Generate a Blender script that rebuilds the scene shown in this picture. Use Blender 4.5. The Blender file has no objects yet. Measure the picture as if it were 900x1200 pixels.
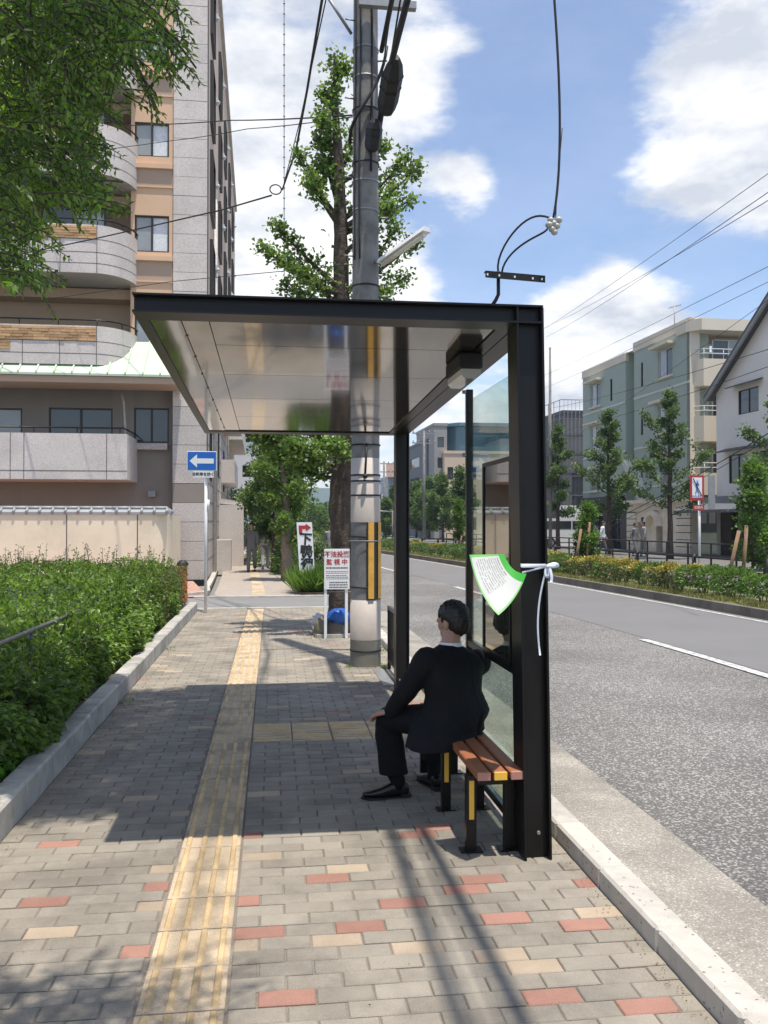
import bpy, math, random
import numpy as np
from mathutils import Vector, Matrix
S = bpy.context.scene
random.seed(7); RNG = np.random.default_rng(7)
# ------------------------------------------------------------------ camera
CAMH, FPX = 1.616, 1035.0
YAW, PIT = math.radians(-7.21), math.radians(0.72)
cam = bpy.data.objects.new('camera', bpy.data.cameras.new('camera'))
S.collection.objects.link(cam); S.camera = cam
cam.location = (0, 0, CAMH); cam.rotation_euler = (math.radians(90)+PIT, 0, YAW)
cam.data.sensor_fit = 'VERTICAL'; cam.data.sensor_height = 36; cam.data.lens = 36*FPX/1200
cam.data.clip_start = 0.05; cam.data.clip_end = 5000
S.render.resolution_x = 768; S.render.resolution_y = 1024
# ------------------------------------------------------------------ world, sun, exposure
SUN = Vector((0.08, -0.20, 1)).normalized()
W = bpy.data.worlds.new('World'); S.world = W; W.use_nodes = True
S.view_settings.view_transform = 'Standard'; S.view_settings.look = 'None'
S.view_settings.exposure = 0.70; S.view_settings.gamma = 1
def ray(px, py):
    u = (px-450)/FPX; v = (600-py)/FPX
    c, s = math.cos(PIT), math.sin(PIT)
    X = u; Y = c-v*s; Z = s+v*c
    cy, sy = math.cos(YAW), math.sin(YAW)
    return Vector((X*cy-Y*sy, X*sy+Y*cy, Z))
def at(px, py, Y):
    d = ray(px, py); return d*(Y/d.y)+Vector((0, 0, CAMH))
def atx(px, py, X):
    d = ray(px, py); return d*(X/d.x)+Vector((0, 0, CAMH))
def gnd(px, py, z=0):
    d = ray(px, py); return d*((z-CAMH)/d.z)+Vector((0, 0, CAMH))
def sky():
    nt = W.node_tree; N = nt.nodes; L = nt.links; N.clear()
    out = N.new('ShaderNodeOutputWorld'); bg = N.new('ShaderNodeBackground'); L.new(bg.outputs[0], out.inputs[0])
    sk = N.new('ShaderNodeTexSky'); sk.sky_type = 'NISHITA'; sk.sun_disc = False
    sk.sun_elevation = math.asin(SUN.z); sk.sun_rotation = math.atan2(SUN.x, SUN.y)
    sk.air_density = 1.0; sk.dust_density = 0.6; sk.ozone_density = 1.0
    tc = N.new('ShaderNodeTexCoord')
    def vm(op, a, b=None):
        n = N.new('ShaderNodeVectorMath'); n.operation = op
        if hasattr(a, 'links') or hasattr(a, 'is_output'): L.new(a, n.inputs[0])
        else: n.inputs[0].default_value = a
        if b is not None:
            if hasattr(b, 'is_output'): L.new(b, n.inputs[1])
            else: n.inputs[1].default_value = b
        return n
    def mt(op, a, b=0.0, c=None, clamp=False):
        n = N.new('ShaderNodeMath'); n.operation = op; n.use_clamp = clamp
        for i, q in enumerate((a, b, c)):
            if q is None: continue
            if hasattr(q, 'is_output'): L.new(q, n.inputs[i])
            else: n.inputs[i].default_value = q
        return n.outputs[0]
    d = vm('NORMALIZE', tc.outputs['Generated']).outputs[0]
    sep = N.new('ShaderNodeSeparateXYZ'); L.new(d, sep.inputs[0])
    zz = mt('ADD', mt('MAXIMUM', sep.outputs[2], 0.0), 0.35)
    cmb = N.new('ShaderNodeCombineXYZ')
    L.new(mt('DIVIDE', sep.outputs[0], zz), cmb.inputs[0]); L.new(mt('DIVIDE', sep.outputs[1], zz), cmb.inputs[1]); L.new(mt('MULTIPLY', sep.outputs[2], 2.2), cmb.inputs[2])
    def noise(sc, det, ro=0.55, off=(0, 0, 0), src=None):
        n = N.new('ShaderNodeTexNoise'); n.inputs['Scale'].default_value = sc; n.inputs['Detail'].default_value = det; n.inputs['Roughness'].default_value = ro
        a = vm('ADD', src or cmb.outputs[0], off); L.new(a.outputs[0], n.inputs['Vector']); return n.outputs[0]
    n1 = noise(1.7, 9, 0.55, (3.1, 1.7, 0)); n2 = noise(6.5, 7, 0.6, (1, 5, 2))
    dens = mt('ADD', mt('MULTIPLY', n1, 0.62), mt('MULTIPLY', n2, 0.38))
    # the big clouds of the day: soft banks placed by compass direction and height
    for px, py, rad, w in [(300, 60, 150, .12), (300, 260, 140, .13), (525, 35, 55, .16), (400, 160, 120, .08), (555, 212, 38, .20), (470, 300, 70, .08), (330, 420, 120, .12), (500, 120, 40, .10),
                           (760, 60, 80, .12), (850, 200, 95, .20), (800, 305, 45, -.12), (885, 335, 60, -.10), (700, 60, 40, -.06), (880, 60, 60, .09), (735, 385, 85, .24), (690, 415, 60, .17), (790, 440, 70, .14), (655, 470, 60, .05),
                           (620, 150, 110, -.12), (600, 310, 50, -.07), (700, 230, 60, -.05), (700, 20, 60, -.04), (540, 540, 120, .04), (800, 500, 140, .05)]:
        c = ray(px, py).normalized(); dn = vm('DOT_PRODUCT', d, tuple(c))
        k = 1/(1-math.cos(rad/FPX))
        e = mt('POWER', 2.718, mt('MULTIPLY', mt('SUBTRACT', dn.outputs['Value'], 1.0), k*0.9))
        dens = mt('ADD', dens, mt('MULTIPLY', e, w))
    mr = N.new('ShaderNodeMapRange'); mr.interpolation_type = 'SMOOTHSTEP'; L.new(dens, mr.inputs[0])
    mr.inputs[1].default_value = 0.505; mr.inputs[2].default_value = 0.64
    veil = mt('ADD', mt('MULTIPLY', mr.outputs[0], 0.86), 0.11, clamp=True)
    # cloud colour: brighter where thin and billowed, grey in thick parts
    sh = noise(4.0, 6, 0.6, (3.1, 1.85, 0.07))
    cr = N.new('ShaderNodeValToRGB'); L.new(sh, cr.inputs[0])
    cr.color_ramp.elements[0].position = 0.36; cr.color_ramp.elements[0].color = (0.53, 0.565, 0.63, 1)
    cr.color_ramp.elements[1].position = 0.60; cr.color_ramp.elements[1].color = (1.0, 0.985, 0.96, 1)
    cs = vm('SCALE', cr.outputs[0]); cs.inputs['Scale'].default_value = CLOUD
    hz = mt('SUBTRACT', 1.0, mt('MULTIPLY', mt('ABSOLUTE', sep.outputs[2]), 5.0), clamp=True)
    ss = vm('MULTIPLY', sk.outputs[0], (.90*SKYB, 0.95*SKYB, 1.04*SKYB))
    m0 = N.new('ShaderNodeMix'); m0.data_type = 'RGBA'; L.new(mt('MULTIPLY', hz, 0.35), m0.inputs[0]); L.new(ss.outputs[0], m0.inputs[6]); m0.inputs[7].default_value = (3.7, 4.2, 5.0, 1)
    m = N.new('ShaderNodeMix'); m.data_type = 'RGBA'; L.new(veil, m.inputs[0]); L.new(m0.outputs[2], m.inputs[6]); L.new(cs.outputs[0], m.inputs[7])
    L.new(m.outputs[2], bg.inputs[0]); bg.inputs[1].default_value = 0.125
CLOUD, SKYB = 6.5, 0.92
sky()
ld = bpy.data.lights.new('sun', 'SUN'); ld.energy = 3.5; ld.angle = math.radians(0.55); ld.color = (1.0, 0.94, 0.855)
sun = bpy.data.objects.new('sun', ld); S.collection.objects.link(sun)
sun.rotation_euler = SUN.to_track_quat('Z', 'Y').to_euler(); sun.location = (3, -6, 30)

# ------------------------------------------------------------------ helpers
def V(*a): return Vector(a)
def link(o): S.collection.objects.link(o); return o
def wloc(o):
    v = Vector((0, 0, 0))
    while o is not None: v += o.location; o = o.parent
    return v
def tag(o, label=None, cat=None, group=None, kind=None):
    if label: o['label'] = label
    if cat: o['category'] = cat
    if group: o['group'] = group
    if kind: o['kind'] = kind
    return o
def thing(name, loc, label, cat, group=None):
    o = link(bpy.data.objects.new(name, None)); o.location = loc; o.empty_display_size = .1
    return tag(o, label, cat, group)
def mesh_obj(name, me, parent=None, loc=None):
    o = link(bpy.data.objects.new(name, me))
    if parent is not None: o.parent = parent
    if loc is not None: o.location = loc
    return o
def copy_tree(o, parent=None):
    c = o.copy(); link(c); c.parent = parent
    for ch in list(o.children): copy_tree(ch, c)
    return c
class MB:
    def __init__(s): s.v = []; s.f = []; s.m = []; s.sm = []
    def add(s, vs, fs, mi=0, smooth=False):
        b = len(s.v); s.v += [tuple(q) for q in vs]
        for f in fs: s.f.append([b+i for i in f]); s.m.append(mi); s.sm.append(smooth)
        return s
    def quad(s, a, b, c, d, mi=0): return s.add([a, b, c, d], [(0, 1, 2, 3)], mi)
    def hexa(s, p, mi=0):   # p: 4 bottom, 4 top
        return s.add(p, [(3, 2, 1, 0), (4, 5, 6, 7), (0, 1, 5, 4), (1, 2, 6, 5), (2, 3, 7, 6), (3, 0, 4, 7)], mi)
    def box(s, x0, x1, y0, y1, z0, z1, mi=0, M=None):
        p = [Vector(q) for q in ((x0, y0, z0), (x1, y0, z0), (x1, y1, z0), (x0, y1, z0), (x0, y0, z1), (x1, y0, z1), (x1, y1, z1), (x0, y1, z1))]
        if M is not None: p = [M @ q for q in p]
        return s.hexa(p, mi)
    def cbox(s, x0, x1, y0, y1, z0, z1, b=.004, mi=0, M=None):   # box with chamfered edges all round
        vs = []; idx = {}
        X = (x0, x1); Y = (y0, y1); Z = (z0, z1)
        for i in (0, 1):
            for j in (0, 1):
                for k in (0, 1):
                    sx = b if i == 0 else -b; sy = b if j == 0 else -b; sz = b if k == 0 else -b
                    idx[i, j, k] = len(vs)
                    vs += [(X[i], Y[j]+sy, Z[k]+sz), (X[i]+sx, Y[j], Z[k]+sz), (X[i]+sx, Y[j]+sy, Z[k])]
        if M is not None: vs = [M @ Vector(q) for q in vs]
        g = lambda i, j, k, a: idx[i, j, k]+a
        F = [(g(0,0,0,0), g(0,0,1,0), g(0,1,1,0), g(0,1,0,0)), (g(1,0,0,0), g(1,1,0,0), g(1,1,1,0), g(1,0,1,0)),
             (g(0,0,0,1), g(1,0,0,1), g(1,0,1,1), g(0,0,1,1)), (g(0,1,0,1), g(0,1,1,1), g(1,1,1,1), g(1,1,0,1)),
             (g(0,0,0,2), g(0,1,0,2), g(1,1,0,2), g(1,0,0,2)), (g(0,0,1,2), g(1,0,1,2), g(1,1,1,2), g(0,1,1,2))]
        for k in (0, 1):
            for j in (0, 1): F.append((g(0,j,k,1), g(1,j,k,1), g(1,j,k,2), g(0,j,k,2)))
            for i in (0, 1): F.append((g(i,0,k,0), g(i,1,k,0), g(i,1,k,2), g(i,0,k,2)))
        for i in (0, 1):
            for j in (0, 1): F.append((g(i,j,0,0), g(i,j,1,0), g(i,j,1,1), g(i,j,0,1)))
        for i in (0, 1):
            for j in (0, 1):
                for k in (0, 1): F.append((g(i,j,k,0), g(i,j,k,1), g(i,j,k,2)))
        return s.add(vs, F, mi)
    def tube(s, pts, r, n=8, mi=0, caps=True, squash=None, smooth=True):
        pts = [Vector(p) for p in pts]; rs = r if isinstance(r, (list, tuple)) else [r]*len(pts)
        vs = []; up = None
        for i, p in enumerate(pts):
            t = (pts[min(i+1, len(pts)-1)]-pts[max(i-1, 0)]).normalized()
            if up is None:
                up = Vector((0, 0, 1)) if abs(t.z) < .9 else Vector((1, 0, 0))
            a = t.cross(up)
            if a.length < 1e-4: a = t.cross(Vector((0, 1, 0)))
            a.normalize(); b = a.cross(t).normalized(); up = b
            for k in range(n):
                an = 2*math.pi*k/n; vs.append(p+(a*math.cos(an)+b*math.sin(an))*rs[i])
        fs = []
        for i in range(len(pts)-1):
            for k in range(n):
                k2 = (k+1) % n; fs.append((i*n+k, i*n+k2, (i+1)*n+k2, (i+1)*n+k))
        s.add(vs, fs, mi, smooth)
        if caps:
            b = len(s.v)-len(vs); m = len(pts)-1
            s.f.append([b+k for k in range(n)][::-1]); s.m.append(mi); s.sm.append(False)
            s.f.append([b+m*n+k for k in range(n)]); s.m.append(mi); s.sm.append(False)
        return s
    def lathe(s, c, prof, n=24, mi=0, smooth=True):
        vs = []; c = Vector(c)
        for (r, z) in prof:
            for k in range(n): a = 2*math.pi*k/n; vs.append(c+Vector((r*math.cos(a), r*math.sin(a), z)))
        fs = [(i*n+k, i*n+(k+1) % n, (i+1)*n+(k+1) % n, (i+1)*n+k) for i in range(len(prof)-1) for k in range(n)]
        s.add(vs, fs, mi, smooth)
        return s
    def ball(s, c, r, n=10, mi=0, ax=(1, 1, 1)):
        c = Vector(c); prof = [(max(1e-4, math.sin(math.pi*i/n)), -math.cos(math.pi*i/n)) for i in range(n+1)]
        vs = []
        for (q, z) in prof:
            for k in range(n*2): a = math.pi*k/n; vs.append(c+Vector((r*ax[0]*q*math.cos(a), r*ax[1]*q*math.sin(a), r*ax[2]*z)))
        m = n*2
        s.add(vs, [(i*m+k, i*m+(k+1) % m, (i+1)*m+(k+1) % m, (i+1)*m+k) for i in range(n) for k in range(m)], mi, True)
        return s
    def prism(s, poly, d, mi=0):      # planar polygon (3D points) extruded by vector d
        poly = [Vector(p) for p in poly]; n = len(poly); d = Vector(d)
        vs = poly+[p+d for p in poly]
        s.add(vs, [tuple(range(n))[::-1], tuple(range(n, 2*n))]+[(i, (i+1) % n, n+(i+1) % n, n+i) for i in range(n)], mi)
        return s
    def mesh(s, name, mats, off=Vector((0, 0, 0))):
        me = bpy.data.meshes.new(name)
        me.from_pydata([(q[0]-off[0], q[1]-off[1], q[2]-off[2]) for q in s.v], [], s.f)
        for m in (mats if isinstance(mats, (list, tuple)) else [mats]): me.materials.append(m)
        me.polygons.foreach_set('material_index', s.m); me.polygons.foreach_set('use_smooth', s.sm); me.update()
        return me
    def build(s, name, mats, parent=None, kind=None):
        if not s.v: return None
        off = wloc(parent) if parent is not None else Vector((0, 0, 0))
        o = mesh_obj(name, s.mesh(name, mats, off), parent)
        if kind: o['kind'] = kind
        return o
def npmesh(name, v, quads, mat, parent=None, kind=None, tri=False):
    off = wloc(parent) if parent is not None else Vector((0, 0, 0))
    v = np.asarray(v, np.float32)-np.array(off, np.float32); k = 3 if tri else 4
    me = bpy.data.meshes.new(name); n = len(quads)
    me.vertices.add(len(v)); me.vertices.foreach_set('co', v.ravel())
    me.loops.add(n*k); me.loops.foreach_set('vertex_index', np.asarray(quads, np.int32).ravel())
    me.polygons.add(n); me.polygons.foreach_set('loop_start', np.arange(n, dtype=np.int32)*k)
    me.polygons.foreach_set('loop_total', np.full(n, k, np.int32))
    for m in (mat if isinstance(mat, (list, tuple)) else [mat]): me.materials.append(m)
    me.update(calc_edges=True); me.validate()
    o = mesh_obj(name, me, parent)
    if kind: o['kind'] = kind
    return o
# ------------------------------------------------------------------ materials
MATS = {}
def mat(name, col, rough=.8, var=.12, scale=3., bump=.0, bscale=80., metal=0., rnd=0., spec=.5, col2=None, fine=.0, fscale=150., emis=None, coat=0., stain=0., sscale=1.2, speck=None):
    if name in MATS: return MATS[name]
    m = bpy.data.materials.new(name); m.use_nodes = True; N = m.node_tree.nodes; L = m.node_tree.links
    p = N['Principled BSDF']; p.inputs['Roughness'].default_value = rough; p.inputs['Metallic'].default_value = metal
    p.inputs['Specular IOR Level'].default_value = spec; p.inputs['Coat Weight'].default_value = coat
    g = N.new('ShaderNodeNewGeometry')
    def noise(sc, det=4, ro=.6):
        n = N.new('ShaderNodeTexNoise'); n.inputs['Scale'].default_value = sc; n.inputs['Detail'].default_value = det; n.inputs['Roughness'].default_value = ro
        L.new(g.outputs['Position'], n.inputs['Vector']); return n.outputs[0]
    def mr(src, a, b, lo=.25, hi=.75):
        n = N.new('ShaderNodeMapRange'); L.new(src, n.inputs[0]); n.inputs[1].default_value = lo; n.inputs[2].default_value = hi; n.inputs[3].default_value = a; n.inputs[4].default_value = b
        return n.outputs[0]
    def mul(a, b):
        n = N.new('ShaderNodeMath'); n.operation = 'MULTIPLY'; L.new(a, n.inputs[0]); L.new(b, n.inputs[1]); return n.outputs[0]
    f = mr(noise(scale), 1-var, 1+var)
    if fine: f = mul(f, mr(noise(fscale, 2), 1-fine, 1+fine, .3, .7))
    if stain: f = mul(f, mr(noise(sscale, 6, .65), 1-stain, 1.0, .38, .55))
    if rnd:
        oi = N.new('ShaderNodeObjectInfo'); ad = N.new('ShaderNodeMath'); ad.operation = 'ADD'
        L.new(oi.outputs['Random'], ad.inputs[0]); L.new(g.outputs['Random Per Island'], ad.inputs[1])
        fr = N.new('ShaderNodeMath'); fr.operation = 'FRACT'; L.new(ad.outputs[0], fr.inputs[0])
        f = mul(f, mr(fr.outputs[0], 1-rnd, 1+rnd, 0, 1))
    vs = N.new('ShaderNodeVectorMath'); vs.operation = 'SCALE'; L.new(f, vs.inputs['Scale'])
    src = None
    if col2 is not None:
        mx = N.new('ShaderNodeMix'); mx.data_type = 'RGBA'; mx.inputs[6].default_value = (*col, 1); mx.inputs[7].default_value = (*col2, 1)
        L.new(mr(noise(scale*1.7+.3, 5), 0, 1, .42, .58), mx.inputs[0]); src = mx.outputs[2]
    if speck:
        mx = N.new('ShaderNodeMix'); mx.data_type = 'RGBA'
        if src is not None: L.new(src, mx.inputs[6])
        else: mx.inputs[6].default_value = (*col, 1)
        mx.inputs[7].default_value = (*speck[0], 1)
        vo = N.new('ShaderNodeTexVoronoi'); vo.inputs['Scale'].default_value = speck[1]; L.new(g.outputs['Position'], vo.inputs['Vector'])
        sp = N.new('ShaderNodeSeparateColor'); L.new(vo.outputs['Color'], sp.inputs[0])
        gt = N.new('ShaderNodeMath'); gt.operation = 'GREATER_THAN'; L.new(sp.outputs[0], gt.inputs[0]); gt.inputs[1].default_value = 1-speck[2]
        L.new(gt.outputs[0], mx.inputs[0]); src = mx.outputs[2]
    if src is not None: L.new(src, vs.inputs[0])
    else: vs.inputs[0].default_value = col
    L.new(vs.outputs[0], p.inputs['Base Color'])
    if bump:
        b = N.new('ShaderNodeBump'); b.inputs['Strength'].default_value = bump; b.inputs['Distance'].default_value = .004 if bscale > 20 else .03
        L.new(noise(bscale, 4), b.inputs['Height']); L.new(b.outputs[0], p.inputs['Normal'])
    if emis: p.inputs['Emission Color'].default_value = (*emis[0], 1); p.inputs['Emission Strength'].default_value = emis[1]
    MATS[name] = m; return m
def leafmat(name, c1, c2, trans=.35, rough=.45, c3=None, tcol=None):
    m = bpy.data.materials.new(name); m.use_nodes = True; N = m.node_tree.nodes; L = m.node_tree.links
    p = N['Principled BSDF']; p.inputs['Roughness'].default_value = rough; p.inputs['Specular IOR Level'].default_value = .45
    g = N.new('ShaderNodeNewGeometry'); cr = N.new('ShaderNodeValToRGB'); L.new(g.outputs['Random Per Island'], cr.inputs[0])
    cr.color_ramp.elements[0].color = (*c1, 1); cr.color_ramp.elements[1].color = (*c2, 1)
    if c3: e = cr.color_ramp.elements.new(.93); e.color = (*c2, 1); cr.color_ramp.elements[-1].color = (*c3, 1)
    n = N.new('ShaderNodeTexNoise'); n.inputs['Scale'].default_value = 1.6; L.new(g.outputs['Position'], n.inputs['Vector'])
    mr = N.new('ShaderNodeMapRange'); L.new(n.outputs[0], mr.inputs[0]); mr.inputs[1].default_value = .3; mr.inputs[2].default_value = .7; mr.inputs[3].default_value = .7; mr.inputs[4].default_value = 1.3
    vs = N.new('ShaderNodeVectorMath'); vs.operation = 'SCALE'; L.new(cr.outputs[0], vs.inputs[0]); L.new(mr.outputs[0], vs.inputs['Scale'])
    L.new(vs.outputs[0], p.inputs['Base Color'])
    t = N.new('ShaderNodeBsdfTranslucent'); v2 = N.new('ShaderNodeVectorMath'); v2.operation = 'MULTIPLY'; L.new(vs.outputs[0], v2.inputs[0]); v2.inputs[1].default_value = tcol or (1.7, 1.7, .8)
    L.new(v2.outputs[0], t.inputs[0]); mx = N.new('ShaderNodeMixShader'); mx.inputs[0].default_value = trans
    L.new(p.outputs[0], mx.inputs[1]); L.new(t.outputs[0], mx.inputs[2]); L.new(mx.outputs[0], N['Material Output'].inputs[0])
    return m
def glassmat(name, tint, rough=.02, transp=.85, refl=(1, 1, 1), ior=1.5):
    m = bpy.data.materials.new(name); m.use_nodes = True; N = m.node_tree.nodes; L = m.node_tree.links
    for n in list(N):
        if n.type == 'BSDF_PRINCIPLED': N.remove(n)
    tr = N.new('ShaderNodeBsdfTransparent'); tr.inputs[0].default_value = (*tint, 1)
    gl = N.new('ShaderNodeBsdfGlossy'); gl.inputs['Roughness'].default_value = rough; gl.inputs[0].default_value = (*refl, 1)
    fr = N.new('ShaderNodeFresnel'); fr.inputs[0].default_value = ior; ml = N.new('ShaderNodeMath'); ml.operation = 'MULTIPLY'; L.new(fr.outputs[0], ml.inputs[0]); ml.inputs[1].default_value = transp
    mx = N.new('ShaderNodeMixShader'); L.new(ml.outputs[0], mx.inputs[0]); L.new(tr.outputs[0], mx.inputs[1]); L.new(gl.outputs[0], mx.inputs[2])
    L.new(mx.outputs[0], N['Material Output'].inputs[0]); return m
m_paver = [mat('paver_grey', (.275, .243, .195), .88, .10, 6, .5, 120, rnd=.11, fine=.14, fscale=220, stain=.28, sscale=1.7),
           mat('paver_red', (.335, .175, .13), .88, .10, 6, .5, 120, rnd=.14, fine=.12, fscale=220, stain=.15),
           mat('paver_tan', (.38, .30, .215), .88, .10, 6, .5, 120, rnd=.12, fine=.12, fscale=220, stain=.15)]
m_joint = mat('paver_joint_sand', (.215, .185, .15), .95, .25, 4, .4, 200, fine=.25)
m_tact = mat('tactile_plate', (.50, .395, .27), .8, .12, 5, .4, 140, rnd=.12, fine=.15, stain=.35, sscale=3.)
m_tactb = mat('tactile_bar', (.57, .41, .22), .75, .10, 5, .3, 140, rnd=.08, fine=.12, stain=.3, sscale=4.)
m_kerb = mat('kerb_concrete', (.42, .40, .36), .9, .12, 5, .5, 90, rnd=.07, fine=.12, stain=.25, sscale=2.5)
m_kerbw = mat('kerb_pale_granite', (.50, .465, .405), .85, .10, 5, .5, 110, rnd=.05, fine=.12, fscale=300, stain=.15, sscale=2.5, speck=((.2, .18, .16), 110, .012))
m_gutter = mat('gutter_concrete', (.29, .265, .225), .92, .14, 2.0, .7, 60, fine=.22, fscale=90, stain=.25, sscale=1.5, speck=((.46, .42, .35), 140, .15))
m_asph = mat('asphalt_coarse', (.135, .127, .116), .85, .2, .35, 1.0, 55, fine=.4, fscale=70, speck=((.33, .315, .29), 80, .24), stain=.2, sscale=.45)
m_asph2 = mat('asphalt_smooth', (.165, .16, .155), .9, .08, .6, .3, 120, fine=.1, fscale=140)
m_paint = mat('road_paint', (.56, .555, .53), .75, .14, 3, .2, 100, stain=.5, sscale=11, fine=.15, fscale=60)
m_soil = mat('soil', (.10, .075, .05), .95, .3, 4, .8, 40, fine=.3)
m_ground = mat('ground_far', (.22, .21, .19), .95, .15, .1)
m_black = mat('black_steel', (.0065, .006, .006), .36, .2, 3, .05, 60, spec=.32, coat=0.)
m_blackm = mat('black_matte', (.012, .012, .013), .6, .2, 6)
m_alu = mat('aluminium_trim', (.38, .37, .35), .38, .08, 8, metal=.8)
m_trunk = mat('ginkgo_bark', (.075, .056, .042), .95, .4, 9, 1., 14, fine=.3, fscale=60)
m_bark2 = mat('smooth_bark', (.09, .075, .06), .9, .25, 9, .7, 40, fine=.2)
m_conc = mat('pole_concrete', (.23, .222, .21), .85, .14, 2.5, .4, 60, fine=.10, stain=.35, sscale=3.5)
m_wrap = mat('pole_wrap', (.50, .44, .38), .7, .06, 3, .5, 160, fine=.05, stain=.12)
m_steel = mat('galvanised_steel', (.30, .30, .30), .5, .15, 12, metal=.5)
m_white = mat('white_enamel', (.80, .80, .78), .35, .04, 6)
m_wood = mat('bench_wood', (.32, .115, .05), .5, .12, 14, .25, 60, rnd=.05)
m_woodend = mat('bench_wood_end', (.42, .20, .15), .7, .10, 20)
m_yel = mat('yellow_reflector', (.80, .46, .05), .45, .04, 10)

# ------------------------------------------------------------------ leaves
def leaf_cloud(name, P, D, size, width, mats, parent, seed=1, fold=.25, kind='stuff', jitter=.35, fan=False):
    """P: leaf base points, D: leaf directions; each leaf a folded blade of two quads/triangles."""
    r = np.random.default_rng(seed); P = np.asarray(P, float); D = np.asarray(D, float); n = len(P)
    D = D+r.normal(0, jitter, (n, 3)); D /= np.linalg.norm(D, axis=1)[:, None]+1e-9
    A = r.normal(0, 1, (n, 3))+np.array([0, 0, 1.2]); N_ = A-(A*D).sum(1)[:, None]*D; N_ /= np.linalg.norm(N_, axis=1)[:, None]+1e-9
    Sd = np.cross(D, N_); L = size*r.uniform(.7, 1.25, (n, 1)); Wd = L*width
    t = .82 if fan else .45
    v = np.stack([P, P+D*L*t+Sd*Wd*.5+N_*Wd*fold, P+D*L-N_*L*.08*(0 if fan else 1), P+D*L*t-Sd*Wd*.5+N_*Wd*fold], 1).reshape(-1, 3)
    b = np.arange(n)*4
    q = np.stack([np.stack([b, b+1, b+2], 1), np.stack([b, b+2, b+3], 1)], 1).reshape(-1, 3)
    return npmesh(name, v, q, mats, parent, kind, tri=True)
L_zel = leafmat('zelkova_leaf', (.055, .12, .026), (.21, .31, .075), .50, .42, tcol=(2.0, 2.1, .8))
L_hedge = leafmat('hedge_leaf', (.05, .11, .02), (.19, .29, .06), .34, .40, (.26, .34, .11))
L_hedge2 = leafmat('small_hedge_leaf', (.05, .085, .025), (.15, .17, .05), .25, .5, (.26, .17, .09))
L_gink = leafmat('ginkgo_leaf', (.06, .12, .03), (.17, .26, .07), .38, .5, (.21, .27, .10))
L_gink2 = leafmat('ginkgo_leaf_far', (.055, .11, .04), (.145, .22, .075), .30, .55)
L_yel = leafmat('golden_shrub_leaf', (.24, .22, .04), (.55, .42, .08), .2, .5, (.55, .28, .14))
L_mix = leafmat('shrub_leaf', (.05, .10, .02), (.14, .24, .05), .2, .5, (.30, .28, .07))
L_grass = leafmat('grass_blade', (.07, .16, .02), (.20, .32, .07), .3, .6)
L_bush = leafmat('bush_leaf', (.045, .11, .02), (.16, .26, .05), .3, .5)

def rdir(r, n): a = r.normal(0, 1, (n, 3)); return a/np.linalg.norm(a, axis=1)[:, None]
def branch_curve(p0, d0, L, up=.15, n=6, wob=.12, r=random):
    p = Vector(p0); d = Vector(d0).normalized(); pts = [p.copy()]
    for i in range(n):
        d = (d+Vector((r.uniform(-wob, wob), r.uniform(-wob, wob), up/n+r.uniform(-wob, wob)*.6))).normalized()
        p = p+d*(L/n); pts.append(p.copy())
    return pts
def ginkgo(name, base, H, rad, label, cat='tree', group=None, nb=18, per=150, leaf=.07, tr=.12, low=.22, seed=1, mats=None, spread=.16, lean=(0, 0), barkm=None, shape=None, upb=.5):
    R = random.Random(seed); r = np.random.default_rng(seed); base = Vector(base)
    root = thing(name, base, label, cat, group)
    mb = MB(); tp = []; n = 10
    for i in range(n+1):
        f = i/n; tp.append(base+Vector((lean[0]*f+R.uniform(-.03, .03)*H*.1, lean[1]*f+R.uniform(-.03, .03)*H*.1, H*.98*f)))
    mb.tube(tp, [tr*(1.25 if i == 0 else 1)*(1-.9*i/n)+.008 for i in range(n+1)], 10)
    P = []; D = []
    def cluster(pts, k, sp):
        for _ in range(k):
            i = R.randrange(len(pts)-1); q = pts[i].lerp(pts[i+1], R.random())
            o = r.normal(0, sp, 3); P.append((q.x+o[0], q.y+o[1], q.z+o[2]*.8)); D.append((o[0], o[1], o[2]+.02))
    nb = int(nb*.8)
    for b in range(nb):
        f = low+(1-low)*(b+.5)/nb; i = min(n-1, int(f*n)); q = tp[i].lerp(tp[i+1], f*n-i)
        an = b*2.399+R.uniform(-.4, .4)
        prof = shape(f) if shape else (math.sin(min(1, (1-f)/.75+.05)*math.pi/2)**.9*(.75 if f < low+.08 else 1))
        L = max(.12, rad*prof*R.uniform(.5, 1.5))
        pts = branch_curve(q, (math.cos(an), math.sin(an), R.uniform(.25, .7)), L, upb, 5, .2, R)
        mb.tube(pts, [max(.006, tr*.30*(1-j/6)*(1-f*.6)) for j in range(6)], 6)
        k = int(per*(.3+L/rad)); cluster(pts[1:], int(k*.55), spread*.42); cluster(pts[3:], int(k*.75), spread*.55)
        for t in range(3):
            j = R.randrange(1, 5); tw = branch_curve(pts[j], (R.uniform(-1, 1), R.uniform(-1, 1), R.uniform(0, .9)), L*.4, .4, 3, .2, R)
            mb.tube(tw, [.010, .008, .006, .004], 4); cluster(tw, k//4, spread*.38)
    cluster(tp[-4:], per*2, spread*.55)
    mb.build('trunk', barkm or m_trunk, root)
    leaf_cloud('crown', P, D, leaf, 1.0, mats or L_gink, root, seed, fan=True, jitter=.6)
    return root

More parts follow.
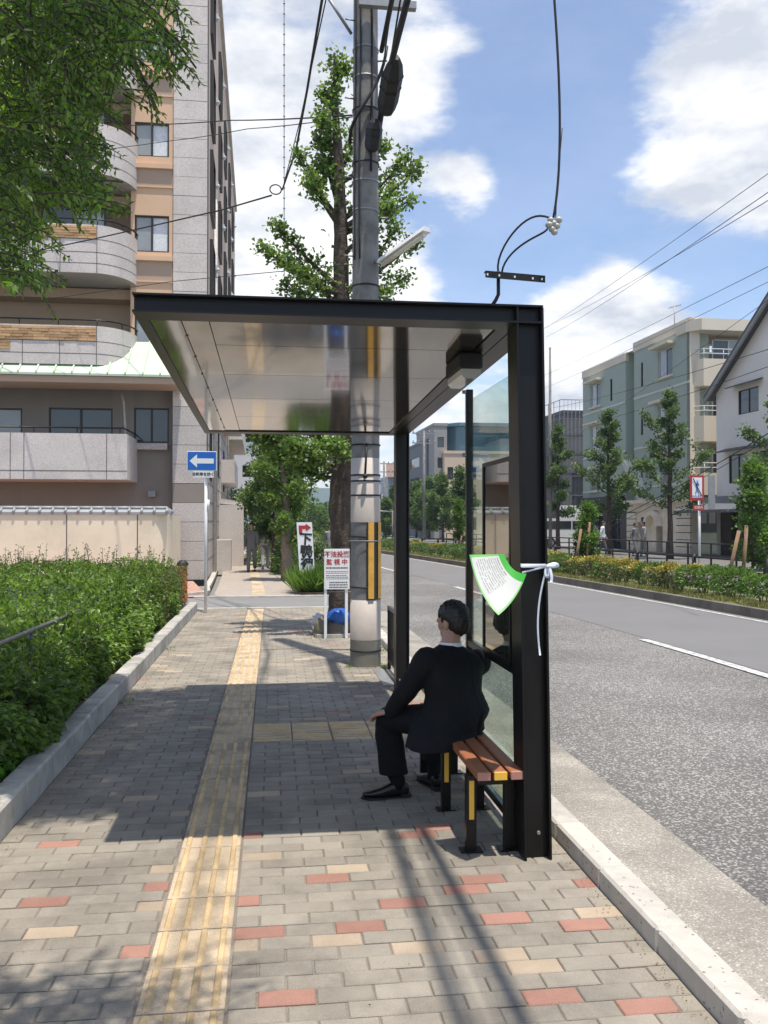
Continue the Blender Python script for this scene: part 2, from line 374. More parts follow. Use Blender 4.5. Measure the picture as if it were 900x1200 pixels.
# ================================================================== SETTING
def bend(Y):
    if Y < 10: return 0.
    t = min(Y, 70)-10; b = -(.035*t+.0009*t*t)
    if Y > 70: b += -(.035+.0018*60)*(Y-70)
    return b
def bendS(Y):
    if Y < 18: return 0.
    t = min(Y, 70)-18; b = -(.02*t+.0010*t*t)
    if Y > 70: b += -(.02+.002*52)*(Y-70)
    return b
def strip(name, x0, x1, z0, z1, ys, m, bf=bend, parent=None, kind='structure', thick=0):
    mb = MB()
    for a, b in zip(ys[:-1], ys[1:]):
        fa, fb = bf(a), bf(b)
        p = [(x0+fa, a, z0), (x1+fa, a, z1), (x1+fb, b, z1), (x0+fb, b, z0)]
        if thick: mb.hexa([(q[0], q[1], q[2]-thick) for q in p]+p)
        else: mb.quad(*p)
    return mb.build(name, m, parent, kind)
YS = [-25, -5, 5, 10, 14, 18, 22, 27, 32, 38, 44, 50, 58, 66, 75, 90, 120, 180, 300]
mb = MB(); mb.quad((-1500, -1500, -.17), (1500, -1500, -.17), (1500, 1500, -.17), (-1500, 1500, -.17)); mb.build('ground', m_ground, None, 'structure')
road = strip('road', 2.0, 8.95, -.10, -.10, YS, m_asph)
strip('road_lane_far', 5.62, 8.80, -.096, -.096, YS, m_asph2)          # newer, smoother surfacing
strip('gutter', 1.57, 2.19, -.075, -.094, [-25, -5, 5, 10, 14, 17.0], m_gutter, lambda y: 0)
strip('gutter', 1.57, 2.19, -.075, -.094, [19.8, 22, 27, 32, 38, 44, 50, 58, 66, 75, 120, 300], m_gutter, bendS)
mb = MB()
for k in range(-2, 26):                                               # dashed lane line
    a = 12.6-8.0*0+k*10.9-.2; 
    y0, y1 = a-5.0, a
    ys = np.linspace(y0, y1, 4)
    for u, w in zip(ys[:-1], ys[1:]):
        mb.quad((5.42+bend(u), u, -.088), (5.57+bend(u), u, -.088), (5.57+bend(w), w, -.088), (5.42+bend(w), w, -.088))
mb.build('lane_marking', m_paint, None, 'structure')
strip('edge_marking', 8.56, 8.66, -.089, -.089, YS, m_paint)
strip('second_carriageway', 11.3, 16.2, -.101, -.101, YS, m_asph2)
strip('far_pavement', 16.2, 24, .03, .03, YS, mat('far_paving', (.15, .145, .13), .9, .1, 2))
mb = MB()
for k in range(0, 95):                                                # median kerb, stone by stone
    a = 8+k*.9; b = a+.885
    if a > 75: break
    f, g = bend(a), bend(b)
    mb.hexa([(8.85+f, a, -.13), (9.02+f, a, -.13), (9.02+g, b, -.13), (8.85+g, b, -.13), (8.87+f, a, .07), (9.02+f, a, .07), (9.02+g, b, .07), (8.87+g, b, .07)])
mb.build('median_kerb', mat('kerb_dark', (.17, .15, .125), .95, .15, 3, .5, 60, rnd=.12, stain=.3), None, 'structure')
strip('median_kerb_far', 8.86, 9.02, .06, .06, [76, 90, 120, 180, 300], MATS['kerb_dark'], thick=.2)
strip('median_soil', 9.02, 11.3, .03, .03, YS, mat('median_earth', (.17, .15, .085), .95, .3, 2.5, .8, 30, col2=(.12, .17, .045)), thick=.15)
# --- sidewalk with its pavers
sw = MB(); sw.box(-1.365, 1.44, -8, 17.0, -.12, -.008); SIDE = sw.build('sidewalk', m_joint, None, 'structure')
def paver_mesh(w, d, mi, name):
    q = MB(); b = .004; h = .03
    x, y = w/2, d/2
    vs = [(-x, -y, -h), (x, -y, -h), (x, y, -h), (-x, y, -h), (-x, -y, -b), (x, -y, -b), (x, y, -b), (-x, y, -b), (-x+b, -y+b, 0), (x-b, -y+b, 0), (x-b, y-b, 0), (-x+b, y-b, 0)]
    q.add(vs, [(0, 1, 5, 4), (1, 2, 6, 5), (2, 3, 7, 6), (3, 0, 4, 7), (4, 5, 9, 8), (5, 6, 10, 9), (6, 7, 11, 10), (7, 4, 8, 11), (8, 9, 10, 11)])
    return q, q.mesh(name, m_paver[mi])
special = {}
reds = [(75, 987), (170, 1044), (22, 1063), (145, 1118), (307, 975), (290, 1058), (302, 1095), (382, 1032), (422, 1089), (336, 1174), (447, 1060), (500, 966), (497, 979), (585, 1026), (547, 1046), (475, 1061), (595, 1079), (690, 1087), (685, 1039), (651, 1172), (765, 1185)]
tans = [(205, 1014), (185, 1055), (310, 1006), (295, 1110), (395, 1104), (420, 1021), (430, 1013), (37, 1098), (492, 1114), (590, 1123), (630, 1137), (707, 1072), (300, 1000)]
RP, PW = .1, .2
spots = []
for c, lst in ((1, reds), (2, tans)):
    for q in lst: g = gnd(*q); spots.append((g.x, g.y, c))
cells = []
Rr = random.Random(11)
row = 0; y = 1.0
while y < 16.95:
    for (xa, xb, off) in ((-1.365, -.452, (row % 2)*.1), (-.148, 1.44, ((row+1) % 2)*.1)):
        if xa > -1 and 6.6 <= y+.05 <= 7.2: xa = 1.052
        x = xa-off if xa != 1.052 else xa
        while x < xb-.015:
            a, b = max(x, xa), min(x+PW, xb)
            if b-a > .03:
                cx, cy = (a+b)/2, y+RP/2; c = -1
                for (sx, sy, sc) in spots:
                    if a <= sx < b and y <= sy < y+RP: c = sc
                if c < 0:
                    c = 0
                    t = Rr.random()
                    if cy > 5.0 or cy < 2.5:
                        if t < .012: c = 1
                        elif t < .05: c = 2
                cells.append((cx, cy, b-a, c))
            x += PW
    row += 1; y += RP
vis = sorted([c for c in cells if c[1] > 2.72 and abs(c[0]) < .6*c[1]], key=lambda c: c[1])
near = set(c[:2] for c in vis[:300]); cache = {}; rest = MB(); Rz = random.Random(5)
for (cx, cy, w, c) in cells:
    dz = Rz.uniform(-.0035, .0015)
    if (cx, cy) in near:
        k = (round(w, 3), c)
        if k not in cache: cache[k] = paver_mesh(w-.006, RP-.006, c, 'paver')[1]
        o = mesh_obj('paver', cache[k], SIDE, (cx, cy, dz)); o.rotation_euler = (Rz.uniform(-.006, .006), Rz.uniform(-.006, .006), Rz.uniform(-.008, .008))
    else:
        q, _m = paver_mesh(w-.006, RP-.006, 0, 'tmp'); bpy.data.meshes.remove(_m)
        rest.add([(v[0]+cx, v[1]+cy, v[2]+dz) for v in q.v], [tuple(f) for f in q.f], c)
rest.build('paving', m_paver, SIDE, 'stuff')
def tactile(kind):
    q = MB(); q.cbox(-.1455, .1455, -.1455, .1455, -.03, .0005, .003, 0)
    def bar(x, y, lx, ly):
        b = .006; h = .007
        q.add([(x-lx, y-ly, 0), (x+lx, y-ly, 0), (x+lx, y+ly, 0), (x-lx, y+ly, 0), (x-lx+b, y-ly+b, h), (x+lx-b, y-ly+b, h), (x+lx-b, y+ly-b, h), (x-lx+b, y+ly-b, h)],
              [(0, 1, 5, 4), (1, 2, 6, 5), (2, 3, 7, 6), (3, 0, 4, 7), (4, 5, 6, 7)], 1)
    if kind == 'bars':
        for i in range(4): bar(-.1125+i*.075, 0, .0145, .138)
    elif kind == 'cross':
        for i in range(4): bar(0, -.1125+i*.075, .138, .0145)
    else:
        for i in range(5):
            for j in range(5):
                x, y = -.12+i*.06, -.12+j*.06; n = 8; c = [(math.cos(2*math.pi*k/n), math.sin(2*math.pi*k/n)) for k in range(n)]
                q.add([(x+a*.015, y+b*.015, 0) for a, b in c]+[(x+a*.008, y+b*.008, .0055) for a, b in c], [(k, (k+1) % n, n+(k+1) % n, n+k) for k in range(n)]+[tuple(range(n, 2*n))], 1)
    return q.mesh('tactile_block', [m_tact, m_tactb])
tb, tcx, td = tactile('bars'), tactile('cross'), tactile('dots')
y = 1.05+.0
while y < 16.9:
    k = td if 6.6 < y < 7.2 else tb
    mesh_obj('tactile_block', k, SIDE, (-.30, y, Rz.uniform(-.001, .002))).rotation_euler = (0, 0, Rz.uniform(-.006, .006))
    y += .3
for i in range(4):
    for j in range(2): mesh_obj('tactile_block', tcx, SIDE, (.003+i*.3, 6.75+j*.3, 0))
# --- side road and sidewalk beyond it
m_sroad = mat('asphalt_side', (.20, .195, .185), .9, .1, 1, .4, 90, fine=.12)
mb = MB(); mb.quad((-60, 17.0, -.03), (2.05, 17.0, -.03), (2.05, 19.8, -.03), (-60, 19.8, -.03)); mb.build('side_road', m_sroad, None, 'structure')
mb = MB(); mb.box(-1.5, 1.44, 17.0, 17.12, -.1, .004); mb.box(-1.7, 1.3, 19.72, 19.86, -.1, .006); mb.build('flush_kerb', m_kerbw, None, 'structure')
SW2 = strip('sidewalk_beyond', -1.25, 1.25, 0, 0, [19.86, 23, 27, 32, 38, 44, 50, 58, 66, 75, 120, 300], mat('far_sidewalk', (.33, .29, .25), .9, .1, 3, .3, 60, col2=(.36, .30, .25), fine=.1, fscale=20), bendS, thick=.1)
q = MB()
ys = np.arange(19.9, 60, .3)
for a in ys:
    b = a+.294; f, g = bendS(a), bendS(b); q.hexa([(-.40+f, a, 0), (-.10+f, a, 0), (-.10+g, b, 0), (-.40+g, b, 0), (-.40+f, a, .006), (-.10+f, a, .006), (-.10+g, b, .006), (-.40+g, b, .006)])
o = q.build('tactile_paving', m_tact, SW2); o['kind'] = 'stuff'
mb = MB(); mb.quad((-16, 19.86, -.012), (-1.4, 19.86, -.012), (-2.2, 25.3, -.012), (-16, 25.3, -.012)); mb.build('forecourt_paving', mat('pink_paving', (.42, .25, .19), .9, .1, 3, .2, 60, fine=.15, fscale=12), None, 'structure')
mb = MB()
prev = None
for i in range(0, 26):       # pale kerb curving from the side road along the building
    t = i/25; 
    if t < .3: a = t/.3*math.pi/2; p = (-1.95+.62*math.sin(a)-.1, 20.2+.9*(1-math.cos(a))) 
    else: yy = 21.1+(t-.3)/.7*35; p = (-1.43+bendS(yy)*1.0, yy)
    p = Vector((p[0], p[1], 0))
    if prev is not None:
        d = (p-prev).normalized(); n = Vector((-d.y, d.x, 0))*.14
        mb.hexa([prev-V(0, 0, .05), p-V(0, 0, .05), p+n-V(0, 0, .05), prev+n-V(0, 0, .05), prev+V(0, 0, .05), p+V(0, 0, .05), p+n+V(0, 0, .05), prev+n+V(0, 0, .05)])
    prev = p
mb.build('forecourt_kerb', m_kerbw, None, 'structure')
# --- kerbs near
q = MB(); q.cbox(0, .137, -.297, .297, -.13, .085, .012); me = q.mesh('kerb_stone', m_kerbw)
KR = link(bpy.data.objects.new('road_kerb', None)); KR['kind'] = 'structure'; KR.location = (1.445, 0, 0)
for i in range(32):
    y = -1.0+.3+i*.6
    if y > 17: break
    o = mesh_obj('kerb_stone', me, KR, (Rz.uniform(-.002, .002), y, Rz.uniform(-.003, .003)))
q = MB(); q.cbox(-.15, 0, -.297, .297, -.05, .165, .014); me = q.mesh('kerb_stone', m_kerb)
KL = link(bpy.data.objects.new('planter_kerb', None)); KL['kind'] = 'structure'; KL.location = (-1.367, 0, 0)
for i in range(26):
    y = 1.3+i*.6
    if y > 16.6: break
    o = mesh_obj('kerb_stone', me, KL, (Rz.uniform(-.004, .004), y, Rz.uniform(-.004, .004))); o.rotation_euler = (0, 0, Rz.uniform(-.008, .008))
mb = MB(); mb.box(-14, -1.517, 0, 16.7, -.1, .115); mb.build('planter_soil', m_soil, None, 'structure')
# rotten leaf litter along both kerbs
r = np.random.default_rng(3); n = 500
P = np.stack([1.40+r.normal(0, .018, n)-np.abs(r.normal(0, .02, n)), r.uniform(2.4, 9, n), np.full(n, .004)], 1)
P2 = np.stack([-1.33+np.abs(r.normal(0, .05, 400)), r.uniform(3, 16, 400), np.full(400, .004)], 1); P3 = np.stack([r.uniform(-1.3, 1.35, 110), r.uniform(2.6, 12, 110), np.full(110, .006)], 1)
PP = np.concatenate([P, P2, P3]); DD = r.normal(0, 1, (len(PP), 3)); DD[:, 2] = .05
leaf_cloud('leaf_litter', PP, DD, .009, .5, mat('dry_leaf', (.15, .10, .055), .9, .3, 5, rnd=.4), None, 4, jitter=.02)
# --- hills at the end of the road
mb = MB(); pts = []
R = random.Random(2)
n = 60
for i in range(n+1):
    x = -900+i*35; h = 42+16*math.sin(i*.25+1)+8*math.sin(i*.7)+R.uniform(-4, 4)
    pts.append((x, h))
for (xa, ha), (xb, hb) in zip(pts[:-1], pts[1:]):
    mb.add([(xa, 1300, -5), (xb, 1300, -5), (xb, 1500, hb), (xa, 1500, ha), (xa, 1800, -5), (xb, 1800, -5)], [(0, 1, 2, 3), (3, 2, 5, 4)], 0, True)
mb.build('hills', mat('hill_forest', (.035, .07, .045), .95, .25, .02), None, 'structure')
# ================================================================== BUILDINGS
class Face:
    """a facade plane: origin O at its foot, u along it, n outward"""
    def __init__(s, O, u, n): s.O = Vector(O); s.u = Vector(u).normalized(); s.n = Vector(n).normalized()
    def uv(s, px, py, d=0):
        r = ray(px, py); C = Vector((0, 0, CAMH)); o = s.O+s.n*d
        t = (o-C).dot(s.n)/r.dot(s.n); p = C+r*t-o; return p.dot(s.u), p.z
    def p(s, u, z, d=0): return s.O+s.u*u+s.n*d+Vector((0, 0, z))
    def box(s, mb, u0, u1, z0, z1, d0, d1, mi=0):
        q = [s.p(u0, z0, d1), s.p(u1, z0, d1), s.p(u1, z0, d0), s.p(u0, z0, d0), s.p(u0, z1, d1), s.p(u1, z1, d1), s.p(u1, z1, d0), s.p(u0, z1, d0)]
        # orientation: u x z must face n
        if s.u.cross(Vector((0, 0, 1))).dot(s.n) < 0: q = [q[i] for i in (1, 0, 3, 2, 5, 4, 7, 6)]
        return mb.hexa(q, mi)
    def rect(s, x0, y0, x1, y1, d=0):
        a = [s.uv(x, (y0+y1)/2, d)[0] for x in (x0, x1)]; xm = (x0+x1)/2; b = [s.uv(xm, y, d)[1] for y in (y0, y1)]
        return min(a), max(a), min(b), max(b)
    def wall(s, mb, u0, u1, z0, z1, holes, depth=.15, d=0, mi=0):
        us = sorted({u0, u1, *[min(max(q, u0), u1) for h in holes for q in h[:2]]}); zs = sorted({z0, z1, *[min(max(q, z0), z1) for h in holes for q in h[2:]]})
        for a, b in zip(us[:-1], us[1:]):
            for c, e in zip(zs[:-1], zs[1:]):
                um, zm = (a+b)/2, (c+e)/2
                if any(h[0] < um < h[1] and h[2] < zm < h[3] for h in holes): continue
                mb.quad(s.p(a, c, d), s.p(b, c, d), s.p(b, e, d), s.p(a, e, d), mi)
        for h in holes:
            a, b, c, e = h
            for (A, B) in (((a, c), (a, e)), ((b, c), (b, e)), ((a, c), (b, c)), ((a, e), (b, e))):
                mb.quad(s.p(*A, d), s.p(*B, d), s.p(*B, d-depth), s.p(*A, d-depth), mi)
m_glass = mat('window_glass', (.035, .04, .045), .05, .3, .8, spec=.9, bump=.02, bscale=2)
m_glassb = mat('window_glass_pale', (.30, .32, .32), .06, .2, .8, spec=.9)
m_curt = mat('curtain', (.72, .74, .75), .9, .15, 14)
m_frameb = mat('window_frame_dark', (.03, .028, .026), .45, .1)
m_framew = mat('window_frame_white', (.62, .62, .60), .45, .05)
def window(F, h, parent, depth=.12, frame=m_frameb, n=2, curtain=None, fw=.045, label=None, sill=None):
    a, b, c, e = h; mb = MB()
    F.box(mb, a, b, c, c+fw, -depth, -depth+.07); F.box(mb, a, b, e-fw, e, -depth, -depth+.07)
    F.box(mb, a, a+fw, c+fw, e-fw, -depth, -depth+.068); F.box(mb, b-fw, b, c+fw, e-fw, -depth, -depth+.068)
    for i in range(1, n): x = a+(b-a)*i/n; F.box(mb, x-fw*.6, x+fw*.6, c+fw, e-fw, -depth, -depth+.066)
    if sill: F.box(mb, a-.06, b+.06, c-.07, c, -.02, .07)
    w = mb.build('window', frame, parent)
    if label: w['label'] = label
    for i in range(n):
        x0 = a+(b-a)*i/n; x1 = a+(b-a)*(i+1)/n; q = MB(); dd = -depth+.02+.012*(i % 2)
        q.quad(F.p(x0, c, dd), F.p(x1, c, dd), F.p(x1, e, dd), F.p(x0, e, dd))
        o = q.build('pane', (m_curt if (curtain and curtain[i % len(curtain)] == 2) else m_glassb if (curtain and curtain[i % len(curtain)] == 1) else m_glass), w)
    return w
m_gran = mat('granite_tile', (.64, .58, .53), .75, .07, 1.5, .15, 60, fine=.14, fscale=28, rnd=.035, stain=.10, sscale=.8)
m_grand = mat('granite_tile_grey', (.50, .465, .435), .75, .07, 1.5, .15, 60, fine=.22, fscale=25, rnd=.05)
m_tan = mat('tan_render', (.68, .46, .30), .9, .06, .8, .2, 40)
m_brown = mat('brown_render', (.46, .34, .25), .9, .06, .8)
m_dkwall = mat('dark_wall_tile', (.25, .225, .20), .85, .08, 1, rnd=.05)
m_seam = mat('panel_joint', (.10, .09, .085), .9)
m_brick = mat('tan_brick', (.50, .31, .155), .85, .15, 5, rnd=.25)
m_greenroof = mat('green_metal_roof', (.50, .60, .46), .5, .06, 1.5, stain=.08)
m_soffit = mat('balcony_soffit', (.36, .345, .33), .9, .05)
ds = ray(304, 613); ds = Vector((ds.x, ds.y, 0)).normalized()             # direction of the street side of the block
YB = 25.5
OB = at(242, 613, YB); OB.z = 0
FB = Face(OB, (-1, 0, 0), (0, -1, 0)); FS = Face(OB, ds, (ds.y, -ds.x, 0))
AP = thing('apartment_building', OB, 'tan and granite apartment block with curved balconies beyond the cream wall', 'building')
HB = 20.3
zc = lambda py, Y=YB: CAMH+(613-py)/FPX*Y*.992
uc = FB.rect(203, 300, 241.5, 301)
# core volume (sides, back, roof)
mb = MB(); 
LS = 28.0
A_, B_ = OB, OB+ds*LS; back = V(-30, 0, 0)
for (p, q) in ((A_+back, A_),):
    pass
side = MB()
wins = []
for f in range(7):
    z0 = 2.7*f+3.3-.4
    for k, (s0, s1) in enumerate(((1.35, 2.75), (6.6, 7.9), (11.4, 12.7), (16.5, 17.8), (21.5, 22.8))):
        wins.append((s0, s1, z0+(.35 if k % 2 else 0), z0+1.75+(.35 if k % 2 else 0)))
FS.wall(side, 0, LS, 5.3, HB, [w for w in wins if w[2] > 5.4 and w[3] < HB-.5], .1, 0, 0)
FS.wall(side, 0, LS, 0, 5.3, [w for w in wins if w[3] < 5.2], .1, -.001, 1)
side.build('wall', [mat('side_tile_brown', (.62, .47, .37), .85, .06, 1.2, .1, 40, fine=.06, fscale=10), m_gran], AP, None)
for w in wins:
    if w[3] > HB-.5 or w[2] < 5.4 < w[3]+.2: continue
    if w[2] > 5.4:
        window(FS, w, AP, .06, curtain=(0, 0))
        q = MB(); fr = .05
        for (a, b, c, e) in ((w[0]-.07, w[0], w[2]-.07, w[3]+.07), (w[1], w[1]+.07, w[2]-.07, w[3]+.07), (w[0], w[1], w[3], w[3]+.07), (w[0], w[1], w[2]-.07, w[2])): FS.box(q, a, b, c, e, 0, .10)
        q.build('window_surround', m_frameb, AP)
        q = MB(); c = FS.p(w[1]+.45, w[3]-.25, .08); q.box(c.x-.09, c.x+.07, c.y-.09, c.y+.09, c.z-.08, c.z+.08); q.tube([c-V(.0, 0, .02), c+V(.09, 0, -.10)], [.08, .09], 8); q.build('vent_hood', m_framew, AP)
    else: window(FS, w, AP, .06)
# stepped roof edge and parapet
q = MB(); FS.box(q, -.05, LS, HB, HB+.25, -.4, .12); FB.box(q, -.1, 26, HB, HB+.25, -.4, .1); q.build('parapet', m_grand, AP)
q = MB(); q.add([OB+V(0, 0, HB), OB+ds*LS+V(0, 0, HB), OB+ds*LS+V(-26, 0, HB), OB+V(-26, 0, HB)], [(0, 1, 2, 3)]); q.quad(OB+ds*LS, OB+ds*LS+V(-26, 0, 0), OB+ds*LS+V(-26, 0, HB), OB+ds*LS+V(0, 0, HB)); q.build('roof', m_grand, AP)
# joints in granite on the low street side
q = MB()
for i in range(1, 10): FS.box(q, 0, LS, i*.56-.008, i*.56+.008, 0, .004)
for i in range(1, 30): FS.box(q, i*.95-.008, i*.95+.008, 0, 5.2, 0, .003)
q.build('tile_joints', m_seam, AP)
# projecting slabs / balconies low on the street side
for (s0, s1, z, hgt, dd) in ((9.5, 14.5, 5.5, .95, 1.0), (9.5, 14.5, 3.2, .9, .75), (16, 25.5, 5.5, .95, 1.0), (16, 25.5, 8.2, .95, 1.0), (16, 25.5, 10.9, .95, 1.0)):
    q = MB(); FS.box(q, s0, s1, z, z+hgt, 0, dd*.7); q.build('side_balcony', m_gran, AP)
q = MB(); q.prism([FS.p(8.2, 2.55, 0), FS.p(8.2, 2.35, 1.25), FS.p(8.2, 2.25, 1.25), FS.p(8.2, 2.35, 0)], ds*7); q.build('canopy', m_grand, AP)
q = MB(); FS.box(q, 8.0, 8.5, 0, 2.3, .0, .9); q.build('porch_wall', m_gran, AP); q = MB(); FS.box(q, 4.5, 5.3, 0, 1.05, .0, .55); q.build('gate_pillar', m_gran, AP)
for u in (3.2, 3.6, 15.2): q = MB(); q.tube([FS.p(u, 0, .07), FS.p(u, 12, .07)], .05, 8); q.build('downpipe', m_grand, AP)
# granite corner column, stone by stone
q = MB(); FB.box(q, 0, uc[1]+.02, 0, HB, -.5, -.012); q.build('column_core', m_seam, AP)
ph = .545; z = .02; i = 0
while z < HB-.1:
    z1 = min(z+ph-.012, HB-.02)
    q = MB(); FB.box(q, 0.003, uc[1], z, z1, -.02, .02 if i % 5 else .024)
    if 2.42 < (z+z1)/2 < 2.6 or .9 < (z+z1)/2 < 1.1: q.build('stone_panel', m_dkwall, AP)
    else: q.build('stone_panel', m_gran if z > 4.6 else m_grand, AP)
    z += ph; i += 1
# window bay
ub0, ub1 = uc[1], FB.rect(153, 300, 203, 301)[1]
wh = []
for py0, py1 in ((-75, -35), (34, 73), (143, 183), (252, 295), (361, 404)): wh.append(FB.rect(157.5, py0, 198, py1))
zroof = zc(404)
bay = MB()
FB.wall(bay, ub0, ub1, zroof, HB, wh, .12, -.02)
bay.build('wall', m_tan, AP)
for h in wh: window(FB, h, AP, .14, curtain=(2, 1), n=2)
for (yt, yb) in ((90, 111), (198, 218), (306, 329), (-20, 1)):
    a, b, c, e = FB.rect(154, yt, 202.5, yb); q = MB(); FB.box(q, a+.02, b-.02, c, e, -.02, .004); q.build('spandrel', m_brown, AP)
    q = MB(); FB.box(q, a, b, e, e+.13, -.02, .09); FB.box(q, a, b, c-.04, c, -.02, .02); q.build('ledge', m_tan, AP)
# balcony bay wall
bb = MB(); u1, u2 = ub1, ub1+13
wd = []
for k in range(-2, 4):
    yt = 256+k*109-2; rec = 1.0
    for (xa, xb) in ((58, 131), (-30, 26), (-160, -70)):
        h = FB.rect(xa, yt, xb, yt+45, -1.0); wd.append((h[0], h[1], h[3]-2.0, h[3]))
top = [h for h in wd if h[2] > zroof+.1 and h[3] < HB]
FB.wall(bb, u1, u2, zroof-.8, HB, top, .1, -1.0)
bb.quad(FB.p(u1, zroof-1, -1.0), FB.p(u1, zroof-1, -.02), FB.p(u1, HB, -.02), FB.p(u1, HB, -1.0))
bb.build('wall', m_brown, AP)
for i, h in enumerate(top): window(FB, h, AP, .1, curtain=((1, 0), (0, 0), (0, 1))[i % 3])
q = MB()
for k in range(-3, 2):
    zz = zc(245+k*109-2, YB); FB.box(q, u1, u2, zz, zz+.28, -1.0, -.35)
q.build('beam', m_brown, AP)
# curved balconies
YF = 24.35
def balcony(ytop, ybot, low, brick_left=None):
    zt, zb = zc(ytop, YF), zc(ybot, YF); xr = at(153, 300, YF).x; R_ = 1.0; xl = -14
    out = []
    for i in range(13): a = math.pi/2*i/12; out.append((xr-R_+R_*math.sin(a), YF+R_*1.35*(1-math.cos(a))))
    bx = at(113.5, 300, YF).x
    bd = MB()
    path = [(xl, YF)]+out+[(xr, YB+.9)]
    inn = [(xl, YF+.14)]+[(x-.14*math.sin(math.pi/2*i/12), y+.14*math.cos(math.pi/2*i/12)) for i, (x, y) in enumerate(out)]+[(xr-.14, YB+.9)]
    n = len(path)
    vs = [(x, y, zb) for x, y in path]+[(x, y, zt) for x, y in path]+[(x, y, zt) for x, y in inn]+[(x, y, zb+.2) for x, y in inn]
    fs = []
    for i in range(n-1):
        for a in range(3): fs.append((a*n+i, a*n+i+1, (a+1)*n+i+1, (a+1)*n+i))
    bd.add(vs, fs, 0)
    bd.f.append([len(bd.v)-4*n+i for i in range(n)]+[]); bd.f.pop()
    b_ = bd.build('balcony', m_gran, AP)
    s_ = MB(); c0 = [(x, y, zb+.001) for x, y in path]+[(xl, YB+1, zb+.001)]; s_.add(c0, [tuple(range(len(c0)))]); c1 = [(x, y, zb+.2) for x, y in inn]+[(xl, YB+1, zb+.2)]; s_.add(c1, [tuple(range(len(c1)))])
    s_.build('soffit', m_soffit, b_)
    # joints on the face
    j = MB(); H_ = zt-zb
    for f in low:
        z = zt-H_*f
        vs = []; 
        for (x, y) in path[:-1]: vs.append((x, y))
        for (p, r2) in zip(vs[:-1], vs[1:]):
            d = Vector((r2[0]-p[0], r2[1]-p[1], 0)).normalized(); nn = Vector((d.y, -d.x, 0))*.003
            j.quad(V(p[0], p[1], z-.008)+nn, V(r2[0], r2[1], z-.008)+nn, V(r2[0], r2[1], z+.008)+nn, V(p[0], p[1], z+.008)+nn)
    for i in range(0, 14):
        x = bx-i*.95; 
        if x > xl: j.box(x-.008, x+.008, YF-.004, YF, zb, zt-(H_*low[0] if i else 0))
    j.build('joints', m_seam, b_)
    # brick panel along the top, laid brick by brick
    bk = MB(); Rb = random.Random(3); zb2 = zt-H_*low[0]; rows = 5; rh = (zt-.03-zb2-.01)/rows
    for r0 in range(rows):
        x = bx-.02
        while x > -10:
            w = Rb.uniform(.16, .42); 
            bk.box(max(x-w+.008, -10.2), x, YF-.012-Rb.uniform(.004, .02), YF, zb2+.012+r0*rh, zb2+.012+r0*rh+rh-.012); x -= w
    if brick_left is not None:
        xx = at(brick_left, 400, YF).x
        for r0 in range(3):
            x = xx
            while x > -10:
                w = Rb.uniform(.16, .42); bk.box(x-w+.008, x, YF-.02, YF, zb2-.25+r0*.08, zb2-.25+r0*.08+.068); x -= w
    o = bk.build('brickwork', m_brick, b_); o['kind'] = 'stuff'
    # black rail
    rl = MB(); zr = zt+.17
    pr = [(x, y+.07, zr) for x, y in path]; rl.tube(pr, .022, 8)
    for x in [bx-1.0*k for k in range(0, 7)]: rl.tube([(x, YF+.07, zt), (x, YF+.07, zr)], .013, 6)
    rl.tube([(out[6][0], out[6][1]+.07, zt), (out[6][0], out[6][1]+.07, zr)], .013, 6)
    rl.build('railing', m_black, b_)
balcony(387, 431.5, (.40, .72), 12)
balcony(270.5, 326, (.30, .57, .80))
balcony(153, 211, (.30, .57, .80))
balcony(37, 97, (.30, .57, .80))
balcony(-80, -20, (.30, .57, .80))
# green roof band below the third storey, then the dark storey and its straight balcony
zr0, zr1 = zc(404), zc(440, 23.9)
xr = at(208, 440, 23.9).x; q = MB()
q.hexa([(xr, 24.1, zr1-.06), (xr, YB, zr0-.06), (-14, YB, zr0-.06), (-14, 24.1, zr1-.06), (xr, 24.1, zr1), (xr, YB, zr0), (-14, YB, zr0), (-14, 24.1, zr1)])
rf = q.build('green_roof', m_greenroof, AP)
x = xr-.02; 
while x > -13.5:
    q = MB(); q.hexa([(x-.02, 24.09, zr1), (x+.02, 24.09, zr1), (x+.02, YB, zr0), (x-.02, YB, zr0), (x-.02, 24.09, zr1+.05), (x+.02, 24.09, zr1+.05), (x+.02, YB, zr0+.05), (x-.02, YB, zr0+.05)])
    q.build('roof_seam', m_greenroof, rf); x -= .455
q = MB(); q.box(-14, xr-.03, 24.16, 25.4, zr1-.24, zr1-.062); q.build('fascia', m_brown, AP)
lw = MB(); YL = 25.9; FL = Face((OB.x, YL, 0), (-1, 0, 0), (0, -1, 0))
h1 = FL.rect(157, 478, 198, 519); h2 = FL.rect(57, 478, 132, 530); h3 = FL.rect(-40, 478, 26, 530)
FL.wall(lw, uc[1], 14, 0, zr1-.1, [h1, h2, h3], .1); lw.build('wall', m_dkwall, AP)
for h in (h1, h2, h3): window(FL, h, AP, .08, curtain=(0, 0) if h is not h3 else (1, 1))
a, b, c, e = FL.rect(154, 521, 197, 526); q = MB(); FL.box(q, a, b, c-.03, e+.02, 0, .2); q.build('ledge', m_grand, AP)
q = MB(); FL.box(q, h1[0]+.35, h1[0]+.55, h1[2]-1.55, h1[2]-1.38, 0, .2); q.build('wall_lamp', m_steel, AP)
zt, zb = zc(510.5, 24.1), zc(563, 24.1); x1 = at(149, 530, 24.1).x
q = MB(); q.box(-14, x1, 24.1, 24.22, zb, zt); q.box(x1-.12, x1, 24.223, YL, zb, zt); q.box(-14, x1-.1, 24.23, YL, zb+.002, zb+.15); bq = q.build('balcony', m_gran, AP)
q = MB()
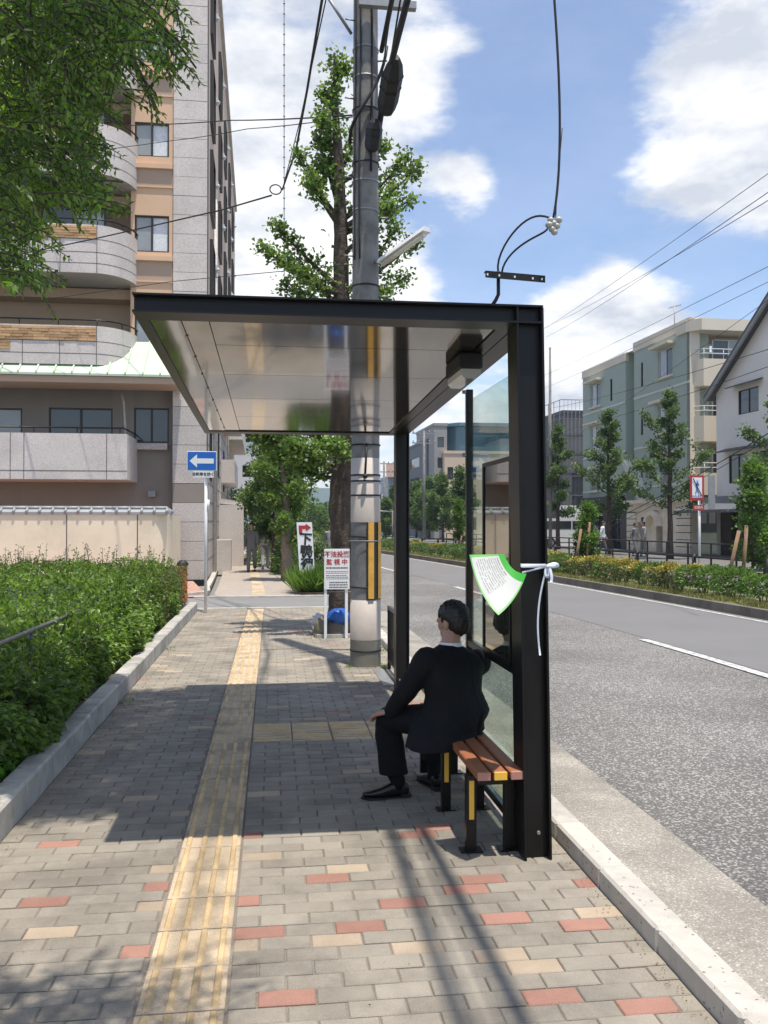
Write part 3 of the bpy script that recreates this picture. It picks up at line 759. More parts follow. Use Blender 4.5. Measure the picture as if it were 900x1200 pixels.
for x in (at(125, 530, 24.1).x, at(28, 530, 24.1).x, at(12, 530, 24.1).x): q.box(x-.008, x+.008, 24.095, 24.1, zb, zt)
q.box(-14, x1, 24.095, 24.1, zb+.22, zb+.235); q.build('joints', m_seam, bq)
q = MB(); q.tube([(-14, 24.18, zt+.16), (x1-.1, 24.18, zt+.16), (x1-.05, YL, zt+.16)], .022, 8)
for i in range(9): q.tube([(x1-.2-i*1.1, 24.18, zt), (x1-.2-i*1.1, 24.18, zt+.16)], .013, 6)
q.build('railing', m_black, bq)
q = MB(); xp = at(147, 480, 25.3).x; q.tube([(xp-.15, 25.5, zr1-.3), (xp-.06, 25.4, zr1-.6), (xp, 25.3, zr1-1.3), (xp, 25.3, zt-.1)], .03, 8); q.build('downpipe', m_grand, AP)
# --- cream boundary wall with tiled coping
YW = 22.2; zt = zc(597, YW); xr = at(197, 600, YW).x
CW = thing('boundary_wall', (xr, YW, 0), 'cream rendered boundary wall with grey tile coping behind the hedge', 'wall')
m_cream = mat('cream_render', (.80, .70, .52), .9, .05, 1.2, .2, 60, stain=.12, sscale=.9)
q = MB(); pts = [(-12, YW), (xr-.4, YW)]+[(xr-.4+.4*math.sin(a), YW+.4*(1-math.cos(a))) for a in [math.pi/2*i/8 for i in range(1, 9)]]+[(xr, 25.2)]
inn = [(-12, YW+.2), (xr-.4, YW+.2)]+[(xr-.4+.2*math.sin(a), YW+.4-.2*math.cos(a)) for a in [math.pi/2*i/8 for i in range(1, 9)]]+[(xr-.2, 25.2)]
n = len(pts); q.add([(x, y, 0) for x, y in pts]+[(x, y, zt-.13) for x, y in pts]+[(x, y, zt-.13) for x, y in inn]+[(x, y, 0) for x, y in inn], [(a*n+i, a*n+i+1, (a+1)*n+i+1, (a+1)*n+i) for a in range(3) for i in range(n-1)])
q.build('render', m_cream, CW)
q = MB()
for px in (78, 161): x = at(px, 640, YW).x; q.box(x-.012, x+.012, YW-.004, YW, 0, zt-.13)
q.build('joint', m_seam, CW)
def coping(x0, x1): pass
tm = MB(); m_tile = mat('roof_tile_grey', (.30, .31, .31), .55, .1, 3, rnd=.1)
tm.hexa([(-.15, -.03, -.13), (.145, -.03, -.13), (.145, .33, -.13), (-.15, .33, -.13), (-.15, -.03, -.07), (.145, -.03, -.07), (.145, .10, .02), (-.15, .10, .02)])
tm.tube([(.148, -.05, -.075), (.148, .10, .035)], [.035, .03], 8)
tm.tube([(-.15, .10, .03), (.15, .10, .03)], .045, 8)
tme = tm.mesh('coping_tile', m_tile)
x = xr-.18
while x > -9.5:
    o = mesh_obj('coping_tile', tme, CW); o.location = (x-xr, 0, zt); x -= .3
o = mesh_obj('coping_tile', tme, CW); o.location = (-.02, .5, zt); o.rotation_euler = (0, 0, math.pi/2)
o = mesh_obj('coping_tile', tme, CW); o.location = (-.02, .8, zt); o.rotation_euler = (0, 0, math.pi/2)
# --- white flats beyond, far left
WB = at(292, 613, 62); WB.z = 0
wbt = thing('white_apartment_building', WB, 'white apartment block with recessed balconies far beyond the granite corner', 'building')
m_whw = mat('white_render', (.62, .63, .64), .85, .05, .5)
FW = Face(at(305, 613, 60)*1, (-1, 0, 0), (0, -1, 0)); FW.O.z = 0
holes = []
for k in range(-1, 4):
    for (xa, xb) in ((284, 298),):
        h = FW.rect(xa, 510+k*41-6, xb, 510+k*41+21); holes.append(h)
q = MB(); FW.wall(q, 0, 14, 0, 10.5, holes, 1.2); Fr = Face(FW.O, (.02, 1, 0), (1, -.02, 0)); Fr.wall(q, 0, 14, 0, 10.5, [(2+3.5*i, 4.2+3.5*i, 1+2.4*j, 2.3+2.4*j) for i in range(3) for j in range(4)], .3)
q.quad(FW.p(0, 10.5), FW.p(14, 10.5), FW.p(14, 10.5, -14), FW.p(0, 10.5, -14)); q.build('wall', m_whw, wbt)
for i, h in enumerate(holes): window(FW, h, wbt, 1.15, n=2)
for i, h in enumerate(holes): q = MB(); FW.box(q, h[0], h[1], h[2], h[2]+.75, -.1, -.02); q.build('balcony_front', mat('pale_blue_panel', (.45, .50, .56), .6) if i % 2 else m_whw, wbt)
for i in range(3):
    for j in range(4): window(Fr, (2+3.5*i, 4.2+3.5*i, 1+2.4*j, 2.3+2.4*j), wbt, .25)
# ================================================================== RIGHT SIDE
gs = ray(289, 613); gs = Vector((gs.x, gs.y, 0)).normalized(); gx = Vector((gs.y, -gs.x, 0))
m_green = mat('sage_green_tile', (.37, .43, .37), .8, .05, .4, .1, 40, fine=.05, fscale=14)
m_gcream = mat('cream_panel', (.70, .63, .50), .85, .05, .6)
m_pale = mat('pale_band', (.60, .62, .55), .8, .04)
G0 = at(809, 613, 44); G0.z = 0
GB = thing('green_apartment_building', G0, 'sage green four storey apartment block with cream balconies and stone entrance', 'building')
FG = Face(G0, gs, -gx)      # street face, u runs away from the camera
FE = Face(G0, gx, -gs)      # end face towards the camera
zt = FG.uv(808, 372)[1]; uN = FG.uv(743, 400)[0]; uR = FG.uv(733, 400)[0]; uF = FG.uv(683, 430)[0]
wn = [FG.rect(771, 409, 788, 441), FG.rect(771, 474, 786, 506), FG.rect(775, 535, 788, 565)]
sl = [FG.rect(751, 425, 753.5, 453), FG.rect(751, 482, 753.5, 510), FG.rect(751, 540, 753, 560)]
wf = [FG.rect(692, 450, 704, 476), FG.rect(692, 500, 703, 526), FG.rect(692, 552, 703, 575)]
sf = [FG.rect(715, 444, 717.5, 470), FG.rect(715, 495, 717.5, 520)]
zg = FG.uv(780, 585)[1]
q = MB(); FG.wall(q, 0, uN, zg, zt, wn+sl, .15); FG.wall(q, uR, uF, 3.2, zt-.35, wf+sf, .15)
FG.wall(q, uN, uR, 0, zt-.6, [], .1, -.7); q.quad(FG.p(uN, 0, 0), FG.p(uN, 0, -.7), FG.p(uN, zt, -.7), FG.p(uN, zt, 0)); q.quad(FG.p(uR, 0, 0), FG.p(uR, 0, -.7), FG.p(uR, zt-.3, -.7), FG.p(uR, zt-.3, 0))
q.quad(FG.p(uF, 0), FG.p(uF, 0, -14), FG.p(uF, zt-.35, -14), FG.p(uF, zt-.35)); q.quad(FG.p(0, zt-.02), FG.p(uN, zt-.02), FG.p(uN, zt-.02, -14), FG.p(0, zt-.02, -14)); q.quad(FG.p(uN, zt-.4, -.0), FG.p(uF, zt-.4, 0), FG.p(uF, zt-.4, -14), FG.p(uN, zt-.4, -14))
q.build('wall', m_green, GB)
q = MB(); FG.box(q, -.05, uN+.03, zt-.55, zt, -.2, .06); FG.box(q, uR-.03, uF+.03, zt-.85, zt-.35, -.2, .06); FG.box(q, uN, uR, zt-1.1, zt-.62, -.9, -.66); FE.box(q, -.04, 1.3, zt-.55, zt-.001, -.2, .05); q.build('parapet', m_gcream, GB)
for yy in (449, 516, 372+196):
    z = FG.uv(808, yy-2)[1]
    for (a, b) in ((0, uN), (uR, uF)): q = MB(); FG.box(q, a, b, z-.06, z+.06, -.01, .035); q.build('band', m_pale, GB)
for h in wn+wf:
    window(FG, h, GB, .12, m_framew, 2, curtain=(0, 1)); q = MB(); FG.box(q, h[0]-.3, h[1]+.3, h[3]+.12, h[3]+.26, 0, .45); q.build('window_hood', m_gcream, GB); q = MB(); FG.box(q, h[0]-.1, h[1]+.1, h[2]-.12, h[2]-.02, 0, .12); q.build('window_sill', m_gcream, GB)
for h in sl+sf: window(FG, h, GB, .1, m_frameb, 1)
# end face: cream strip, green return, balcony stack
q = MB(); FE.box(q, 0, .55, zg, zt-.56, -.3, .03); q.build('corner_strip', m_gcream, GB)
q = MB(); FE.wall(q, .55, 1.3, 0, zt-.1, [], .1, -.4); q.build('wall', m_green, GB)
FE2 = Face(FE.p(0, 0, -.4), gx, -gs)
ew = []
for (ya, yb) in ((402, 447), (467, 500), (532, 560)): ew.append(FE2.rect(826, ya, 863, yb, -.8))
uo = 1.75
q = MB(); FE2.wall(q, uo-.4, 14, 0, zt-.15, [(h[0], h[1], h[2]-.6, h[3]) for h in ew], .1, -.8); q.quad(FE2.p(uo-.4, 0, -.8), FE2.p(uo-.4, 0, 0), FE2.p(uo-.4, zt, 0), FE2.p(uo-.4, zt, -.8)); q.build('wall', m_gcream, GB)
for h in ew: window(FE2, (h[0], h[1], h[2]-.6, h[3]), GB, .08, m_framew, 2, curtain=(0, 1))
a0 = FE2.uv(815, 400, .9)[0]
for (ya, yb) in ((420, 452), (487, 517), (554, 580)):
    z1 = FE2.uv(830, ya, .9)[1]; z0 = FE2.uv(830, yb, .9)[1]
    q = MB(); q.prism([FE2.p(a0+.45, z0, .9), FE2.p(12, z0, .9), FE2.p(12, z0, -.8), FE2.p(a0, z0, -.8), FE2.p(a0, z0, .2)], (0, 0, z1-z0)); bl = q.build('balcony', m_gcream, GB)
    q = MB()
    for zz in (.28, .52): q.tube([FE2.p(a0+.05, z1+zz, -.2), FE2.p(a0+.05, z1+zz, .2), FE2.p(a0+.48, z1+zz, .85), FE2.p(12, z1+zz, .85)], .025, 6)
    for u in (a0+.5, a0+1.6, a0+2.7, a0+3.8): q.tube([FE2.p(u, z1, .85), FE2.p(u, z1+.52, .85)], .02, 5)
    q.build('railing', m_framew, bl)
q = MB(); q.prism([FE2.p(a0+.3, zt-.75, 1.0), FE2.p(13, zt-.75, 1.0), FE2.p(13, zt-.75, -.8), FE2.p(a0-.2, zt-.75, -.8), FE2.p(a0-.2, zt-.75, .3)], (0, 0, .6)); q.build('eave', m_gcream, GB)
# stone entrance storey with arch, buttress and steps
m_stone = mat('entrance_stone', (.78, .70, .58), .9, .08, 1.5, .3, 30, stain=.15)
ua, ub = FG.uv(811, 600, .5)[0], FG.uv(736, 600, .5)[0]
dz0, dz1 = 0, zg+.0
door = FG.rect(769, 613, 776.5, 655, .5); win_ = FG.rect(747, 612, 755, 628, .5)
rows = [FG.uv(800, y, .5)[1] for y in (655, 644, 634, 624, 614, 604)]
q = MB(); FG.wall(q, ua, ub, 0, zg-.2, [(door[0], door[1], 0, door[3]+.1), win_], .5, .5); q.quad(FG.p(ua, 0, .5), FG.p(ua, 0, 0), FG.p(ua, zg-.2, 0), FG.p(ua, zg-.2, .5)); q.quad(FG.p(ub, 0, .5), FG.p(ub, 0, 0), FG.p(ub, zg-.2, 0), FG.p(ub, zg-.2, .5)); en = q.build('entrance', m_stone, GB)
for (u0, u1) in ((ua, ua+1.7), (ub-1.2, ub)):
    q = MB(); FG.box(q, u0+.03, u1-.03, .02, 2.26, .5, .515); q.build('joint_backing', m_seam, en)
    for i in range(6): q = MB(); FG.box(q, u0+.02, u1-.02, .03+i*.37, .36+i*.37, .5, .60); q.build('stone', m_stone, en)
q = MB(); FG.box(q, ua-.1, ub+.1, zg-.2, zg, -.1, .75); FG.box(q, ua, ub, zg-.62, zg-.56, .5, .6); q.build('cornice', m_stone, en)
um = FG.uv(768, 610, .5)[0]
q = MB()
for i in range(12):
    a, b = math.pi*i/12, math.pi*(i+1)/12; r1, r2 = .85, .62
    q.prism([FG.p(um+r1*math.cos(a), 1.45+r1*math.sin(a), .5), FG.p(um+r1*math.cos(b), 1.45+r1*math.sin(b), .5), FG.p(um+r2*math.cos(b), 1.45+r2*math.sin(b), .5), FG.p(um+r2*math.cos(a), 1.45+r2*math.sin(a), .5)], -gx*.35)
q.build('arch', m_stone, en)
q = MB(); FG.box(q, door[0], door[1], 0, door[3], .05, .1); q.build('door', m_frameb, en)
window(FG, win_, en, -.2, m_frameb, 1)
q = MB(); FG.box(q, um+1.0, um+1.15, 1.5, 1.95, .5, .8); q.build('lantern', m_blackm, en)
q = MB(); ua1 = FG.uv(800, 620, .3)[0]; FE.box(q, .3, 1.6, 0, 2.5, .0, .1); q.build('meter_box', mat('green_grey_box', (.20, .24, .22), .6), GB)
for i in range(2): q = MB(); FE.box(q, .5+i*.5, .85+i*.5, 1.6, 2.2, .1, .12); q.build('notice_plate', m_framew, GB)
# slanting pale rib above the entrance
pa, pb = FG.uv(738, 540), FG.uv(760, 588)
q = MB(); q.prism([FG.p(pa[0], pa[1], 0), FG.p(pa[0]-.55, pa[1], 0), FG.p(pb[0]-.55, pb[1], 0), FG.p(pb[0], pb[1], 0)], -gx*.6); q.build('rib', m_pale, GB)
q = MB(); FG.wall(q, uR, uF, 0, 3.2, [(uR+.8, uR+2.6, 0, 2.5), (uR+3.6, uF-.8, .4, 2.5)], .6, -.001); q.build('ground_floor_wall', mat('dark_shopfront', (.09, .085, .08), .7), GB)
q = MB(); FG.box(q, uR+.2, uF, 2.6, 3.3, 0, .5); q.build('shop_awning', m_frameb, GB)
window(FG, (uR+.8, uR+2.6, 0, 2.5), GB, .3); window(FG, (uR+3.6, uF-.8, .4, 2.5), GB, .3)
q = MB(); c = FG.p(FG.uv(762, 390)[0], zt-.1, -1.5)
q.tube([c, c+V(0, 0, 1.9)], .025, 6); q.tube([c+V(-.35, 0, 1.75), c+V(.45, .1, 1.95)], .018, 5)
for i in range(4): q.tube([c+V(-.25+i*.18, -.25, 1.78+i*.05), c+V(-.25+i*.18, .25, 1.78+i*.05)], .012, 4)
q.tube([c+V(-.6, 0, .25), c+V(.6, 0, .25)], .015, 5); q.build('aerial', m_steel, GB)
m_ac = mat('ac_casing', (.62, .61, .57), .5, .05, 5)
def aircon(c, parent, w=.8, h=.55, d=.3):
    q = MB(); q.cbox(c.x-w/2, c.x+w/2, c.y-d/2, c.y+d/2, c.z, c.z+h, .015); a = q.build('air_conditioner', m_ac, parent)
    q = MB(); q.tube([c+V(-w*.12, -d/2-.004, h/2), c+V(-w*.12, -d/2-.012, h/2)], h*.38, 14); q.build('fan_grille', m_frameb, a)
for h in ew[:2]: aircon(FE2.p(h[1]+.75, h[3]-.45, -.55), GB)
q = MB(); q.tube([FE2.p(ew[0][1]+.6, ew[0][3]-.1, -.7), FE2.p(ew[0][1]+.2, ew[0][3]-.02, -.7), FE2.p(ew[0][1]+.15, ew[0][2]-.5, -.7)], .04, 6); q.build('downpipe', m_gcream, GB)
# --- grey white gabled house
m_ghw = mat('grey_white_render', (.84, .80, .74), .9, .06, .6, .3, 30)
H0 = atx(840, 600, FG.p(-4.5, 0).x+.2); hY = H0.y; H0 = Vector((H0.x, hY, 0))
HG = thing('gabled_house', H0, 'grey white rendered house with steep gable facing the road', 'house')
FH = Face(H0, -gs, -gx)   # u runs towards the camera
ez = FH.uv(838, 462)[1]; tz = FH.uv(900, 365); uu = FH.uv(900, 365)[0]; slope = (tz[1]-ez)/uu; WH = max(uu*1.15, 5.5)
h1 = FH.rect(865, 455, 889, 484); h2 = FH.rect(854, 532, 876, 566); h3 = FH.rect(885, 528, 905, 562)
q = MB(); FH.wall(q, 0, 2*WH, 2.6, ez, [h2, h3, h1], .12)
apx = ez+slope*WH
q.quad(FH.p(0, ez), FH.p(2*WH, ez), FH.p(WH, apx), FH.p(WH, apx)); 
FH2 = Face(H0, gx, gs); q.quad(H0, H0+gx*9, H0+gx*9+V(0, 0, ez), H0+V(0, 0, ez)); q.quad(FH.p(2*WH, 0), FH.p(2*WH, 0, -9), FH.p(2*WH, ez, -9), FH.p(2*WH, ez)); q.build('wall', m_ghw, HG)
# recut the upper window into the gable
for h in (h1, h2, h3): window(FH, h, HG, .1, m_frameb, 2); q = MB(); q.prism([FH.p(h[0]-.35, h[3]+.28, 0), FH.p(h[0]-.35, h[3]+.12, .5), FH.p(h[0]-.35, h[3]+.17, .5), FH.p(h[0]-.35, h[3]+.34, 0)], -gs*(h[1]-h[0]+.7)); q.build('window_hood', m_frameb, HG)
q = MB()
for sgn, ue in ((1, -.45), (-1, 2*WH+.45)):
    a = FH.p(ue, ez-.45*slope, .45); b = FH.p(WH, apx, .45); q.hexa([a, b, b-(-gx)*9.8, a-(-gx)*9.8, a+V(0, 0, .22), b+V(0, 0, .22), b+gx*9.8+V(0, 0, .22), a+gx*9.8+V(0, 0, .22)])
q.build('roof', mat('dark_roof', (.075, .075, .08), .6, .1, 2), HG)
q = MB(); a = FH.p(-.45, ez-.45*slope, .46); b = FH.p(WH, apx, .46); q.hexa([a-V(0, 0, .16), b-V(0, 0, .16), b-V(0, 0, .16)+gx*.1, a-V(0, 0, .16)+gx*.1, a+V(0, 0, .05), b+V(0, 0, .05), b+V(0, 0, .05)+gx*.1, a+V(0, 0, .05)+gx*.1]); q.build('bargeboard', mat('grey_board', (.28, .28, .28), .7), HG)
q = MB(); q.prism([FH.p(-.8, 2.95, 0), FH.p(-.8, 2.25, 1.9), FH.p(-.8, 2.10, 1.9), FH.p(-.8, 2.6, 0)], -gs*(2*WH+.8)); q.build('porch_roof', mat('porch_tile', (.13, .135, .15), .55, .1, 3), HG)
q = MB(); FH.wall(q, 0, 2*WH, 0, 2.62, [(1, 3.2, 0, 2.2), (5, 8, .5, 2.2)], .4, -.2); q.build('ground_floor_wall', mat('dark_timber', (.06, .045, .04), .8, .2, 3), HG)
window(FH, (1, 3.2, 0, 2.2), HG, .4, m_frameb, 3); window(FH, (5, 8, .5, 2.2), HG, .4, m_frameb, 3)
# --- simple far blocks helper
def block(name, px0, px1, ytop, Y, dep, m, label, cat='building', rows=3, cols=4, wm=m_glass, wz=(1.2, 1.1), side=True, roofm=None, group=None, ww=.5):
    """front face towards the camera between px0..px1, top at ytop, dep metres deep along the street"""
    a, b = at(px0, 613, Y), at(px1, 613, Y); a.z = b.z = 0; H_ = CAMH+(613-ytop)/FPX*Y
    root = thing(name, (a+b)/2, label, cat, group); wdt = (b-a).length
    F = Face(a, (1, 0, 0), (0, -1, 0)); sd = Face(a, gs, -gx); sd2 = Face(b, gs, gx)
    fh = (H_-1)/max(1, rows); hs = [(wdt*(i+.5-ww/2)/cols, wdt*(i+.5+ww/2)/cols, .9+fh*j, .9+fh*j+fh*.5) for i in range(cols) for j in range(rows)]
    hd = [(dep*(i+.3)/cols, dep*(i+.7)/cols, .9+fh*j, .9+fh*j+fh*.5) for i in range(cols) for j in range(rows)]
    q = MB(); F.wall(q, 0, wdt, 0, H_, hs, .12)
    sd.wall(q, 0, dep, 0, H_, hd if side else [], .12); sd2.wall(q, 0, dep, 0, H_, [], .12)
    q.quad(F.p(0, H_), F.p(wdt, H_), F.p(wdt, H_)+gs*dep, F.p(0, H_)+gs*dep); q.quad(F.p(0, 0)+gs*dep, F.p(wdt, 0)+gs*dep, F.p(wdt, H_)+gs*dep, F.p(0, H_)+gs*dep)
    q.build('wall', m, root)
    for h in hs: window(F, h, root, .1, n=1)
    if side:
        for h in hd: window(sd, h, root, .1, n=1)
    q = MB(); F.box(q, -.08, wdt+.08, H_, H_+.3, -.3, .08); sd.box(q, -.08, dep, H_, H_+.3, -.3, .081); q.build('parapet', roofm or m, root)
    return root, F, H_
# scaffolding-wrapped block
r_, F_, H_ = block('mesh_wrapped_building', 660, 700, 480, 76, 14, mat('grey_mesh_sheet', (.115, .115, .12), .8, .12, .5), 'dark grey mesh-wrapped building under works left of the green block', rows=1, cols=1, side=False)
q = MB()
for i in range(12): q.tube([F_.p(i*.36, 0, .3), F_.p(i*.36, H_+1.2, .3)], .02, 4)
for j in range(8): q.tube([F_.p(-.3, H_+1.2-j*1.7, .3), F_.p(5, H_+1.2-j*1.7, .3)], .03, 4)
sdf = Face(F_.O, gs, -gx)
for i in range(10): q.tube([sdf.p(i*1.5, 0, .3), sdf.p(i*1.5, H_+1.2, .3)], .03, 4)
for j in range(8): q.tube([sdf.p(-.3, H_+1.2-j*1.7, .3), sdf.p(14, H_+1.2-j*1.7, .3)], .03, 4)
q.build('scaffolding', mat('scaffold_pipe', (.12, .12, .125), .6), r_)
q = MB(); 
for i in range(3): q.box(F_.p(-4+i*.1, 0).x, F_.p(5, 0).x, F_.O.y-3, F_.O.y-2.9, 4.0+i*.5, 4.1+i*.5)
block('peach_building', 521, 602, 530, 92, 16, mat('peach_render', (.62, .49, .37), .85, .05, .3), 'peach rendered building with blue glazed roof room seen through shelter glass', rows=3, cols=6)
rt = S.objects['peach_building']
q = MB(); a, b = at(524, 613, 94), at(600, 613, 94); H0_ = CAMH+(613-529)/FPX*92; H1_ = CAMH+(613-496)/FPX*92
q.prism([(a.x, a.y, H0_), (a.x+1.2, a.y-1.2, H0_), (b.x, b.y-1.2, H0_), (b.x, b.y+8, H0_), (a.x, a.y+8, H0_)], (0, 0, H1_-H0_)); q.build('glazed_roof_room', mat('blue_glass_wall', (.06, .14, .18), .15, .1, .5, spec=.8), rt)
q = MB(); q.prism([(a.x-.4, a.y, H1_), (a.x+1, a.y-1.6, H1_), (b.x+.4, b.y-1.6, H1_), (b.x+.4, b.y+8.4, H1_), (a.x-.4, a.y+8.4, H1_)], (0, 0, .35)); q.build('roof_rim', mat('teal_rim', (.10, .22, .27), .4), rt)
block('grey_tower', 509, 524, 497, 93, 10, mat('grey_tower_wall', (.30, .29, .28), .85), 'narrow grey stair tower beside the peach building', rows=5, cols=1, side=False)
block('dark_office_building', 500, 513, 516, 96, 14, mat('slate_panel', (.16, .165, .18), .8), 'slate grey building left of the narrow grey tower', rows=4, cols=1)
block('white_box_building', 487, 499, 535, 105, 12, m_whw, 'plain white box building behind the street trees', rows=4, cols=2)
block('low_grey_house', 455, 469, 560, 110, 10, mat('pale_blue_render', (.42, .47, .52), .85), 'pale blue grey house with brown roof beyond the tapering road', 'house', rows=2, cols=1)
rt = S.objects['low_grey_house']; a, b = at(452, 613, 110), at(472, 613, 110); z = CAMH+(613-559)/FPX*110
q = MB(); q.prism([(a.x, a.y-1, z), (b.x, a.y-1, z), (b.x-.3, a.y+4, z+1.8), (a.x+.6, a.y+4, z+1.8)], (0, .4, .25)); q.build('roof', mat('brown_roof', (.20, .13, .10), .8), rt)
block('beige_shop_building', 602, 640, 566, 84, 12, mat('beige_render', (.36, .33, .29), .85), 'low beige shop building behind the shelter post', rows=2, cols=3)
block('grey_block_of_flats', 440, 454, 575, 140, 14, m_whw, 'small pale block at the far end of the road', rows=3, cols=2)
# sign panel and parked van far right side
q = MB(); c = at(668, 600, 62)
sgn = thing('shop_sign_board', (c.x, c.y, 0), 'white shop sign board above the parked white van', 'sign')
q.box(c.x-1.0, c.x+1.0, c.y-.06, c.y+.06, 1.9, 2.9); q.build('board', m_white, sgn); q = MB(); q.tube([(c.x-.8, c.y, 0), (c.x-.8, c.y, 1.9)], .05, 6); q.tube([(c.x+.8, c.y, 0), (c.x+.8, c.y, 1.9)], .05, 6); q.build('post', m_steel, sgn)
q = MB()
for i, w in enumerate((.5, .35)): q.box(c.x-.7+i*.75, c.x-.7+i*.75+w, c.y-.075, c.y-.06, 2.35, 2.5); q.box(c.x-.7+i*.75, c.x-.7+i*.75+w*.8, c.y-.075, c.y-.06, 2.1, 2.2)
q.build('print', m_frameb, sgn)
def van(c, rz, label):
    root = thing('van', (0, 0, 0), label, 'van')
    prof = [(-2.2, .35), (2.15, .35), (2.2, .8), (2.05, 1.15), (1.55, 1.85), (-2.05, 1.9), (-2.2, 1.4)]
    q = MB(); q.prism([(x, -.82, z) for x, z in prof], (0, 1.64, 0)); q.build('body', mat('van_white', (.72, .73, .74), .3, .03, coat=.5), root)
    for s in (-1, 1):
        q = MB(); y = s*.825
        for (a, b) in ((-1.95, -1.0), (-.92, .1), (.18, 1.25)): q.prism([(a, y, 1.2), (b, y, 1.2), (b-(.25 if b > 1 else 0), y, 1.72), (a, y, 1.72)], (0, s*.008, 0))
        q.build('side_windows', m_glass, root)
        for x in (-1.35, 1.35):
            q = MB(); q.tube([(x, y-s*.16, .33), (x, y+s*.02, .33)], .33, 16, 0); w = q.build('wheel', m_blackm, root)
            q = MB(); q.tube([(x, y+s*.02, .33), (x, y+s*.03, .33)], .19, 12); q.build('rim', m_steel, w)
        q = MB(); q.box(2.14, 2.2, s*.7-.1, s*.7+.1, .72, .92); q.build('headlight', m_glassb, root)
        q = MB(); q.box(-2.23, -2.18, s*.72-.06, s*.72+.06, .8, 1.2); q.build('tail_light', mat('red_lens', (.5, .02, .02), .3), root)
    q = MB(); q.prism([(2.03, -.72, 1.2), (2.03, .72, 1.2), (1.6, .66, 1.8), (1.6, -.66, 1.8)], (.02, 0, .01)); q.build('windscreen', m_glass, root)
    q = MB(); q.prism([(-2.19, -.7, 1.3), (-2.19, .7, 1.3), (-2.1, .7, 1.8), (-2.1, -.7, 1.8)], (-.02, 0, 0)); q.build('rear_window', m_glass, root)
    root.location = c; root.rotation_euler = (0, 0, rz); return root
c = at(661, 613, 56); van((c.x, c.y, .03), math.radians(8), 'white van parked beyond the far fence left of the green block')
# ================================================================== BUS SHELTER
SX0, SX1, SY0, SY1 = -.635, 1.300, 4.12, 8.50
def zt_(y): return 2.668-.026*(y-SY0)
SH = thing('bus_shelter', (1.25, 6.3, 0), 'black steel bus shelter with glossy ceiling over the brick sidewalk', 'bus shelter')
def hpost(x0, x1, y0, y1, z0, z1):
    q = MB(); t = .011
    q.cbox(x0, x0+t, y0, y1, z0, z1, .0015); q.cbox(x1-t, x1, y0, y1, z0, z1, .0015)
    q.box(x0+t, x1-t, y0+.045, y1-.045, z0, z1-.002)
    if y0 < 5: q.v = [(v[0]+.036*(1-v[2]/2.66), v[1], v[2]) for v in q.v]
    return q
hpost(1.165, SX1, SY0+.005, SY0+.18, 0.0, zt_(SY0)-.010).build('post', m_black, SH)
hpost(1.172, SX1, SY1-.16, SY1, 0.0, zt_(SY1)-.012).build('post', m_black, SH)
def beam(xa, xb, y0, y1):
    q = MB(); t = .009; zb = .088
    za, zc_ = zt_(y0), zt_(y1)
    def hx(a, b, c, d, lo, hi): q.hexa([(a, c, zt_(c)+lo), (b, c, zt_(c)+lo), (b, d, zt_(d)+lo), (a, d, zt_(d)+lo), (a, c, zt_(c)+hi), (b, c, zt_(c)+hi), (b, d, zt_(d)+hi), (a, d, zt_(d)+hi)])
    hx(xa, xb, y0, y1, -t, 0); hx(xa, xb, y0, y1, -zb, -zb+t)
    if xb-xa > y1-y0: hx(xa+.002, xb-.002, y0+.045, y1-.045, -zb+t, -t)
    else: hx(xa+.02, xb-.02, y0+.002, y1-.002, -zb+t, -t)
    return q
beam(SX0, SX1-.004, SY0, SY0+.15).build('roof_beam', m_black, SH)
beam(SX0, 1.172, SY1-.15, SY1).build('roof_beam', m_black, SH)
beam(SX0, SX0+.055, SY0+.151, SY1-.151).build('roof_beam', m_black, SH)
beam(1.182, SX1-.003, SY0+.162, SY1-.162).build('roof_beam', m_black, SH)
m_ceil = bpy.data.materials.new('ceiling_panel'); m_ceil.use_nodes = True
_n = m_ceil.node_tree.nodes; _p = _n['Principled BSDF']; _p.inputs['Base Color'].default_value = (.24, .212, .185, 1); _p.inputs['Metallic'].default_value = .85; _p.inputs['Roughness'].default_value = .09; _p.inputs['Coat Weight'].default_value = .35; _p.inputs['Coat Roughness'].default_value = .03
m_ceil.node_tree.links.new
_t = _n.new('ShaderNodeTexNoise'); _t.inputs['Scale'].default_value = .9; _g = _n.new('ShaderNodeNewGeometry'); m_ceil.node_tree.links.new(_g.outputs['Position'], _t.inputs['Vector'])
_b = _n.new('ShaderNodeBump'); _b.inputs['Strength'].default_value = .16; _b.inputs['Distance'].default_value = .012; m_ceil.node_tree.links.new(_t.outputs[0], _b.inputs['Height']); m_ceil.node_tree.links.new(_b.outputs[0], _p.inputs['Normal'])
yj = [SY0+.152, 4.80, 5.62, 6.52, 7.44, SY1-.152]
for a, b in zip(yj[:-1], yj[1:]):
    q = MB(); x0, x1 = SX0+.335, 1.10; zl = -.078
    q.hexa([(x0, a+.004, zt_(a)+zl), (x1, a+.004, zt_(a)+zl), (x1, b-.004, zt_(b)+zl), (x0, b-.004, zt_(b)+zl), (x0, a+.004, zt_(a)+zl+.02), (x1, a+.004, zt_(a)+zl+.02), (x1, b-.004, zt_(b)+zl+.02), (x0, b-.004, zt_(b)+zl+.02)])
    q.build('ceiling_panel', m_ceil, SH)
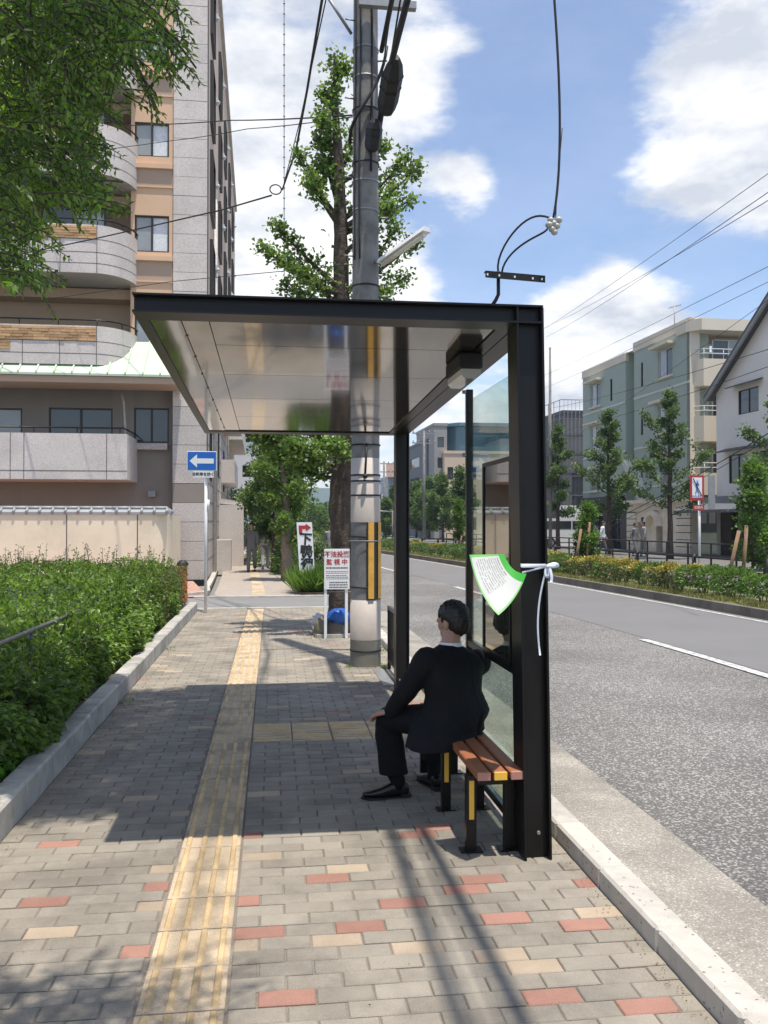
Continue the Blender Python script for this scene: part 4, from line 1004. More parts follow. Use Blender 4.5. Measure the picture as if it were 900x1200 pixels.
for (x0, x1, zl, mm) in ((SX0+.058, SX0+.20, -.082, m_ceil), (SX0+.204, SX0+.331, -.080, m_ceil), (1.104, 1.178, -.086, m_black)):
    q = MB(); a, b = SY0+.152, SY1-.152
    q.hexa([(x0, a, zt_(a)+zl), (x1, a, zt_(a)+zl), (x1, b, zt_(b)+zl), (x0, b, zt_(b)+zl), (x0, a, zt_(a)+zl+.03), (x1, a, zt_(a)+zl+.03), (x1, b, zt_(b)+zl+.03), (x0, b, zt_(b)+zl+.03)])
    q.build('ceiling_trim', mm, SH)
q = MB(); a, b = SY0+.06, SY1-.06
q.hexa([(SX0+.06, a, zt_(a)-.045), (1.26, a, zt_(a)-.045), (1.26, b, zt_(b)-.045), (SX0+.06, b, zt_(b)-.045), (SX0+.06, a, zt_(a)-.02), (1.26, a, zt_(a)-.02), (1.26, b, zt_(b)-.02), (SX0+.06, b, zt_(b)-.02)])
q.build('roof_sheet', m_blackm, SH)
q = MB()
for i in range(8): q.tube([(SX0+.20, 4.6+i*.5, zt_(4.6+i*.5)-.080), (SX0+.20, 4.6+i*.5, zt_(4.6+i*.5)-.086)], .008, 8)
q.build('screws', m_steel, SH)['kind'] = 'stuff'
for (px_, py_) in ((1.24, SY0+.09), (1.24, SY1-.08)):
    for (dx, dy) in ((-.03, -.028), (.04, -.028)):
        q = MB(); q.tube([(px_+dx, py_-.045+.002, .12), (px_+dx, py_-.055, .12)], .009, 6); q.build('bolt', m_steel, SH)
for i in range(5):
    q = MB(); z = .5+i*.5; q.tube([(1.20+.036*(1-z/2.66)-.004, SY0+.03, z), (1.20+.036*(1-z/2.66)+.004, SY0+.03, z)], .004, 6)
# lamp on the ceiling edge
q = MB(); q.cbox(1.03, 1.16, 4.78, 5.20, 2.475, 2.565, .01); lf = q.build('light_fitting', m_blackm, SH)
q = MB(); q.prism([(1.04, 4.80, 2.474), (1.04, 4.80, 2.44), (1.06, 4.80, 2.42), (1.12, 4.80, 2.42), (1.15, 4.80, 2.45), (1.15, 4.80, 2.474)], (0, .38, 0)); q.build('diffuser', mat('lamp_diffuser', (.50, .49, .46), .12, .05, 8, coat=.5), lf)
# glazing bay beside the bench
g_ = glassmat('clear_glass', (.86, .94, .91), .01, .28, ior=1.45)
yp = atx(550, 600, 1.25).y
q = MB(); q.cbox(1.228, 1.272, yp-.02, yp+.02, 0, 2.47, .003); q.build('mullion', m_black, SH)
q = MB()
for z in (2.45, 2.05): q.tube([(1.222, yp-.03, z), (1.20, yp-.03, z)], .012, 8)
q.build('bolt', m_steel, SH)['kind'] = 'stuff'
q = MB(); q.cbox(1.232, 1.268, SY0+.16, yp-.021, .835, .875, .003); q.cbox(1.232, 1.268, SY0+.16, yp-.021, .05, .09, .003); q.build('rail', m_black, SH)['kind'] = 'stuff'
q = MB(); q.box(1.245, 1.253, SY0+.17, yp-.024, .876, 2.40); q.build('glass_panel', g_, SH)
q = MB(); q.box(1.245, 1.253, SY0+.17, yp-.024, .091, .834); q.build('glass_panel', glassmat('lower_glass', (.78, .86, .82), .02, .35), SH)
m_smoke = bpy.data.materials.new('smoked_acrylic'); m_smoke.use_nodes = True
_N = m_smoke.node_tree.nodes; _L = m_smoke.node_tree.links; _N.clear(); _o = _N.new('ShaderNodeOutputMaterial'); _m = _N.new('ShaderNodeMixShader'); _m.inputs[0].default_value = .50
_a = _N.new('ShaderNodeBsdfTransparent'); _a.inputs[0].default_value = (.26, .27, .26, 1); _c = _N.new('ShaderNodeBsdfGlossy'); _c.inputs['Roughness'].default_value = .025; _c.inputs[0].default_value = (.85, .84, .80, 1)
_L.new(_a.outputs[0], _m.inputs[1]); _L.new(_c.outputs[0], _m.inputs[2]); _L.new(_m.outputs[0], _o.inputs[0])
nb = MB(); ya, yb, za, zb = 4.40, atx(568, 600, 1.22).y, .885, 1.96
q = MB(); t = .022
q.box(1.205, 1.232, ya, yb, zb-t, zb); q.box(1.205, 1.232, ya, yb, za, za+t); q.box(1.205, 1.231, ya, ya+t, za+t, zb-t); q.box(1.205, 1.231, yb-t, yb, za+t, zb-t); fr = q.build('display_case', m_black, SH)
q = MB(); q.box(1.212, 1.217, ya+t, yb-t, za+t, zb-t); q.build('smoked_pane', m_smoke, fr)

# ---- bracket and service cable on the roof
def fb(px, py, Y): return at(px, py, Y)
YBk = 4.6
BR = thing('cable_bracket', fb(580, 352, YBk), 'small black perforated angle iron bracket standing on the shelter roof', 'bracket')
b0 = fb(581, 356, YBk); b1 = fb(584, 318, YBk)
q = MB(); q.tube([b0+V(-.02, 0, -.01), b0+V(0, 0, .02), V(b1.x, b1.y, b0.z+.05), b1], .010, 8); q.build('stem', m_blackm, BR)
a, b = fb(569, 317, YBk), fb(639, 323, YBk-.15)
q = MB(); hh = V(0, 0, .036)
u = (b-a); 
q.hexa([a-hh, b-hh, b-hh+V(0, .005, 0), a-hh+V(0, .005, 0), a, b, b+V(0, .005, 0), a+V(0, .005, 0)]); q.hexa([a-V(0, 0, .005), b-V(0, 0, .005), b+V(0, .035, -.005), a+V(0, .035, -.005), a, b, b+V(0, .035, 0), a+V(0, .035, 0)]); q.build('angle_iron', m_blackm, BR)
for f in (.04, .24, .5, .8, .95):
    q = MB(); c = a.lerp(b, f)-hh*.55; q.tube([c+V(0, .0055, 0), c+V(0, -.0012, 0)], .0065, 8); q.build('bolt_hole', m_white, BR)
SC = thing('service_cable', fb(648, 265, YBk-.2), 'black service cable with round grey insulators dropping to the roof bracket', 'cable')
ci = fb(648, 262, YBk-.2)
def bez(p, n=14):
    p = [Vector(q) for q in p]; out = []
    for i in range(n+1):
        t = i/n; w = p[:]
        while len(w) > 1: w = [w[k].lerp(w[k+1], t) for k in range(len(w)-1)]
        out.append(w[0])
    return out
q = MB()
q.tube(bez([fb(584, 320, YBk), fb(578, 295, YBk), fb(610, 255, YBk-.1), fb(625, 248, YBk-.1), ci+V(-.02, 0, .03)]), .0055, 6)
q.tube(bez([fb(588, 320, YBk), fb(590, 298, YBk), fb(618, 278, YBk-.1), fb(636, 276, YBk-.1), ci+V(-.03, 0, -.03)]), .0055, 6)
q.tube(bez([ci+V(0, 0, .02), fb(657, 215, YBk-.2), fb(662, 130, YBk-.2), fb(650, 0, YBk-.2), at(640, -120, YBk-.2)], 20)+[Vector((1.2, 3.2, 6.6)), Vector((1.2, 2.2, 7.39))], .0065, 6)
q.tube(bez([ci+V(.015, 0, .02), fb(652, 225, YBk-.2), fb(659, 150, YBk-.19)], 8), .003, 5)
q.tube(bez([ci+V(-.01, 0, 0), at(600, 60, 6), at(560, -200, 9.0)], 2)[0:1]+[ci+V(-.012, 0, .01)], .003, 5)
q.build('cable', m_blackm, SC)
m_por = mat('porcelain', (.42, .42, .38), .35, .1, 30)
for (dx, dz, rr) in ((.030, .02, .021), (.020, -.012, .020), (-.004, -.03, .019), (.008, -.045, .018), (-.020, -.008, .021), (-.012, .018, .018), (.004, .0, .020)):
    q = MB(); q.ball(ci+V(dx, 0, dz), rr, 6, 0, (1, 1, .85)); q.build('insulator', m_por, SC)

# ================================================================== BENCH
BN = thing('bench', (1.06, 4.9, 0), 'black framed bench with three brown slats inside the bus shelter', 'bench')
bx0 = at(558, 912, 4.16).x; bx1 = at(613, 912, 4.16).x; sw_ = (bx1-bx0-.03)/3
for i in range(3):
    x = bx0+i*(sw_+.015); q = MB(); q.cbox(x, x+sw_, 4.142, 5.80, .385, .425, .006); s_ = q.build('slat', m_wood, BN)
    q = MB(); q.cbox(x+.002, x+sw_-.002, 4.136, 4.142, .386, .424, .001); q.build('end_cap', m_yel if i == 1 else m_woodend, s_)
for y in (4.27, 4.90, 5.62):
    q = MB(); t = .05
    q.cbox(bx0-.022, bx0-.022+t, y, y+t, 0, .375, .003); q.cbox(bx1-.06, bx1-.01, y, y+t, 0, .375, .003); q.cbox(bx0-.022+t, bx1-.06, y+.001, y+t-.001, .325, .375, .003)
    l = q.build('leg_frame', m_black, BN)
    for xx in (bx0+.003, bx1-.035): q = MB(); q.cbox(xx-.055, xx+.055, y-.015, y+t+.015, 0, .006, .001); q.build('foot_plate', m_black, l)
    q = MB(); q.cbox(bx0-.010, bx0+.015, y-.004, y, .16, .35, .001); q.build('reflector', m_yel, l)

# ================================================================== FLYER AND RIBBON
FLY = thing('notice_sheet', at(570, 660, 4.15), 'green bordered printed sheet sagging from the shelter post', 'notice')
A0, A1, A2, A3 = at(550, 650, 4.16), at(591, 649.5, 4.20), at(617, 672, 4.07), at(584, 721, 3.92)
def crv(p, q, m, t): return p*(1-t)**2+m*2*t*(1-t)+q*t*t
mt_ = at(599, 673, 4.14); ml = at(559, 697, 4.02); mrr = at(607, 703, 3.96); mtp = (A0+A1)/2
def patch(u, v):   # u along A0->A1 / A3->A2 ; v from A0->A3 / A1->A2
    T = A0.lerp(A1, u); B = crv(A3, A2, mrr, u); Lc = crv(A0, A3, ml, v); Rc = crv(A1, A2, mt_, v)
    return T*(1-v)+B*v+Lc*(1-u)+Rc*u-(A0*(1-u)*(1-v)+A1*u*(1-v)+A3*(1-u)*v+A2*u*v)
q = MB(); n = 28; vs = [patch(i/n, j/n) for j in range(n+1) for i in range(n+1)]
m_flyw = leafmat('paper_white', (.78, .80, .78), (.80, .82, .80), .5, .5, tcol=(1, 1, 1)); m_flyg = leafmat('paper_green', (.24, .68, .16), (.26, .70, .18), .5, .4, tcol=(1, 1.1, 1))
for m in (m_flyw, m_flyg):
    pass
fs = [[], [], []]
for j in range(n):
    for i in range(n):
        f = (j*(n+1)+i, j*(n+1)+i+1, (j+1)*(n+1)+i+1, (j+1)*(n+1)+i); fs[2 if (i >= n-5) else 1 if (i == 0 or j == 0 or j == n-1) else 0].append(f)
q.add(vs, fs[0], 0, True); b0_ = len(q.v)-len(vs)
for mi_ in (1, 2):
    for f in fs[mi_]: q.f.append([b0_+k for k in f]); q.m.append(mi_); q.sm.append(True)
q.build('sheet', [m_flyw, m_flyg, leafmat('paper_dark_green', (.07, .50, .07), (.09, .54, .09), .45, .35, tcol=(1, 1.1, 1))], FLY)
q = MB(); Rt = random.Random(4); nrm = (A1-A0).cross(A3-A0).normalized()
if nrm.dot(Vector((0, 0, CAMH))-A0) < 0: nrm = -nrm
for c in range(11):
    u = .74-c*.060; v = .07; big = c < 1
    while v < (.62 if c > 1 else .55):
        l = Rt.uniform(.012, .03)*(1.3 if big else 1); w = .022 if big else .012
        if Rt.random() < .85:
            pts_ = [patch(u, v), patch(u+w, v), patch(u+w, v+l*.7), patch(u, v+l*.7)]; q.quad(*[p_+nrm*.0018 for p_ in pts_])
        v += l
q.build('print', mat('ink_grey', (.10, .10, .11), .8), FLY)['kind'] = 'stuff'
RB = thing('ribbon', at(640, 662, 4.09), 'white plastic ribbon tied in a bow round the shelter post', 'ribbon')
m_rib = leafmat('ribbon_plastic', (.70, .74, .80), (.72, .76, .82), .3, .3, tcol=(1, 1, 1))
def band(pts, w, nm='strand'):
    q = MB(); P_ = [Vector(p) for p in pts]; vs = []
    for i, p in enumerate(P_):
        t = (P_[min(i+1, len(P_)-1)]-P_[max(i-1, 0)]).normalized(); s_ = t.cross(Vector((0, 1, 0))).normalized()*w/2
        vs += [p-s_, p+s_, p+s_+V(0, .0015, 0), p-s_+V(0, .0015, 0)]
    fs_ = []
    for i in range(len(P_)-1):
        for k in range(4): fs_.append((i*4+k, i*4+(k+1) % 4, i*4+4+(k+1) % 4, i*4+4+k))
    q.add(vs, fs_+[(0, 1, 2, 3), tuple(len(vs)-4+k for k in (3, 2, 1, 0))], 0, True); q.build(nm, m_rib, RB)
yr = 4.088
band([at(602, 660, 4.3), at(612, 663, yr), at(640, 663, yr)], .018)
band([at(612, 671, 4.1), at(628, 667, yr), at(641, 664, yr)], .008)
band(bez([at(641, 664, yr), at(650, 657, yr), at(662, 664, yr-.02), at(650, 664, yr-.01), at(642, 664, yr)], 10), .017, 'bow_loop')
band(bez([at(641, 664, yr), at(636, 672, yr), at(641, 684, yr-.015), at(646, 675, yr-.01), at(642, 664, yr)], 10), .012, 'bow_loop')
band(bez([at(641, 664, yr), at(634, 690, yr), at(626, 720, yr), at(633, 768, yr)], 12), .009, 'tail')
band(bez([at(643, 664, yr), at(648, 675, yr-.02), at(646, 682, yr-.02)], 6), .014, 'tail')

# ================================================================== UTILITY POLE
PX_, PY_ = 1.055, 10.02
UP = thing('utility_pole', (PX_, PY_, 0), 'tall concrete utility pole with yellow guard strips beside the shelter', 'utility pole')
rp = lambda z: .171-.0042*z
q = MB(); q.lathe((PX_, PY_, 0), [(rp(z), z) for z in (0, .3, 2.0, 4, 6, 8, 10, 12)]+[(.01, 12.02)], 28); q.build('shaft', m_conc, UP)
zy = lambda py: CAMH+(613-py)/FPX*(PY_-.15)
q = MB(); q.lathe((PX_, PY_, 0), [(rp(0)+.004, 0), (rp(0)+.004, zy(750))], 28); q.build('base_collar', mat('stained_concrete', (.22, .21, .175), .95, .15, 4, .4, 60, stain=.3), UP)
for (a, b, m) in ((751, 704, m_wrap), (612, 536, m_wrap), (703, 612, None)):
    z0, z1 = zy(a), zy(b)
    if m: q = MB(); q.lathe((PX_, PY_, 0), [(rp(z0)+.006, z0), (rp(z1)+.006, z1), (rp(z1), z1+.001)], 28); q.build('wrap', m, UP)
for py in (502, 520, 556, 563, 580, 629, 689, 764, 330, 118, 45, 205, 183, 240, 80):
    z = zy(py); q = MB(); q.lathe((PX_, PY_, 0), [(rp(z)+.004, z-.01), (rp(z)+.011, z-.008), (rp(z)+.011, z+.008), (rp(z)+.004, z+.01)], 28); q.build('steel_band', m_blackm if py > 300 or py in (118, 183) else m_steel, UP)
z0, z1 = zy(703), zy(612); q = MB()
ang = lambda d: (PX_+math.sin(math.radians(d)), PY_-math.cos(math.radians(d)))
def arcplate(q, d0, d1, z0, z1, off, mi=0, r0=None):
    k = 6; vs = []
    for z in (z0, z1):
        for i in range(k+1):
            d = d0+(d1-d0)*i/k; s_, c_ = math.sin(math.radians(d)), -math.cos(math.radians(d)); r_ = rp((z0+z1)/2)+off; vs.append((PX_+r_*s_, PY_+r_*c_, z))
    q.add(vs, [(i, i+1, k+2+i, k+1+i) for i in range(k)], mi, True)
arcplate(q, -2, 88, z0, z1, .012); gd = q.build('guard', mat('guard_black', (.035, .03, .02), .6), UP)
for (d0, d1) in ((4, 25), (44, 66)):
    q = MB(); arcplate(q, d0, d1, z0+.01, z1, .02); q.build('yellow_strip', mat('guard_yellow', (.78, .42, .07), .5, .08, 6, stain=.15, sscale=6), gd)
q = MB(); z = zy(634); q.lathe((PX_, PY_, 0), [(rp(z)+.022, z-.006), (rp(z)+.026, z), (rp(z)+.022, z+.006)], 28); q.build('steel_band', m_steel, UP)
q = MB(); q.tube([ang(30) + (0,), ang(30)+(0,)], .01, 4) if False else None
# climbing bolts, small rod and lock
for i, zz in enumerate(np.arange(4.2, 8.4, .45)):
    s_ = -1 if i % 2 else 1; q = MB(); q.tube([(PX_+s_*rp(zz)*.9, PY_-.05, zz), (PX_+s_*(rp(zz)+.10), PY_-.07, zz)], .009, 6); q.build('step_bolt', m_steel, UP)
q = MB(); a, b = at(430, 520, 9.84), at(428, 558, 9.82); q.tube([a, b], .012, 6); q.ball(b, .03, 5); q.ball(a, .02, 4); q.build('hook_rod', m_blackm, UP)
q = MB()
for (d, r_) in ((-30, .010), (20, .014), (-55, .008)):
    pts_ = [(PX_+(rp(z)+.012)*math.sin(math.radians(d+3*math.sin(z*2))), PY_-(rp(z)+.012)*math.cos(math.radians(d+3*math.sin(z*2))), z) for z in np.arange(5.6 if d > 0 else 4.6, 10, .25)]; q.tube(pts_, r_, 5)
q.build('downlead', m_blackm, UP)['kind'] = 'stuff'
q = MB(); z = 6.0
q.tube(bez([(PX_-rp(z)-.03, PY_-.02, 5.95), (PX_-.25, PY_-.25, 6.1), (PX_+.0, PY_-.22, 6.35), (PX_+.18, PY_-.18, 6.6), (PX_+.22, PY_-.2, 7.0)]), .018, 6); q.build('cable_loop', m_blackm, UP)
# street lamp on its arm
LP_ = thing('street_lamp', (PX_, PY_, 4.5), 'white fluorescent strip street lamp angled off the utility pole', 'street lamp')
a, b = at(446, 309, PY_-.3), at(500, 271, PY_-1.0); d = (b-a)
q = MB(); up_ = V(0, 0, .05); sd_ = d.cross(V(0, 0, 1)).normalized()*.055
q.hexa([a-sd_, b-sd_, b+sd_, a+sd_, a-sd_*.6+up_, b-sd_*.6+up_, b+sd_*.6+up_, a+sd_*.6+up_]); q.build('housing', m_white, LP_)
q = MB(); q.tube([a.lerp(b, .04)-V(0, 0, .02), a.lerp(b, .96)-V(0, 0, .02)], .028, 10); q.build('tube', mat('lamp_tube', (.75, .72, .62), .3), LP_)
q = MB(); q.tube([(PX_+.1, PY_, a.z+.1), a+V(-.02, 0, .02), a.lerp(b, .3)+V(0, 0, .04)], .022, 6); q.build('arm', m_steel, LP_)
# splice closures hanging by the aerial cables
def closure(p, q_, r1, label):
    p, q_ = Vector(p), Vector(q_); t = thing('cable_closure', p, label, 'cable closure'); d = (q_-p)
    m = MB(); m.tube([p, p+d*.12, p+d*.30, p+d*.78, p+d*.92, q_], [r1*.35, r1*.75, r1, r1, r1*.85, r1*.4], 6, smooth=False); m.build('body', m_blackm, t)
    m = MB(); m.tube([p+d*.5, p+d*.53], r1*1.06, 6, smooth=False); m.tube([p+d*.3, p+d*.33], r1*1.06, 6, smooth=False); m.build('strap', m_black, t)
    return t
closure(at(464, 67, 9.0), at(452, 133, 9.75), .115, 'larger black hexagonal cable closure hanging right of the pole top')
closure(at(440, 139, 9.7), at(436, 178, 9.85), .095, 'smaller black cable closure below the larger one on the pole')
def wire(name, ptsl, r, label, cat='cable', group=None, sag=0., m=None, n=16):
    q = MB(); P_ = [Vector(p) for p in ptsl]; out = []
    for a, b in zip(P_[:-1], P_[1:]):
        for i in range(n+1):
            t = i/n; p = a.lerp(b, t); p.z -= sag*4*t*(1-t); out.append(p)
    q.tube(out, r, 6); o = q.build(name, m or m_blackm); tag(o, label, cat, group); return o
# bundle passing over the sidewalk towards the viewer
zq = 6.15
wire('aerial_cable', [at(444, 150, 9.85), at(452, 100, 9.5), at(478, -2, 8.0), (1.33, 2, 6.5), (1.35, -20, 6.6)], .034, 'thick black aerial cable bundle rising from the pole over the sidewalk')
wire('aerial_cable', [at(447, 60, 9.9), (1.20, 2, 7.4), (1.2, -20, 7.5)], .028, 'second aerial cable from the pole, above the thick bundle')
wire('aerial_cable', [at(448, 130, 9.9), at(470, -5, 8.4), (1.45, -20, 6.9)], .010, 'thin aerial wire beside the larger cable closure')
wire('aerial_cable', [at(446, 100, 9.9), at(460, -5, 8.8), (1.30, -20, 7.3)], .008, 'thinnest aerial wire climbing from the pole band to the top edge')
q = MB(); q.box(PX_-.1, PX_+.55, PY_-.26, PY_-.18, 7.42, 7.50); q.build('cross_arm', m_steel, UP)
q = MB(); q.tube([at(412, 40, PY_), at(383, -5, PY_-.1)], .018, 6); q.build('stay_arm', m_steel, UP)
# wires to the left
wire('aerial_cable', [at(-10, 305, 24), at(110, 280, 22), at(190, 262, 20), at(260, 246, 18), at(318, 229, 15.5)], .015, 'black wire running from the granite block to the wire ring', n=5)
wire('aerial_cable', [at(331, 222, 15.5), at(347, 175, 13.5), at(360, 105, 11.5), at(379, -10, 9.5), (.2, -15, 15)], .016, 'black wire rising steeply from the wire ring to the top edge', n=5)
wire('aerial_cable', [at(331, 222, 15.5), at(352, 140, 13), at(384, -10, 10), (.4, -15, 15)], .008, 'thin companion wire rising beside the steep black one', n=5)
q = MB(); c = at(323, 222, 15.5); q.tube([c+V(.10*math.cos(a), 0, .085*math.sin(a)) for a in np.linspace(0, 2*math.pi, 20)], .012, 5); tag(q.build('wire_ring', m_blackm), 'small ring of coiled black wire left of the ginkgo', 'wire ring')
q = MB(); tp_ = [at(333, y, 16) for y in range(-20, 330, 12)]; q.tube(tp_, .008, 4)
for p in tp_: q.ball(p, .022, 3)
tag(q.build('beaded_wire', m_steel), 'thin vertical beaded grey wire left of the ginkgo top', 'wire')
wire('aerial_cable', [at(150, 147, 24), at(270, 141, 20), at(413, 135, 12)], .012, 'upper horizontal wire crossing the granite column to the pole', n=4, sag=.02)
wire('aerial_cable', [at(60, 182, 24), at(200, 165, 22), at(290, 151, 18), at(413, 137, 12)], .008, 'lower of the two wires crossing the granite column', n=4, sag=.02)
wire('aerial_cable', [at(60, 350, 24), at(200, 330, 22), at(340, 317, 16), at(413, 310, 12)], .008, 'faint wire crossing just above the shelter roof', n=4)
# wires over the road on the right
for (p, q_, r, lb) in (((600, 408, 60), (905, 200, 14), .010, 'highest sloping wire over the road'), ((640, 395, 60), (905, 222, 14), .012, 'second sloping wire over the road'), ((638, 384, 60), (905, 232, 15), .012, 'third sloping wire over the road'), ((600, 455, 70), (905, 310, 16), .010, 'wire crossing above the green block roof'), ((600, 470, 70), (905, 328, 16), .009, 'faint wire just over the green block parapet'),
                       ((648, 478, 60), (905, 408, 26), .018, 'wire crossing the upper windows of the green block'), ((648, 508, 60), (905, 428, 26), .018, 'wire crossing below the upper windows of the green block'), ((700, 618, 50), (905, 505, 26), .028, 'thick lower wire in front of the green block'), ((700, 624, 50), (905, 512, 26), .02, 'lowest wire in front of the green block'), ((600, 230+330, 70), (905, 348, 20), .010, 'thin wire over the gabled house roof')):
    wire('aerial_cable', [at(*p), at(*q_)], r*.62, lb, group=None, n=14, sag=.15)

# ================================================================== FAR POLES, LIGHTS
def farpole(px, ytop, Y, label, r=.15, arms=2, lamp=False):
    p = at(px, 613, Y); p.z = 0; H_ = CAMH+(613-ytop)/FPX*Y; t = thing('distant_pole', p, label, 'utility pole')
    q = MB(); q.tube([p, p+V(0, 0, H_)], [r, r*.7], 8); q.build('shaft', m_conc, t)
    for i in range(arms):
        q = MB(); z = H_-.3-i*.9; q.box(p.x-1.1, p.x+1.1, p.y-.05, p.y+.05, z, z+.1)
        for k in (-1, -.5, .5, 1): q.tube([(p.x+k, p.y, z+.1), (p.x+k, p.y, z+.3)], .05, 5)
        q.build('cross_arm', m_steel, t)
    if lamp: q = MB(); q.tube([(p.x, p.y, H_-.1), (p.x-1.6, p.y, H_)], .05, 5); q.box(p.x-2.3, p.x-1.5, p.y-.12, p.y+.12, H_-.06, H_+.08); q.build('lamp_arm', m_steel, t)
farpole(497, 503, 80, 'distant concrete pole with cross arms left of the slate building')
farpole(450, 540, 95, 'distant pole with cross arms just right of the utility pole')
farpole(645, 400, 52, 'tall thin pole right of the shelter post', .11, 0)
farpole(460, 598, 60, 'short distant white lamp pole above the median hedge', .06, 0, True)
# ================================================================== FENCES
def fence_run():
    t = thing('median_fence', (11.1, 30, 0), 'low black pipe fence behind the median shrubs across the road', 'fence'); q = None
    ys = [12+3.1*i for i in range(22)]
    for y in ys: x = 11.15+bend(y); q = MB(); q.tube([(x, y, 0), (x, y, .84)], .055, 8); q.build('fence_post', m_blackm, t)
    for z in (.42, .76):
        q = MB(); q.tube([(11.15+bend(y), y, z) for y in ys], .028, 6); q.build('rail', m_blackm, t)
fence_run()
def far_fence():
    t = thing('pavement_fence', (16, 40, 0), 'dark railing along the far pavement before the green block', 'fence')
    ys = [26+1.5*i for i in range(24)]
    for z in (.45, .9): q = MB(); q.tube([(16.1+bend(y), y, z) for y in ys], .03, 6); q.build('rail', m_blackm, t)
    for y in ys: q = MB(); q.tube([(16.1+bend(y), y, 0), (16.1+bend(y), y, .9)], .035, 6); q.build('fence_post', m_blackm, t)
far_fence()
t = thing('kerb_railing', (1.28, 9.2, 0), 'short black barred railing between the shelter and the utility pole', 'railing')
q = MB(); q.cbox(1.27, 1.31, 8.62, 9.75, .66, .70, .003); q.build('rail', m_black, t); q = MB(); q.cbox(1.275, 1.305, 8.62, 9.75, .08, .11, .003); q.build('rail', m_black, t)
for y in (8.63, 9.72): q = MB(); q.cbox(1.272, 1.308, y, y+.035, 0, .66, .003); q.build('fence_post', m_black, t)
for i in range(10): q = MB(); q.cbox(1.284, 1.296, 8.73+i*.10, 8.742+i*.10, .11, .66, .001); q.build('bar', m_black, t)
q = MB(); q.box(1.10, 1.22, 8.7, 9.7, .0005, .007); gr = q.build('drain_cover', m_steel); tag(gr, 'narrow steel drain cover beside the short railing', 'drain cover')
# ================================================================== TEXT
def text(body, loc, size, mt, parent, name='lettering', rot=(math.pi/2, 0, 0), bold=.0, vertical=False, align='CENTER'):
    cu = bpy.data.curves.new('txt', 'FONT'); cu.body = body; cu.size = size; cu.extrude = .001; cu.offset = bold; cu.align_x = align; cu.align_y = 'CENTER'; cu.resolution_u = 3
    o = bpy.data.objects.new('txt', cu); S.collection.objects.link(o)
    dg = bpy.context.evaluated_depsgraph_get(); dg.update(); me = bpy.data.meshes.new_from_object(o.evaluated_get(dg)); S.collection.objects.unlink(o); bpy.data.objects.remove(o); 
    me.materials.clear(); me.materials.append(mt)
    n = mesh_obj(name, me, parent); n.location = Vector(loc)-(wloc(parent) if parent else V(0, 0, 0)); n.rotation_euler = rot; return n
m_blue = mat('sign_blue', (.012, .13, .50), .4, .04, 6); m_red = mat('sign_red', (.42, .03, .035), .45, .05, 6); m_ink = mat('sign_ink', (.02, .02, .02), .6)
# one-way sign
p = gnd(241, 718); YS_ = p.y
OW = thing('one_way_sign', p, 'blue sign with white left arrow on a slim white post by the hedge end', 'road sign')
zz = lambda py, Y: CAMH+(613-py)/FPX*Y*.994
q = MB(); q.tube([p, V(p.x, p.y, zz(532, YS_))], .028, 12); q.tube([V(p.x, p.y, zz(532, YS_)), V(p.x, p.y, zz(532, YS_)+.02)], .03, 12); q.tube([p+V(.035, 0, zz(598, YS_)), p+V(.035, 0, zz(586, YS_))], .03, 8); q.build('post', m_white, OW)
xa, xb = at(219, 540, YS_-.05).x, at(254, 540, YS_-.05).x; za, zb = zz(552.5, YS_), zz(530, YS_); y = YS_-.05
q = MB(); q.cbox(xa, xb, y-.006, y+.006, za, zb, .003); pl = q.build('plate', m_white, OW)
q = MB(); q.box(xa+.012, xb-.012, y-.009, y-.0061, za+.012, zb-.012); q.build('blue_field', m_blue, pl)
w, h = xb-xa, zb-za; cx, cz = (xa+xb)/2, (za+zb)/2
q = MB(); q.prism([(cx-w*.41, y-.0091, cz), (cx-w*.16, y-.0091, cz-h*.34), (cx-w*.16, y-.0091, cz-h*.13), (cx+w*.40, y-.0091, cz-h*.13), (cx+w*.40, y-.0091, cz+h*.13), (cx-w*.16, y-.0091, cz+h*.13), (cx-w*.16, y-.0091, cz+h*.34)], (0, -.002, 0)); q.build('arrow', m_white, pl)
xa, xb = at(226, 556, y).x, at(250.5, 556, y).x; za, zb = zz(560.5, YS_), zz(552.8, YS_)
q = MB(); q.cbox(xa, xb, y-.006, y+.006, za, zb, .002); pl = q.build('sub_plate', m_white, OW); text('自転車を除く', ((xa+xb)/2, y-.008, (za+zb)/2), .066, m_ink, pl, bold=.0015)
